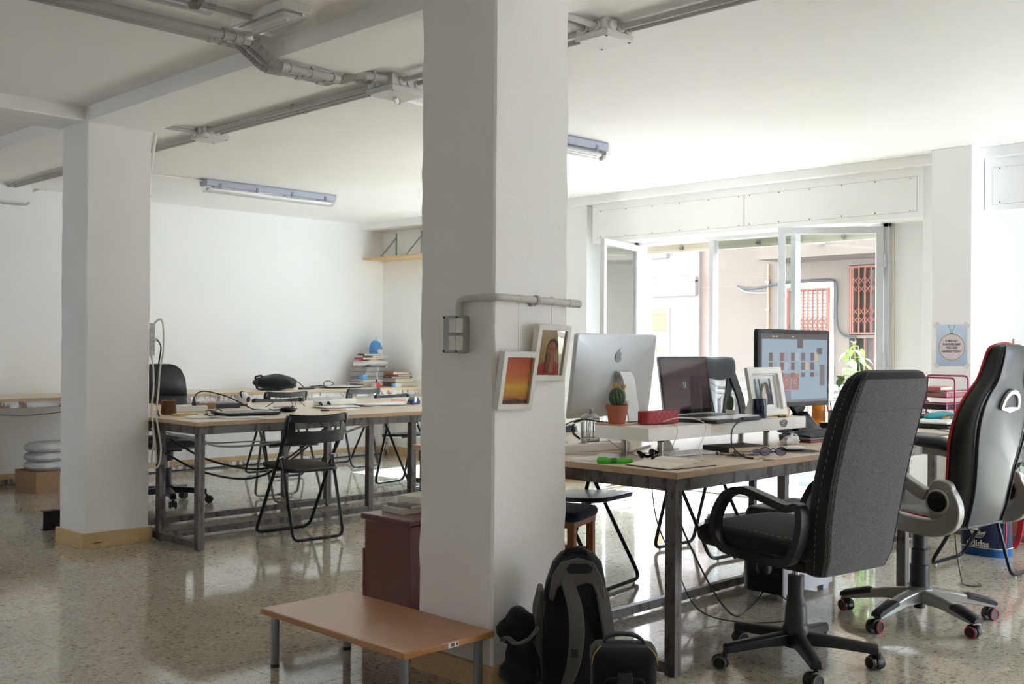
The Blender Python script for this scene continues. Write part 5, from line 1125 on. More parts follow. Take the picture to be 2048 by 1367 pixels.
mk('foot', MB().loft([[(x+.16, .06+y, z) for x, y in rrect(.27*s, .19*s, .085*s, 5)] for z, s in ((0, 1), (.012, 1), (.045, .72), (.085, .45), (.11, .3))]), M('piano_black', '#0f0f11', .08), t); mk('neck', MB().ribbon([(.16, .06, .10), (.12, .055, .14), (.05, .05, .2), (.0, .045, .28)], .09, .03, (0, 1, 0), sub=4), M('piano_black', '#0f0f11', .08), t, bevel=.008)
t = thing('black_keyboard', 'black keyboard with a red edge before the monitor', 'keyboard', (4.86, 2.66, DZ), R(-2)); mk('body', MB().prism([(-.085, .012), (.09, .012), (.09, .034), (-.085, .022)], (-.235, 0, 0), (0, 1, 0), (0, 0, 1), .47), M('kb_grey', '#56585e', .4), t, bevel=.004); mk('red_edge', MB().bb((-.233, -.084, .0), (.233, .089, .012)), M('kb_red', '#7a2a28', .45), t, bevel=.003)
km = MB()
for r_ in range(6):
    for c_ in range(21): km.loft([[(-.222+.0211*c_+a*s, -.076+.027*r_+b*s2, z+.024+.0021*r_) for a, b in ((0, 0), (.018, 0), (.018, .022), (0, .022))] for z, s, s2 in ((0, 1, 1), (.008, .93, .93))])
mk('keys', km, BLACK, t, smooth_a=0)['kind'] = 'stuff'
t = thing('mouse_mat', 'flat black mat right of the black keyboard, behind the grey chair', 'mouse pad', (5.14, 2.49, DZ)); mk('mat', MB().bb((-.17, -.12, 0), (.17, .12, .005)), M('pad_black2', '#1b1b1d', .7), t, bevel=.002); mk('stitched_rim', MB().tube([(-.17, -.12, .004), (.17, -.12, .004), (.17, .12, .004), (-.17, .12, .004)], .002, 5, closed=True), BLACK, t)
t = thing('mouse_mat', 'grey mouse mat at the desk edge between the two office chairs', 'mouse pad', (5.52, 2.43, DZ)); mk('mat', MB().bb((-.14, -.09, 0), (.14, .09, .003)), M('mat_grey', '#6d6d6d', .8), t, bevel=.001); mk('stitched_rim', MB().tube([(-.14, -.09, .002), (.14, -.09, .002), (.14, .09, .002), (-.14, .09, .002)], .002, 5, closed=True), M('mat_rim', '#58585a', .8), t)
t = thing('torn_wrapper', 'crumpled white paper scrap behind the right riser leg', 'paper', (4.47, 2.60, DZ)); mk('scrap', MB().ell((0, 0, .02), (.06, .035, .022), 16, 8, lambda p: p*(1+.3*math.sin(p.x*150+1)*math.cos(p.y*190))), PAPER, t); mk('bow', MB().tube([(.03, 0, .03), (.045, .02, .05), (.06, 0, .04), (.04, -.01, .03)], .006, 6, sub=4, flat=.4), PAPER, t)
# cup with pens, bottle, plant
t = thing('pencil_cup', 'brushed metal pencil cup behind the black keyboard', 'cup', (5.62, 2.98, DZ)); mk('cup', MB().lathe([(0, 0), (.047, 0), (.047, .10), (.045, .10), (.045, .004), (0, .004)], n=32), BRUSH, t)
for i, (x, y, lx, ly, c) in enumerate(((-.03, .0, -.03, .01, '#5a3524'), (-.015, -.02, -.02, 0, '#232326'), (.0, .02, .0, .02, '#c9c9c9'), (.01, -.02, .01, 0, '#8d2b33'), (.025, .0, .015, .01, '#dcdad2'), (-.02, .025, -.015, .02, '#b23a3a'))):
    p = thing('pencil', ('brown pencil leaning left', 'black pencil leaning left', 'silver pen upright', 'dark red pen upright', 'white pen upright', 'red pen leaning left')[i]+' in the metal pencil cup', 'pencil', (5.62+x, 2.98+y, DZ+.008), 0, 'pens in the metal cup')
    mk('shaft', MB().cyl((0, 0, 0), (lx*.8, ly*.8, .135), .0038, n=8), M('pen_'+c, c, .4), p); mk('tip', MB().cyl((lx*.8, ly*.8, .135), (lx, ly, .152), .0038, .001, n=8), M('tip_wood', '#c7a77c', .6), p)
p = thing('wooden_ruler', 'orange wooden ruler leaning in the metal pencil cup beside the grey chair', 'ruler', (5.645, 2.975, DZ+.008), 0, 'pens in the metal cup'); mk('blade', MB().bar((0, 0, 0), (.09, -.02, .24), .028, .003, (1, -1, 0)), M('ruler_orange', '#c98d35', .5), p); mk('ruler_marks', MB().bar((.03, -.02, .12), (.085, -.022, .23), .003, .0036, (1, -1, 0)), M('ruler_print', '#6a4a20', .6), p)
t = thing('amber_bottle', 'translucent amber bottle behind the metal pencil cup', 'bottle', (5.82, 3.20, DZ)); q = NT('amber_glass'); q.b.inputs['Base Color'].default_value = lin('#d07a1a'); q.b.inputs['Roughness'].default_value = .1; q.b.inputs['Transmission Weight'].default_value = .55; q.b.inputs['IOR'].default_value = 1.3
mk('bottle', MB().lathe([(0, 0), (.038, 0), (.040, .006), (.040, .105), (.03, .125), (.016, .135), (.016, .15), (0, .15)], n=28), q.m, t); mk('cap', MB().cyl((0, 0, .15), (0, 0, .17), .018, n=18), WHITE, t); mk('label', MB().lathe([(.0405, .03), (.0405, .085)], n=28), M('amber_label', '#a8641c', .6), t)
t = thing('black_tape_box', 'small black box beside white lettered mug under the pencil cup', 'box', (5.42, 2.93, DZ)); mk('box', MB().bb((-.03, -.03, 0), (.03, .03, .045)), BLACK, t, bevel=.004); mk('lid_line', MB().bb((-.0305, -.0305, .034), (.0305, .0305, .0355)), DARK, t, smooth_a=0)
t = thing('lettered_mug', 'white mug with bold black letters partly behind the grey chair', 'mug', (5.55, 2.86, DZ)); mk('cup', MB().lathe([(0, 0), (.040, 0), (.043, .003), (.043, .085), (.041, .085), (.041, .005), (0, .005)], n=32), WHITE, t)
text('letters', 'an', .085, BLACK, t, (-.033, -.032, .014), (R(90), 0, R(-46)), .0006, 'CENTER', .9, .001)
LEAF = M('leaf_green', '#5f8a3c', .4, var=.3, vs_=25); LEAFY = M('leaf_yellow_green', '#82963f', .45, var=.3, vs_=25); LEAFB = M('leaf_sunlit', '#7f9040', .45, var=.25, vs_=25)
def leaf(t, p, d, ln, wd, m, droop=.3, name='leaf', n=6):
    p, d = Vector(p), Vector(d).normalized(); a, u = frame(d); vs_, fs = [], []
    for i in range(n+1):
        q = i/n; wv = wd*math.sin(math.pi*min(.999, q**.75))*(.5 if 0 < i < n else 0)+.0004; c = p+d*ln*q+Vector((0, 0, -1))*droop*ln*q*q
        vs_ += [c-a*wv+u*wv*.25, c-u*.001, c+a*wv+u*wv*.25]
    for i in range(n):
        for k in (0, 1): fs.append([3*i+k, 3*i+k+1, 3*i+k+4, 3*i+k+3])
    return mk(name, MB().add(vs_, fs), m, t)
t = thing('potted_pothos', 'small pothos plant with broad leaves right of the monitor', 'plant', (5.86, 3.05, DZ)); mk('pot', MB().lathe([(0, 0), (.045, 0), (.06, .09), (.056, .09), (.05, .08), (0, .08)], n=24), WHITE, t)
stp = [(0, 0, .08), (-.02, .0, .15), (-.03, .03, .22)]
mk('stem', MB().tube(stp, .003, 6, sub=4).tube([(0, 0, .08), (.01, -.01, .16), (.0, .02, .26)], .003, 6, sub=4), LEAF, t)
for p, d, l, w_ in (((-.02, .03, .22), (.3, -.2, 1), .11, .085), ((-.03, .02, .18), (.75, -.7, .25), .10, .06), ((.0, .0, .14), (-.6, .7, .25), .10, .06), ((.0, .02, .25), (-.5, .2, .8), .08, .06), ((0, 0, .12), (.6, -.5, .3), .09, .06)): leaf(t, p, d, l, w_, LEAF)
# letter trays
t = thing('letter_trays', 'magenta wire letter tray stack on the far end of the right desk', 'letter tray', (6.62, 2.82, DZ), R(-4)); PINKM = M('magenta_wire', '#9c2a58', .35, .2)
for k, z in enumerate((.012, .085, .158)):
    tr = mk('tray', MB().tube([(-.16, -.13, z), (.16, -.13, z), (.16, .13, z), (-.16, .13, z)], .004, 6, closed=True).tube(fillet([(-.16, -.13, z), (-.16, -.13, z+.04), (.10, -.13, z+.04), (.16, -.13, z+.008)], .01, 3), .004, 6).tube(fillet([(-.16, .13, z), (-.16, .13, z+.04), (.10, .13, z+.04), (.16, .13, z+.008)], .01, 3), .004, 6).tube([(-.16, -.13, z+.04), (-.16, .13, z+.04)], .004, 6), PINKM, t)
    mk('mesh_side', MB().bb((-.16, -.13, z-.001), (.16, .13, z)), M('magenta_mesh', '#6d2140', .5), tr, smooth_a=0)
    mk('wire_grid', (lambda g: [g.bb((-.158+.016*i, -.1312, z), (-.1565+.016*i, -.1304, z+.04)) for i in range(16)] and g)(MB()), PINKM, tr, smooth_a=0)['kind'] = 'stuff'
for x, h in ((-.07, .275), (.10, .285)): mk('upright', MB().tube(fillet([(x, -.136, 0), (x, -.136, h), (x, .136, h), (x, .136, 0)], .03, 4), .0055, 8), PINKM, t)
for i, (z, c, n_) in enumerate(((.014, '#57534f', 'dark sheaf of papers in the lowest magenta tray'), (.087, '#3f3c3b', 'spiral bound black pad in the middle magenta tray'), (.160, '#b98d83', 'pinkish folder in the top magenta tray'))):
    p = thing('paper_stack', n_, 'papers', (6.62, 2.82, DZ+z), R(-4)); mk('sheets', MB().bb((-.14, -.115, 0), (.145, .115, .024)), M('sheets_'+c, c, .8, var=.2, vs_=200), p, bevel=.002); mk('top_sheet', MB().box((.02, 0, .0262), (.27, .21, .0012), R(3)), PAPER, p, smooth_a=0)
    if i == 1: mk('spiral', (lambda g: [g.tube([(-.13+.012*j, -.117+.006*math.cos(R(60*k)), .014+.008*math.sin(R(60*k))) for k in range(6)], .0009, 4, closed=True) for j in range(20)] and g)(MB()), CHROME, p)['kind'] = 'stuff'
book('pale book with a red cover on top of the magenta trays', (6.56, 2.83, DZ+.20), .22, .16, .02, '#c06a66', R(5), None)
t = thing('pencil_pouch', 'teal zip pouch with a round emblem in front of the magenta trays', 'pouch', (6.36, 2.70, DZ+.03), R(-14)); mk('pouch', MB().ell((0, 0, .022), (.14, .05, .026), 20, 10, lambda p: Vector((p.x, p.y, p.z*(1+.15*math.sin(p.x*40))))), fabric('teal_cloth', '#1f7d86', '#3199a0', 500), t); mk('emblem', MB().prism(el(0, .02, .038, .017), (-.02, -.052, 0), (1, 0, 0), (0, -.15, 1), .001).prism(el(0, .02, .014, .010), (-.02, -.0535, 0), (1, 0, 0), (0, -.15, 1), .001), M('emblem_gold', '#b79a5c', .5), t)
t = thing('closed_laptop', 'black closed laptop under the white tablet on the right desk', 'laptop', (6.18, 2.63, DZ), R(2)); mk('base', MB().loft([[(x, y, z) for x, y in rrect(.38*s, .26*s, .03, 4)] for z, s in ((.0, .94), (.008, 1), (.018, .99))]), BLACK, t); mk('lid', MB().loft([[(x, y, z) for x, y in rrect(.38, .26, .03, 4)] for z in (.0185, .027)]), M('piano_black', '#0f0f11', .08), t)
t = thing('graphics_tablet', 'white tablet lying on the closed black laptop', 'tablet', (6.16, 2.64, DZ+.027), R(7)); mk('slab', MB().loft([[(x, y, z) for x, y in rrect(.33, .22, .012, 4)] for z in (0, .012)]), WHITE, t, bevel=.003); mk('button_mark', MB().ell((-.13, -.04, .0122), (.012, .018, .001), 12, 4), M('tablet_mark', '#b9b8b6', .4), t)
t = thing('headset', 'grey headset band lying on the white tablet', 'headset', (6.33, 2.58, DZ+.03), R(-20)); mk('band', MB().tube([(-.10, .04, .012), (-.03, .05, .03), (.05, .02, .03), (.10, -.03, .006)], .009, 8, sub=5, flat=.6), M('headset_grey', '#4b4d52', .4), t); mk('ear_pad', MB().ell((.105, -.04, .004), (.03, .02, .018), 14, 8), BLACK, t)
cable('thin black cord drooping over the desk edge between the two office chairs', [(5.95, 2.56, DZ+.004), (5.80, 2.40, DZ+.004), (5.66, 2.31, DZ+.004), (5.62, 2.288, .72), (5.60, 2.284, .55), (5.58, 2.29, .25), (5.56, 2.25, .03), (5.50, 2.2, .006), (5.54, 2.14, .006), (5.6, 2.18, .006)], .0028, BLC)
cable('black laptop cable hanging over the riser front onto the desk', [(4.10, 2.575, RZ+.006), (4.0, 2.575, RZ+.002), (3.93, 2.565, .85), (3.86, 2.52, .79), (3.80, 2.44, DZ+.012), (3.775, 2.39, DZ+.004), (3.78, 2.36, DZ+.003)], .0032, BLC, ends=WHITE)
cable('white charger cable looping from the speaker over the riser front', [(3.62, 2.70, RZ+.012), (3.66, 2.66, RZ+.028), (3.72, 2.62, RZ+.026), (3.76, 2.585, RZ), (3.73, 2.575, .83), (3.68, 2.56, .79), (3.66, 2.53, DZ+.004), (3.60, 2.49, DZ+.003)], .0022, WHC)
cable('second white cable hanging down the riser front near its left corner', [(3.56, 2.66, RZ+.003), (3.57, 2.60, RZ+.004), (3.56, 2.585, .85), (3.52, 2.575, .80), (3.53, 2.55, DZ+.004), (3.50, 2.52, DZ+.003)], .002, WHC)
cable('thick white cable sweeping under the riser towards the pillar', [(3.90, 2.98, DZ+.005), (3.72, 2.92, DZ+.005), (3.58, 2.86, DZ+.006), (3.45, 2.90, DZ+.006), (3.33, 3.02, DZ+.006), (3.22, 3.16, DZ+.005)], .005, WHC)
cable('thin grey cables tangled under the left end of the riser', [(3.43, 2.84, .82), (3.47, 2.80, .78), (3.52, 2.76, DZ+.004), (3.60, 2.80, DZ+.004), (3.64, 2.74, DZ+.004), (3.56, 2.72, DZ+.005), (3.66, 2.69, DZ+.012)], .0018, M('grey_cable', '#a8a49c', .5))
cable('black cable running behind the red speaker towards the coffee press', [(3.80, 2.84, RZ+.004), (3.58, 2.855, RZ+.004), (3.42, 2.86, RZ+.012), (3.36, 2.93, RZ+.02), (3.42, 3.08, .86), (3.465, 3.13, .83)], .0028, BLC)
cable('white cable arching beside the coffee press into the cube adapter', [(3.85, 3.30, DZ+.005), (3.80, 3.26, .84), (3.70, 3.15, .88), (3.55, 3.10, .87), (3.44, 3.12, .85), (3.45, 3.13, .795)], .0022, WHC)
cable('black power cables hanging under the right desk to the computer tower', [(3.80, 2.75, .70), (3.78, 2.74, .5), (3.88, 2.72, .3), (3.98, 2.66, .10), (4.12, 2.66, .006), (4.35, 2.72, .006), (4.50, 2.76, .04)], .0042, BLC)
cable('thin black cable dropping from the right desk and trailing on the floor', [(3.86, 2.95, .70), (3.84, 2.90, .45), (3.92, 2.86, .25), (3.95, 2.75, .05), (4.05, 2.58, .005), (4.25, 2.46, .005), (4.45, 2.56, .005), (4.50, 2.70, .05)], .003, BLC)
# tower under the desk
t = thing('computer_tower', 'white sided computer tower with open black front under the right desk', 'computer', (4.745, 2.765, 0), 0)
PAN = M('tower_white', '#c3c4c9', .4)
for s in (-1, 1): mk('side_panel', MB().prism([(-.235, .03), (.235, .03), (.235, .37), (.20, .43), (-.20, .43), (-.235, .40)], (0, s*.10, 0), (1, 0, 0), (0, 0, 1), .008 if s < 0 else -.008), PAN, t, bevel=.002)
mk('top_panel', MB().bb((-.2, -.1, .424), (.2, .1, .434)), PAN, t, bevel=.003); mk('top_grille', MB().bb((-.10, -.07, .434), (.15, .07, .437)), DARK, t, bevel=.002); mk('core', MB().bb((-.226, -.092, .03), (.225, .092, .423)), M('tower_black', '#17171a', .5), t, smooth_a=0)
fp = MB()
for k in range(7): fp.bb((-.232, -.088, .06+.045*k), (-.226, .088, .092+.045*k))
mk('drive_bay', fp, BLACK, t, bevel=.002)['kind'] = 'stuff'; mk('front_slot', MB().bb((-.234, -.05, .255), (-.226, .03, .275)), M('slot_beige', '#8f8576', .6), t, smooth_a=0); mk('port_panel', MB().bb((-.233, -.06, .385), (-.226, .085, .418)), DARK, t, bevel=.001); mk('power_button', MB().cyl((-.237, .03, .40), (-.232, .03, .40), .008, n=12), M('button_red', '#9a3b3b', .4), t)
for x in (-.19, .19):
    for y in (-.08, .08): mk('foot', MB().loft([[(x+a*s, y+b*s, z) for a, b in ((-.03, -.018), (.03, -.018), (.03, .018), (-.03, .018))] for z, s in ((0, .85), (.03, 1))]), PAN, t)
# stool and other floor things
t = thing('stool', 'wooden stool with a navy padded seat behind the near pillar', 'stool', (3.61, 3.28, 0), R(20)); OAKR = wood('stool_wood', '#a5683c', '#935a33', (20, 20, 2), 4, .45)
mk('seat_pad', MB().loft([[(x, y, z) for x, y in rrect(.30*s, .30*s, .04, 4)] for z, s in ((.435, .97), (.445, 1), (.465, 1), (.476, .96), (.48, .85))]), fabric('navy_cloth', '#1e2233', '#2c3148', 500), t)
for x in (-.12, .12):
    for y in (-.12, .12): mk('leg', MB().bar((x, y, 0), (x*.97, y*.97, .432), .034, .034, (1, 0, 0)), OAKR, t, bevel=.003)
for z in (.12, .22): 
    for y in (-.12, .12): mk('stretcher', MB().bar((-.12, y, z), (.12, y, z), .018, .03), OAKR, t, bevel=.002)
    for x in (-.12, .12): mk('stretcher', MB().bar((x, -.12, z+.05), (x, .12, z+.05), .018, .03), OAKR, t, bevel=.002)
mk('seat_frame', MB().bb((-.135, -.135, .405), (.135, .135, .434)), OAKR, t, bevel=.003)
t = thing('cushion', 'small blue cushion on the folding chair seat at right', 'cushion', (6.0, 2.32, .457), R(20)); mk('cover', MB().ell((0, 0, .045), (.12, .10, .048), 22, 12, lambda p: Vector((p.x, p.y, p.z*(1+.1*math.sin(p.x*70)*math.cos(p.y*60))))), fabric('slate_cloth', '#4a5f78', '#5d7590', 400), t); mk('seam', MB().tube([(.121*math.cos(R(15*k)), .101*math.sin(R(15*k)), .045) for k in range(24)], .003, 5, closed=True), M('seam_blue', '#3a4c62', .8), t)
# poster
t = thing('poster', 'poster of an embroidery hoop with black lettering taped to the wall column', 'poster', (7.07, 2.9285, 1.2265)); PB = M('poster_blue', '#b9cde4', .6)
mk('sheet', MB().bb((-.0016, -.102, -.136), (-.0004, .102, .136)), ramp_mat('poster_sky', ((0, '#a9c1e0'), (.5, '#bdd0e8'), (1, '#c9d9ec')), 2, .2), t, smooth_a=0)
circ = lambda r, n=40: [(r*math.cos(2*math.pi*i/n), r*math.sin(2*math.pi*i/n)-.012) for i in range(n)]
mk('print_hoop', MB().prism(circ(.087), (-.0018, 0, 0), (0, 1, 0), (0, 0, 1), -.0003), M('hoop_wood_print', '#b99a6c', .6), t, smooth_a=0); mk('print_cloth', MB().prism(circ(.082), (-.0022, 0, 0), (0, 1, 0), (0, 0, 1), -.0003), M('cloth_print', '#dcd3dc', .7), t, smooth_a=0)
mk('print_ribbon', MB().prism([(-.002, .076), (.002, .076), (.026, .136), (.022, .136)], (-.0022, 0, 0), (0, 1, 0), (0, 0, 1), -.0003).prism([(-.002, .076), (.002, .076), (-.020, .136), (-.024, .136)], (-.0022, 0, 0), (0, 1, 0), (0, 0, 1), -.0003), M('ribbon_teal_print', '#58aab4', .6), t, smooth_a=0); mk('print_screw', MB().prism([(-.012, .073), (.012, .073), (.012, .079), (-.012, .079)], (-.0026, 0, 0), (0, 1, 0), (0, 0, 1), -.0003), M('screw_print', '#5b5640', .6), t, smooth_a=0)
INK = M('poster_ink', '#2b2730', .7)
for k, (s_, z) in enumerate((('IF BRITNEY', .026), ('SURVIVED 2007', .003), ('YOU CAN', -.020), ('HANDLE TODAY', -.043))): text('print_line', s_, .0185, INK, t, (-.003, 0, z-.003), (R(90), 0, R(-90)), .0002, 'CENTER', .92, .0006)
dots = MB(); random.seed(5)
for k in range(14): a = random.uniform(0, 6.28); r_ = random.uniform(.058, .075); dots.box((-.0027, r_*math.cos(a), r_*math.sin(a)-.012), (.0004, .003, .003))
mk('print_dots', dots, M('dot_print', '#6d4a5a', .6), t, smooth_a=0)['kind'] = 'stuff'
for y in (-.1, .1):
    for z in (-.134, .134): mk('tape', MB().box((-.002, y, z), (.0006, .022, .04), 0, R(45 if y*z > 0 else -45)), M('clear_tape', '#dcdcd8', .3), t, smooth_a=0)
# leafy plant at the right edge
t = thing('tall_plant', 'tall leafy plant in a terracotta pot at the right picture edge', 'plant', (7.31, 2.565, 0)); mk('pot', MB().lathe([(0, 0), (.09, 0), (.115, .20), (.125, .20), (.127, .235), (.112, .235), (.105, .21), (0, .21)], n=30), CLAY, t); mk('soil', MB().cyl((0, 0, .2), (0, 0, .215), .104, n=20), M('soil', '#4c3528', .95), t)
mk('cane', MB().cyl((.0, .05, .2), (.0, .06, 1.27), .007, n=8), M('cane', '#a3744a', .6), t); random.seed(21); stem = MB()
for k in range(5):
    a = random.uniform(0, 6.28); top = Vector((.12*math.cos(a), .10*math.sin(a)+.02, random.uniform(.8, 1.2))); stem.tube([(0, 0, .21), top*.5+Vector((.02, 0, .1)), top], .004, 6, sub=4)
    for i in range(8):
        z = .35+.85*i/8; c = top*(z/top.z)*1.0 if z < top.z else top; aa = random.uniform(0, 6.28); d = Vector((math.cos(aa), math.sin(aa), random.uniform(-.1, .6)))
        for f in range(3): leaf(t, Vector((c.x, c.y, min(z, top.z))), d+Vector((random.uniform(-.6, .6), random.uniform(-.6, .6), random.uniform(-.2, .3))), random.uniform(.07, .12), random.uniform(.03, .05), LEAF if random.random() < .6 else LEAFY, .4)
mk('stem', stem, LEAF, t)
# sunlit plant on the balcony
t = thing('balcony_plant', 'yellow green leafy plant on the balcony behind the right window jamb', 'plant', (8.12, 4.05, 0)); mk('pot', MB().lathe([(0, -.008), (.12, -.008), (.15, .3), (.16, .3), (.16, .33), (.14, .33), (0, .29)], n=24), CLAY, t); random.seed(2)
stem = MB()
for k in range(7):
    a = random.uniform(0, 6.28); top = Vector((.16*math.cos(a), .16*math.sin(a), random.uniform(1.0, 1.36))); stem.tube([(0, 0, .29), top*.55+Vector((.0, 0, .15)), top], .005, 6, sub=4)
    for i in range(9):
        z = top.z-.5*i/9*random.uniform(.6, 1.3); c = Vector((top.x*z/top.z, top.y*z/top.z, z)); aa = random.uniform(0, 6.28)
        leaf(t, c, (math.cos(aa), math.sin(aa), random.uniform(-.5, .5)), random.uniform(.07, .11), random.uniform(.05, .07), LEAFB if random.random() < .6 else LEAFY, .6)
mk('stem', stem, LEAF, t)
# ---------------------------------------------------------------- bags on the floor
CANB = fabric('black_canvas', '#121214', '#232427', 700); GREYC = fabric('grey_canvas', '#4c4a47', '#63605c', 600)
t = thing('backpack', 'black and grey backpack with straps leaning on the near pillar', 'backpack', (2.775, 2.44, 0), R(-46)); t.scale = (1.04, 1, .965)
rings = []
for z, w_, dp, y, x in ((.0, .21, .13, .02, 0), (.02, .235, .16, .02, 0), (.15, .235, .17, .02, 0), (.28, .225, .16, .03, 0), (.40, .20, .14, .04, .005), (.47, .165, .11, .05, .01), (.505, .11, .07, .055, .01), (.515, .06, .04, .057, .01)): rings.append([Vector((x+p.x, p.y, z)) for p in section(0, y, 0, w_, dp, 0, n=30, pw=2.8)])
mk('body', MB().loft(rings), CANB, t)
mk('side_panel', MB().loft([[Vector((-.112+p.x, p.y, z)) for p in section(0, .04, 0, w_, .12, 0, n=16, pw=2.6)] for z, w_ in ((.01, .05), (.2, .055), (.32, .05), (.38, .02))]), GREYC, t)
bk = lambda z: -.062+.10*max(0, z-.05)**1.4 # front plane y of the harness
mk('back_pad', MB().loft([[Vector((.02+p.x, p.y, z)) for p in section(0, bk(z)+.03, 0, w_, .05, 0, n=20, pw=3)] for z, w_ in ((.12, .15), (.16, .18), (.3, .18), (.40, .15), (.43, .12))]), M('mesh_black', '#0e0e10', .8, bump=.5, bs=500), t)
yoke = [(-.085, .36), (-.075, .44), (-.045, .485), (.01, .50), (.06, .485), (.09, .43), (.10, .36), (.085, .36), (.07, .40), (.04, .415), (.0, .40), (-.03, .41), (-.055, .40), (-.07, .35)]
mk('yoke', MB().prism(yoke, (.0, -.082, .0), (1, 0, 0), (0, .12, 1), .014), GREYC, t, bevel=.004)
mk('strap', MB().ribbon(smooth([(-.03, -.035, .43), (-.018, -.055, .40), (.0, -.075, .33), (.005, -.088, .24), (-.005, -.090, .15), (-.025, -.095, .08)], 5), lambda q: .036+.014*math.sin(q*3.14), .012, side=(1, 0, 0)), GREYC, t, bevel=.003)
mk('strap', MB().ribbon(smooth([(.06, -.03, .43), (.085, -.04, .39), (.10, -.045, .31), (.112, -.04, .22), (.115, -.02, .14)], 5), lambda q: .034+.010*math.sin(q*3.14), .012, side=(.9, .43, 0)), GREYC, t, bevel=.003)
mk('webbing', MB().ribbon(smooth([(-.02, -.088, .09), (-.04, -.10, .05), (-.075, -.11, .012), (-.11, -.12, .004)], 4), .035, .004, (0, 1, 0)).ribbon(smooth([(.115, -.02, .15), (.118, -.0, .10), (.122, .02, .06)], 4), .02, .004, (1, 0, 0)), M('webbing', '#2a2a2c', .8), t)
mk('grab_opening', MB().prism([(-.03, .465), (-.02, .448), (.05, .45), (.058, .468), (.04, .482), (-.015, .482)], (0, -.0965, 0), (1, 0, 0), (0, .12, 1), .002), M('mesh_black', '#0e0e10', .8), t, smooth_a=0)
mk('strap_label', MB().box((-.002, -.0965, .185), (.022, .002, .03)), M('label_black', '#1d1d1f', .6), t, smooth_a=0)
mk('piping', MB().tube(smooth([(-.105, -.05, .02), (-.11, -.05, .2), (-.10, -.02, .36), (-.06, .0, .46), (.0, .005, .505)], 5), .004, 6), M('webbing', '#2a2a2c', .8), t)
mk('handle', MB().tube([(-.03, .03, .495), (-.02, .02, .52), (.03, .02, .52), (.045, .03, .49)], .008, 8, sub=4), CANB, t)
wav = lambda a, b: (lambda p: p*(1+.14*math.sin(p.x*a+p.z*b)+.1*math.cos(p.z*a*.7+p.y*60)))
mk('side_pouch', MB().ell((-.175, .03, .24), (.07, .06, .075), 20, 12, wav(55, 40)).ell((-.16, .02, .10), (.075, .07, .11), 20, 12, wav(45, 50)), CANB, t); mk('pouch_flap', MB().tube([(-.235, .0, .20), (-.22, -.02, .215), (-.19, -.04, .20), (-.15, -.05, .22), (-.12, -.05, .26)], .013, 8, sub=4, flat=.5), GREYC, t); mk('zip_pull', MB().box((-.12, -.075, .11), (.006, .004, .03)), DARK, t)
t = thing('camera_bag', 'small black camera bag with yellow piping beside the backpack', 'bag', (2.70, 2.165, 0), R(-47))
mk('body', MB().loft([[(x, y, z) for x, y in rrect(w_, d_, .03, 4)] for z, w_, d_ in ((0, .19, .12), (.01, .205, .135), (.20, .205, .135), (.232, .20, .125), (.246, .18, .10))]), CANB, t)
mk('lid', MB().loft([[(x, y-.004, z) for x, y in rrect(w_, d_, .03, 4)] for z, w_, d_ in ((.205, .212, .145), (.235, .208, .138), (.252, .185, .11), (.256, .15, .08))]), CANB, t); mk('front_pocket', MB().loft([[(x, y, z) for z, x in [(zz+.09, xx) for xx, zz in rrect(.13, .15, .02, 4)]] for y in (-.066, -.08)]), CANB, t, bevel=.005); mk('tab', MB().box((0, -.085, .17), (.045, .006, .03)).box((0, -.084, .11), (.05, .004, .10)), M('webbing', '#2a2a2c', .8), t, bevel=.002)
mk('piping', MB().tube([(-.103, -.062, .205), (-.098, -.066, .232), (-.085, -.058, .25), (-.075, -.045, .257)], .0018, 5, sub=4).tube([(.103, -.062, .205), (.098, -.066, .232), (.085, -.058, .25), (.075, -.045, .257)], .0018, 5, sub=4), M('yellow_piping', '#b8963a', .6), t)
mk('handle', MB().ribbon(smooth([(-.062, 0, .25), (-.055, 0, .272), (-.02, 0, .284), (.03, 0, .282), (.06, 0, .265), (.066, 0, .25)], 5), .03, .009, side=(0, 1, 0)), M('webbing', '#2a2a2c', .8), t, bevel=.003); mk('side_ring', MB().tube([(.108, .012*math.cos(R(30*k)), .19+.012*math.sin(R(30*k))) for k in range(12)], .003, 5, closed=True), DARK, t)
# sports rucksack
t = thing('sports_backpack', 'red and navy sports rucksack under the folding chair at right', 'backpack', (6.47, 2.465, 0), R(-93))
def band(z0, z1, nm, m, e=0):
    rr = []
    for i in range(7):
        z = z0+(z1-z0)*i/6; f = 1-.12*max(0, z-.22)/.15-(.35*max(0, z-.36)/.05 if z > .36 else 0); rr.append([Vector((p.x, p.y-.02*math.sin(z*9), z)) for p in section(0, 0, 0, (.27+e)*f, (.20+e)*f*(1-.3*max(0, z-.3)/.1), 0, n=30, pw=3)])
    mk(nm, MB().loft(rr), m, t)
NAVY = fabric('navy_canvas', '#232a44', '#2f3753', 600); REDC = fabric('red_canvas', '#9a2030', '#b5303f', 600); BLUEC = fabric('blue_canvas', '#1c4a7c', '#285c94', 600)
band(0, .05, 'bottom', BLUEC); band(.05, .205, 'middle', NAVY); band(.205, .405, 'top', REDC)
mk('piping', MB().tube([(p.x, p.y+.003, .051) for p in section(0, -.0135, 0, .273, .203, 0, n=30, pw=3)], .003, 5, closed=True).tube([(p.x, p.y, .205) for p in section(0, -.017, 0, .271, .201, 0, n=30, pw=3)], .003, 5, closed=True), M('pale_piping', '#c9c4bc', .6), t)
mk('zip', MB().tube(smooth([(-.13, -.085, .24), (-.11, -.08, .33), (-.05, -.075, .37), (.04, -.075, .37), (.11, -.08, .33), (.13, -.085, .24)], 5), .004, 6), M('zip_navy', '#1a2038', .6), t)
LG = M('logo_cream', '#d6d1c2', .7); yf = -.1225
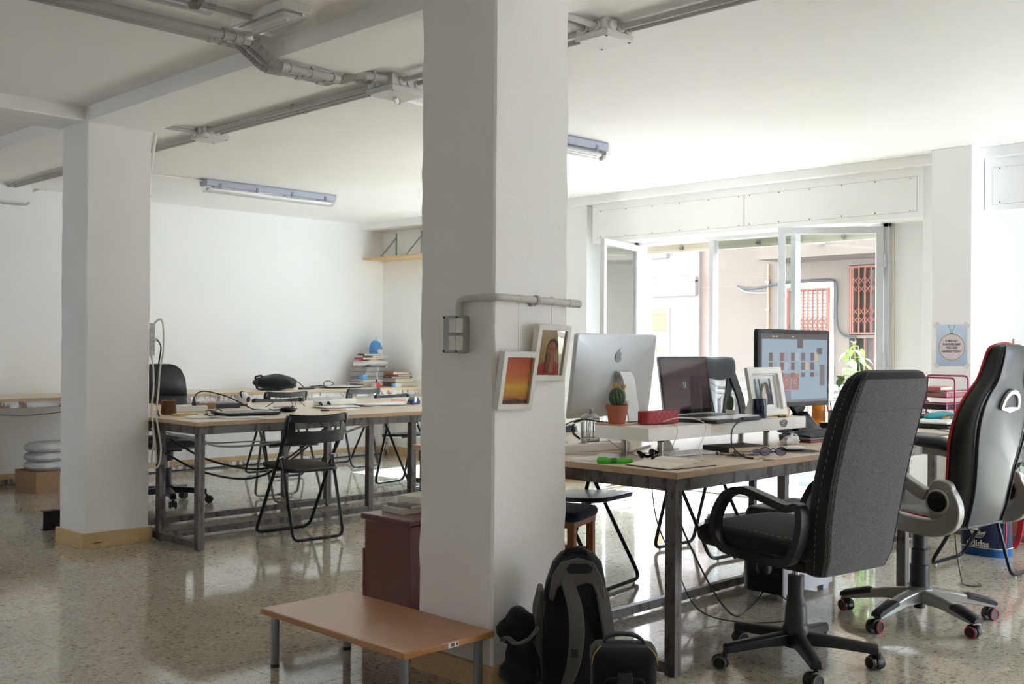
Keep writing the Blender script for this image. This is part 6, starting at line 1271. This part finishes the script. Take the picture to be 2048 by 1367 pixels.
def petal(a, l, w_): 
    c, s = math.sin(R(a)), math.cos(R(a)); o = []
    for k in range(9): q = k/8; o.append((c*l*q+s*w_*math.sin(math.pi*q**.8), s*l*q-c*w_*math.sin(math.pi*q**.8)))
    for k in range(7, 0, -1): q = k/8; o.append((c*l*q-s*w_*math.sin(math.pi*q**.8), s*l*q+c*w_*math.sin(math.pi*q**.8)))
    return [(x, z+.108) for x, z in o]
lg = MB()
for a, l, w_ in ((0, .062, .015), (-48, .062, .013), (48, .062, .013)): lg.prism(petal(a, l, w_), (-.0, yf, 0), (1, 0, 0), (0, 0, 1), .002)
mk('trefoil_emblem', lg, LG, t, smooth_a=0)
sm_ = MB()
for z in (.114, .122, .130): sm_.bb((-.034, yf-.0035, z), (.034, yf-.0015, z+.003))
mk('emblem_stripe', sm_, NAVY, t, smooth_a=0)['kind'] = 'stuff'
text('lettering', 'adidas', .052, LG, t, (0, yf, .060), (R(90), 0, 0), .001, 'CENTER', 1, .0012)
mk('badge', MB().ell((0, yf-.002, .165), (.008, .003, .008), 10, 6), M('badge_red', '#b84a4a', .4), t); mk('strap', MB().ribbon(smooth([(.10, .09, .36), (.14, .13, .25), (.13, .12, .1), (.11, .1, .04)], 5), .035, .01, (0, 1, 0)), REDC, t, bevel=.003)
mk('side_trim', MB().ribbon(smooth([(.14, -.09, .06), (.146, -.085, .16), (.135, -.08, .26), (.10, -.07, .34)], 5), .014, .006, (1, 0, 0)), REDC, t)

# ---------------------------------------------------------------- left desk
def lay(nm, label, cat, x, y, z=.75, rz=0, group=None): return thing(nm, label, cat, (x, y, z), R(rz), group)
t = lay('closed_laptop', 'closed dark laptop on the near corner of the left desk', 'laptop', 3.70, 6.06, .75, -4)
mk('base', MB().loft([[(x, y, z) for x, y in rrect(.37*s, .255*s, .012, 4)] for z, s in ((.003, .95), (.010, 1), (.014, 1))]), BLACK, t); mk('lid', MB().loft([[(x, y, z) for x, y in rrect(.37, .255, .012, 4)] for z in (.0145, .022)]), M('laptop_grey', '#4a4846', .3, .3), t, bevel=.001); mk('lid_mark', MB().box((.02, 0, .0223), (.05, .01, .0006)), M('mark_grey', '#8b8884', .3, .4), t, smooth_a=0); mk('foot', MB().box((0, 0, .0015), (.3, .18, .003)), BLACK, t)
t = lay('black_mouse', 'black computer mouse beside the closed dark laptop', 'mouse', 4.06, 6.13, .75, -25); mk('shell', MB().ell((0, 0, .016), (.056, .032, .022), 20, 12, lambda p: Vector((p.x, p.y, max(p.z, -.014)))), M('glossy_black', '#101011', .15), t); mk('wheel', MB().cyl((.03, -.004, .036), (.03, .004, .036), .008, n=12), DARK, t)
t = lay('wood_stump', 'short bark covered log standing on the left desk', 'log', 3.345, 6.40); BARK = M('bark', '#5d3d28', .9, var=.5, vs_=40, bump=1, bs=60)
mk('bark', MB().lathe([(.0, 0), (.046, 0), (.048, .01), (.045, .05), (.047, .085), (.044, .09), (0, .09)], n=26), BARK, t); mk('cut_face', MB().cyl((0, 0, .0895), (0, 0, .0915), .041, n=24), M('cut_wood', '#a5814f', .7), t)
t = lay('wood_block', 'flat pale wood block on the left desk before the log', 'block', 3.36, 6.215, .75, 8); mk('block', MB().bb((-.07, -.035, 0), (.07, .035, .016)), PINE, t, bevel=.002); mk('top_chip', MB().box((.055, 0, .0165), (.02, .03, .002)), M('chip_yellow', '#d9c46a', .7), t, smooth_a=0)
t = lay('wood_block', 'brown wood block behind the white power strip on the left desk', 'block', 3.83, 6.80, .75, -12); mk('block', MB().bb((-.065, -.03, 0), (.065, .03, .04)), M('block_brown', '#8a7355', .8, var=.2), t, bevel=.002); mk('end_grain', MB().bb((.0645, -.028, .002), (.0658, .028, .038)), M('grain_dark', '#6f5940', .8), t, smooth_a=0)
def strip(label, x, y, rz, n=3, L=.25, plug=True, wid=.05):
    t = lay('power_strip', label, 'power strip', x, y, .75, rz); mk('body', MB().bb((-L/2, -wid/2, 0), (L/2, wid/2, .042)), WHITE, t, bevel=.007, seg=3)
    for k in range(n): mk('socket', MB().lathe([(.017, .0422), (.0185, .0438), (.020, .0422)], (-L/2+.04+(L-.08)*k/(n-1), 0, 0), 18), M('socket_grey', '#c9c7c2', .5), t)
    return t
t = strip('white power strip with a black plug beside the log on the left desk', 3.56, 6.55, -20); mk('black_plug', MB().lathe([(.014, .042), (.016, .055), (.008, .085), (.004, .10)], (.04, 0, 0), 14), BLACK, t)
t = strip('long white power strip with two black plugs on the left desk papers', 4.83, 6.66, 12, 4, .42)
for x in (-.19, -.10): mk('black_plug', MB().cyl((x, -.025, .022), (x-.02, -.06, .012), .012, .008, 10), BLACK, t)
cable('black cable arching up from the plug beside the log', [(3.60, 6.53, .85), (3.62, 6.53, .875), (3.68, 6.52, .885), (3.78, 6.42, .85), (3.86, 6.32, .79), (3.92, 6.28, .756)], .0045, BLC)
t = lay('laptop_stand', 'flat black box behind the closed laptop on the left desk', 'box', 3.96, 6.85, .75, -3); mk('box', MB().bb((-.13, -.08, 0), (.13, .08, .032)), M('box_black', '#1d1d20', .5), t, bevel=.004); mk('box_lid', MB().bb((-.131, -.081, .024), (.131, .081, .026)), BLACK, t, smooth_a=0)
t = lay('black_tablet', 'thin black tablet behind the closed laptop', 'tablet', 4.15, 6.42, .75, 4); mk('slab', MB().bb((-.13, -.08, 0), (.13, .08, .008)), BLACK, t, bevel=.003); mk('glass', MB().bb((-.12, -.07, .008), (.12, .07, .0086)), M('screen_black', '#141013', .05), t, smooth_a=0)
t = lay('round_webcam', 'round black and white robot-like gadget on the left desk', 'gadget', 4.235, 6.97); mk('ball', MB().ell((0, 0, .055), (.045, .045, .048), 24, 14), M('gadget_white', '#dcdcdc', .15, coat=.5), t); mk('visor', MB().ell((.012, -.022, .05), (.028, .028, .026), 18, 10), M('glossy_black', '#101011', .15), t); mk('crest', MB().tube([(-.03, -.03, .06), (-.032, -.012, .09), (-.01, .01, .104), (.025, .02, .09)], .006, 8, sub=4), M('glossy_black', '#101011', .15), t); mk('base', MB().cyl((0, 0, 0), (0, 0, .012), .03, n=20), BLACK, t); mk('halo', MB().tube([(.05*math.cos(R(15*k)), .01, .055+.05*math.sin(R(15*k))) for k in range(24)], .0025, 5, closed=True), BRUSH, t)
def sheets(label, x, y, rz, n, w_=.21, d_=.297, z=.75, seed=1):
    t = lay('loose_papers', label, 'papers', x, y, z, rz); random.seed(seed)
    for k in range(n):
        a = random.uniform(-.35, .35); cx, cy = random.uniform(-.05, .05), random.uniform(-.04, .04); rr = []
        for i in range(6):
            q = i/5-.5; rr.append([Vector((cx+u*w_/2*math.cos(a)-q*d_*math.sin(a), cy+u*w_/2*math.sin(a)+q*d_*math.cos(a), .0008+.0022*k+.006*(q*q*4)*(k % 3 == 2)+.003*k*(1-u*u)*.3)) for u in (-1, 0, 1)]+[Vector((cx+u*w_/2*math.cos(a)-q*d_*math.sin(a), cy+u*w_/2*math.sin(a)+q*d_*math.cos(a), .0002+.0022*k+.006*(q*q*4)*(k % 3 == 2)+.003*k*(1-u*u)*.3)) for u in (1, 0, -1)])
        mk('sheet', MB().loft(rr), PAPER, t)
    return t
sheets('white sheets under the cables at the front left desk corner', 3.33, 5.95, 60, 3, .15, .21, seed=3)
sheets('white sheet under the front of the closed dark laptop', 3.56, 5.88, 80, 2, .18, .25, seed=6)
sheets('white papers fanned on the left desk behind the orange pencil', 4.62, 6.40, 75, 4, seed=9)
sheets('heap of crumpled white papers on the left desk near the pillar', 5.05, 6.42, 82, 6, .24, .40, seed=14)
sheets('single white sheet under the orange pencil', 4.47, 6.10, 70, 1, .16, .24, seed=2)
t = lay('pencil', 'orange pencil with black end at the front of the left desk', 'pencil', 4.36, 6.03, .757, -14); mk('shaft', MB().cyl((-.03, 0, 0), (.09, 0, 0), .004, n=8), M('pencil_orange', '#e08a2c', .45), t); mk('grip', MB().cyl((-.09, 0, 0), (-.03, 0, 0), .005, n=10), BLACK, t)
t = lay('pen', 'thin red pen at the rear edge of the left desk', 'pen', 5.60, 6.85, .755, -38); mk('barrel', MB().cyl((-.06, 0, 0), (.05, 0, 0), .004, n=8), M('pen_red', '#c43a3c', .4), t); mk('tip', MB().cyl((.05, 0, 0), (.065, 0, 0), .004, .001, n=8), M('pen_red', '#c43a3c', .4), t)
t = lay('pen', 'purple and pink markers row behind the black mouse', 'pen', 4.33, 6.60, .755, 10); mk('barrel', MB().cyl((-.09, 0, 0), (.03, 0, 0), .004, n=8), M('pen_purple', '#9a5aa8', .4), t); mk('cap', MB().cyl((.03, 0, 0), (.07, 0, 0), .005, n=8), M('pen_pink', '#d0709a', .4), t)
t = lay('tape_dispenser', 'blue tape dispenser on the left desk against the near pillar edge', 'dispenser', 5.35, 6.36, .75, 25); mk('body', MB().prism([(-.07, 0), (.07, 0), (.075, .02), (.03, .055), (-.03, .055), (-.07, .03)], (0, .025, 0), (1, 0, 0), (0, 0, 1), .05), M('dispenser_blue', '#253a68', .3), t, bevel=.006); mk('roll', MB().cyl((-.02, -.027, .035), (-.02, .027, .035), .022, n=20), WHITE, t); mk('wire', MB().tube([(0, 0, .06), (.02, 0, .085), (.0, .0, .095), (-.02, 0, .08), (0, 0, .06)], .002, 5, sub=4), BRUSH, t); mk('nozzle', MB().cyl((-.075, 0, .012), (-.12, 0, .012), .009, .006, 10), BLACK, t)
t = lay('white_tin', 'small white tin beside the log at the far pillar', 'tin', 3.265, 6.52); mk('tin', MB().cyl((0, 0, 0), (0, 0, .055), .035, n=22), WHITE, t); mk('lid', MB().cyl((0, 0, .055), (0, 0, .066), .037, n=22), WHITE, t)
sheets('stack of white folders behind the log on the left desk', 3.75, 7.05, 86, 5, .24, .34, seed=22)
book('red edged brochure behind the white tin on the left desk', (3.45, 6.86, .75), .22, .16, .04, '#d9644a', R(20))
cable('thin black cables tangled between the log and the closed laptop', [(3.46, 6.02, .755), (3.50, 6.14, .775), (3.55, 6.20, .755), (3.62, 6.28, .78), (3.68, 6.32, .757), (3.58, 6.34, .77), (3.52, 6.22, .757), (3.44, 6.12, .762), (3.42, 5.98, .755)], .0035, BLC)
cable('thin black cable loops right of the round gadget', [(4.20, 6.62, .757), (4.30, 6.62, .80), (4.36, 6.56, .80), (4.36, 6.50, .757), (4.44, 6.58, .80), (4.48, 6.54, .757)], .0025, BLC)
cable('white cable looping out of the pillar power strip and hanging beside the left desk', [(3.155, 6.24, 1.30), (3.16, 6.22, 1.335), (3.13, 6.09, 1.348), (3.108, 6.02, 1.285), (3.106, 6.015, 1.15), (3.105, 6.05, 1.05), (3.105, 6.068, .92), (3.105, 6.09, .77), (3.105, 6.05, .65), (3.105, 6.03, .56), (3.105, 6.054, .475), (3.105, 6.117, .45), (3.105, 6.15, .495), (3.105, 6.12, .615), (3.105, 6.147, .69)], .006, WHC)
cable('white cable hanging from under the pillar power strip', [(3.14, 6.236, 1.13), (3.135, 6.20, 1.07), (3.125, 6.17, 1.0), (3.11, 6.14, .92), (3.107, 6.16, .80), (3.105, 6.13, .70), (3.105, 6.10, .58), (3.105, 6.09, .48)], .006, WHC)
cable('black cable hanging from the pillar power strip to the left desk', [(3.168, 6.236, 1.228), (3.165, 6.20, 1.222), (3.14, 6.11, 1.18), (3.125, 6.10, 1.10), (3.12, 6.14, .95), (3.15, 6.17, .80), (3.17, 6.18, .756)], .0045, BLC)
cable('grey cables strung under the left desk from the front leg', [(3.14, 6.0, .66), (3.20, 5.80, .64), (3.35, 5.76, .59), (3.7, 5.78, .585), (4.0, 5.80, .62), (4.2, 5.82, .60), (4.45, 5.85, .645), (4.7, 5.9, .69)], .006, M('grey_cable', '#a8a49c', .5))
cable('second grey cable strung under the left desk', [(3.14, 6.05, .67), (3.3, 5.86, .61), (3.6, 5.84, .60), (3.95, 5.86, .575), (4.3, 5.9, .60), (4.7, 5.95, .69)], .005, M('grey_cable', '#a8a49c', .5))
cable('black cable sagging under the left desk behind the folding chair', [(3.2, 6.1, .62), (3.35, 5.92, .50), (3.6, 5.84, .43), (3.8, 5.86, .44), (4.05, 5.92, .54), (4.3, 5.97, .68)], .0065, BLC)
cable('lower black cable sagging under the left desk', [(3.18, 6.15, .54), (3.32, 5.95, .43), (3.55, 5.82, .375), (3.8, 5.84, .42), (4.1, 5.9, .56), (4.3, 5.95, .69)], .0065, BLC)
# power strip on the far pillar
t = thing('power_strip', 'white power strip screwed upright to the side of the far pillar', 'power strip', (3.115, 6.236, 1.228)); mk('body', MB().bb((0, -.03, -.10), (.037, .03, .10)), M('strip_grey', '#c9c8c2', .45), t, bevel=.004)
for z in (.055, 0, -.055): mk('socket', MB().tube([(.008+.0, -.0305, z)]+[(.02+.012*math.cos(R(30*k)), -.0305, z+.014*math.sin(R(30*k))) for k in range(12)][1:], .0015, 4, closed=True), M('socket_grey2', '#aaa9a4', .5), t)
mk('white_plug', MB().bb((.037, -.018, -.012), (.055, .018, .012)).bb((.037, -.012, .055), (.045, .012, .09)), WHITE, t, bevel=.003)
# things along the back wall
t = thing('black_rucksack', 'black rucksack lying on the back wall bench', 'backpack', (5.80, 8.98, .762), R(-4))
mk('body', MB().ell((0, 0, .075), (.23, .15, .075), 26, 14, lambda p: Vector((p.x, p.y, p.z*(1+.10*math.sin(p.x*22+1)*math.cos(p.y*18)-.25*max(0, -p.x-.12)/.1)))), CANB, t); mk('pocket', MB().ell((.05, -.09, .06), (.13, .07, .05), 20, 10, wav(30, 40)), CANB, t); mk('strap', MB().tube([(-.16, -.05, .09), (-.21, -.06, .12), (-.24, -.08, .08), (-.235, -.10, .02), (-.15, -.14, .012), (-.06, -.17, .004), (0, -.22, -.04), (.02, -.235, -.09)], .012, 8, sub=5, flat=.5), M('webbing', '#2a2a2c', .8), t); mk('handle', MB().tube([(-.19, 0, .09), (-.21, 0, .125), (-.15, 0, .14), (-.13, 0, .12)], .009, 8, sub=4), CANB, t); mk('buckle', MB().box((.10, -.15, .075), (.03, .015, .02)), DARK, t, bevel=.002)
t = thing('silver_laptop', 'closed silver laptop on the bench right of the black rucksack', 'laptop', (6.62, 9.05, .762), R(-6)); mk('base', MB().loft([[(x, y, z) for x, y in rrect(.40*s, .27*s, .015, 4)] for z, s in ((.002, .94), (.012, 1))]), BLACK, t); mk('lid', MB().loft([[(x, y, z) for x, y in rrect(.40, .27, .015, 4)] for z in (.0125, .024)]), M('lid_silver', '#c5c1ba', .35, .2), t, bevel=.002)
BZ = .762
cable('black charger cable tangle between the rucksack and the silver laptop', [(6.0, 8.98, BZ+.10), (6.08, 9.0, BZ+.07), (6.18, 9.02, BZ+.01), (6.30, 9.06, BZ+.025), (6.24, 9.1, BZ+.005), (6.36, 9.02, BZ+.03), (6.42, 8.98, BZ+.006), (6.30, 8.96, BZ+.02), (6.2, 8.95, BZ+.004)], .0045, BLC)
cable('black cable loop on the silver laptop', [(6.46, 9.1, BZ+.026), (6.48, 9.12, BZ+.06), (6.54, 9.12, BZ+.07), (6.58, 9.1, BZ+.04), (6.54, 9.08, BZ+.028)], .004, BLC)
t = thing('charger', 'flat black charger brick on the bench beside the rucksack', 'charger', (6.13, 8.93, BZ), R(6)); mk('brick', MB().bb((-.08, -.03, 0), (.08, .03, .018)), BLACK, t, bevel=.004); mk('rib', MB().bb((-.06, -.0305, .008), (.06, .0305, .010)), DARK, t, smooth_a=0)
gp = 'wrapped paper bundles in the far corner'
for k in range(4):
    t = thing('paper_bundle', ('lowest', 'second lowest', 'third', 'topmost')[k]+' grey bundle of printed sheets in the far corner stack', 'paper bundle', (7.20+.01*(k % 2), 9.28, BZ+.052*k), R(-3+2*k), gp)
    mk('sheets', MB().bb((-.18, -.13, .001), (.18, .13, .05)), M('sheets_grey', '#a9a5a4', .85, var=.18, vs_=250), t, bevel=.002); mk('band', MB().bb((-.03, -.131, 0), (-.015, .131, .0515)), M('band_white', '#d9d6d2', .5), t, smooth_a=0)
t = thing('plastic_bag', 'white plastic bag draped over the paper bundles', 'bag', (7.20, 9.28, BZ+.21), R(5)); mk('film', MB().ell((0, 0, .035), (.215, .165, .045), 30, 10, lambda p: Vector((p.x, p.y, p.z*(1+.3*math.sin(p.x*38)*math.cos(p.y*45))-.02*(abs(p.x) > .17)))), M('plastic_film', '#d8d6d2', .4), t); mk('handle', MB().tube([(.10, -.155, .02), (.06, -.17, -.01), (.13, -.17, -.03), (.17, -.15, .01)], .006, 6, sub=4, flat=.4), M('plastic_film', '#d8d6d2', .4), t)
gb = 'books in the far corner'
for k, (x, y, w_, d_, h_, c, rz, n_) in enumerate(((7.16, 9.28, .23, .16, .022, '#b8304c', -4, 'book with a crimson spine on the plastic bag'), (7.26, 9.28, .22, .16, .018, '#c9c3ba', 6, 'pale book above the crimson one'), (7.20, 9.30, .22, .15, .02, '#5b4a44', -8, 'brown covered book at the stack top'))): book(n_, (x, y, BZ+.285+(0, .023, .042)[k]), w_, d_, h_, c, R(rz), gb)
t = thing('gift_bag', 'blue and white paper gift bag on top of the corner stack', 'bag', (7.28, 9.30, BZ+.348), R(20)); mk('bag', MB().loft([[(x*s, y*s, z) for x, y in rrect(.13, .10, .02, 3)] for z, s in ((0, 1), (.06, 1.05), (.11, .8), (.14, .45))]), M('bag_blue', '#4f8fc9', .5, var=.5, vs_=30), t); mk('tissue', MB().ell((.05, 0, .13), (.055, .04, .05), 16, 10, wav(90, 70)), M('tissue', '#d6e2ea', .6), t); mk('white_panel', MB().bb((-.04, -.058, .0), (.04, -.05, .05)), M('bag_white', '#e2dcd8', .5), t, bevel=.002)
for k, (x, y, w_, d_, h_, c, rz, n_) in enumerate(((7.40, 9.05, .26, .19, .048, '#7a6f66', 2, 'grey box file at the bottom of the right corner pile'), (7.40, 9.05, .26, .19, .036, '#d3cabd', 3, 'cream box on the grey file'), (7.38, 9.06, .24, .17, .02, '#7b6a86', -6, 'mauve paperback in the corner pile'), (7.41, 9.05, .23, .17, .018, '#b9493f', 8, 'red folder in the corner pile'), (7.39, 9.07, .22, .15, .03, '#b08c62', 0, 'tan carton on top of the right corner pile'))): book(n_, (x, y, BZ+(0, .049, .086, .107, .126)[k]), w_, d_, h_, c, R(rz), gb)
gm = 'magazines on the bench by the corner'
for k in range(6): book(('lowest', 'second', 'third', 'fourth', 'fifth', 'topmost')[k]+' magazine of the flat pile left of the corner stack', (6.98+.012*(k % 3), 9.10, BZ+.0125*k), .28, .21, .012, ('#6b5a66', '#bfb8b4', '#8a7a86', '#d0cac6', '#7d6a70', '#c7bdbd')[k], R(-10+7*k % 20), gm)
t = thing('blue_box', 'small blue carton standing on the magazine pile', 'box', (6.99, 9.14, BZ+.076), R(10)); mk('carton', MB().bb((-.035, -.03, 0), (.035, .03, .05)), M('carton_blue', '#6aa7d0', .6), t, bevel=.001); mk('flap', MB().bb((-.034, -.0308, .04), (.034, -.03, .05)), M('carton_blue_light', '#94c2de', .6), t, smooth_a=0)
t = thing('tape_dispenser', 'red and grey tape dispenser before the paper bundles', 'dispenser', (6.98, 8.90, BZ), R(15)); mk('body', MB().prism([(.06*math.cos(R(12*k)), .055*math.sin(R(12*k))) for k in range(16)], (0, .02, .0), (1, 0, 0), (0, 0, 1), .04), M('dispenser_red', '#c4483f', .35), t, bevel=.003); mk('handle', MB().prism([(-.075, 0), (-.03, 0), (-.03, .045), (-.055, .04)], (0, .022, 0), (1, 0, 0), (0, 0, 1), .044), M('dispenser_grey', '#b5b0a9', .4), t, bevel=.003); mk('spout', MB().cyl((.0, 0, .05), (.0, 0, .085), .006, n=8), BLACK, t)
t = thing('glue_box', 'tiny white and blue carton at the bench edge by the corner', 'box', (7.22, 8.87, BZ), R(-10)); mk('carton', MB().bb((-.05, -.02, 0), (.05, .02, .038)), M('carton_white', '#dfe3e4', .6), t, bevel=.001); mk('blue_end', MB().bb((-.0508, -.0205, .001), (-.02, .0205, .0385)), M('carton_blue', '#6aa7d0', .6), t, smooth_a=0)
# wall shelf in the far corner
t = thing('wall_shelf', 'raw pine shelf on zinc brackets high in the far corner', 'shelf', (7.53, 8.9, 2.135)); ZINC = M('zinc', '#9fb0ae', .35, .7)
mk('board', MB().bb((-.29, -.55, 0), (-.002, .59, .02)), PINE, t, bevel=.001)
for y in (.365, -.06, -.45): mk('bracket', MB().bb((-.004, y-.012, .02), (-.0005, y+.012, .30)).bb((-.25, y-.012, .0202), (-.0, y+.012, .024)).bar((-.004, y, .25), (-.22, y, .024), .006, .02, (0, 1, 0)), ZINC, t)
# parcels on the floor at left
t = thing('cardboard_box', 'low cardboard box on the floor left of the far pillar', 'box', (3.62, 8.90, 0), R(8)); mk('carton', MB().bb((-.22, -.16, 0), (.22, .16, .17)), M('cardboard', '#a58667', .85, var=.12), t, bevel=.002); mk('rim', MB().holed([(-.222, -.162), (.222, -.162), (.222, .162), (-.222, .162)], [(-.21, -.15), (.21, -.15), (.21, .15), (-.21, .15)], (0, 0, .168), (1, 0, 0), (0, 1, 0), .006), M('cardboard_edge', '#8f7257', .9), t)
for k in range(3):
    t = thing('paper_pack', ('lowest', 'middle', 'topmost')[k]+' film wrapped paper pack on the cardboard box', 'paper pack', (3.63, 8.90, .175+.075*k), R(8+3*k), 'film wrapped packs on the cardboard box'); mk('film', MB().loft([[Vector((p.x, p.y, z)) for p in section(0, 0, 0, w_, w_*.7, 0, n=22, pw=4)] for z, w_ in ((0, .38), (.02, .42), (.045, .41), (.066, .35), (.071, .30))]), M('film_wrap', '#cdd0d4', .25, var=.2, vs_=25), t); mk('wrap_fold', MB().tube([(-.19, -.10, .02), (-.12, -.135, .045), (.0, -.14, .03), (.14, -.135, .05)], .005, 6, sub=4), M('film_fold', '#e3e5e7', .25), t)
t = thing('metal_bracket', 'black steel channel standing on the floor behind the far pillar', 'bracket', (2.84, 6.96, 0), R(-8)); mk('web', MB().bb((-.055, -.003, 0), (.10, .003, .125)), M('channel_black', '#19191b', .5), t, bevel=.001); mk('flange', MB().bb((-.055, 0, .119), (.10, .06, .125)).bb((-.055, 0, 0), (.10, .06, .006)), M('channel_black', '#19191b', .5), t, bevel=.001)
cable('thin brown cable sagging under the back bench at left', [(1.6, 8.80, .66), (2.4, 8.82, .63), (2.9, 8.83, .655), (3.4, 8.83, .62), (3.9, 8.84, .66)], .004, M('cable_brown', '#8a7460', .6))
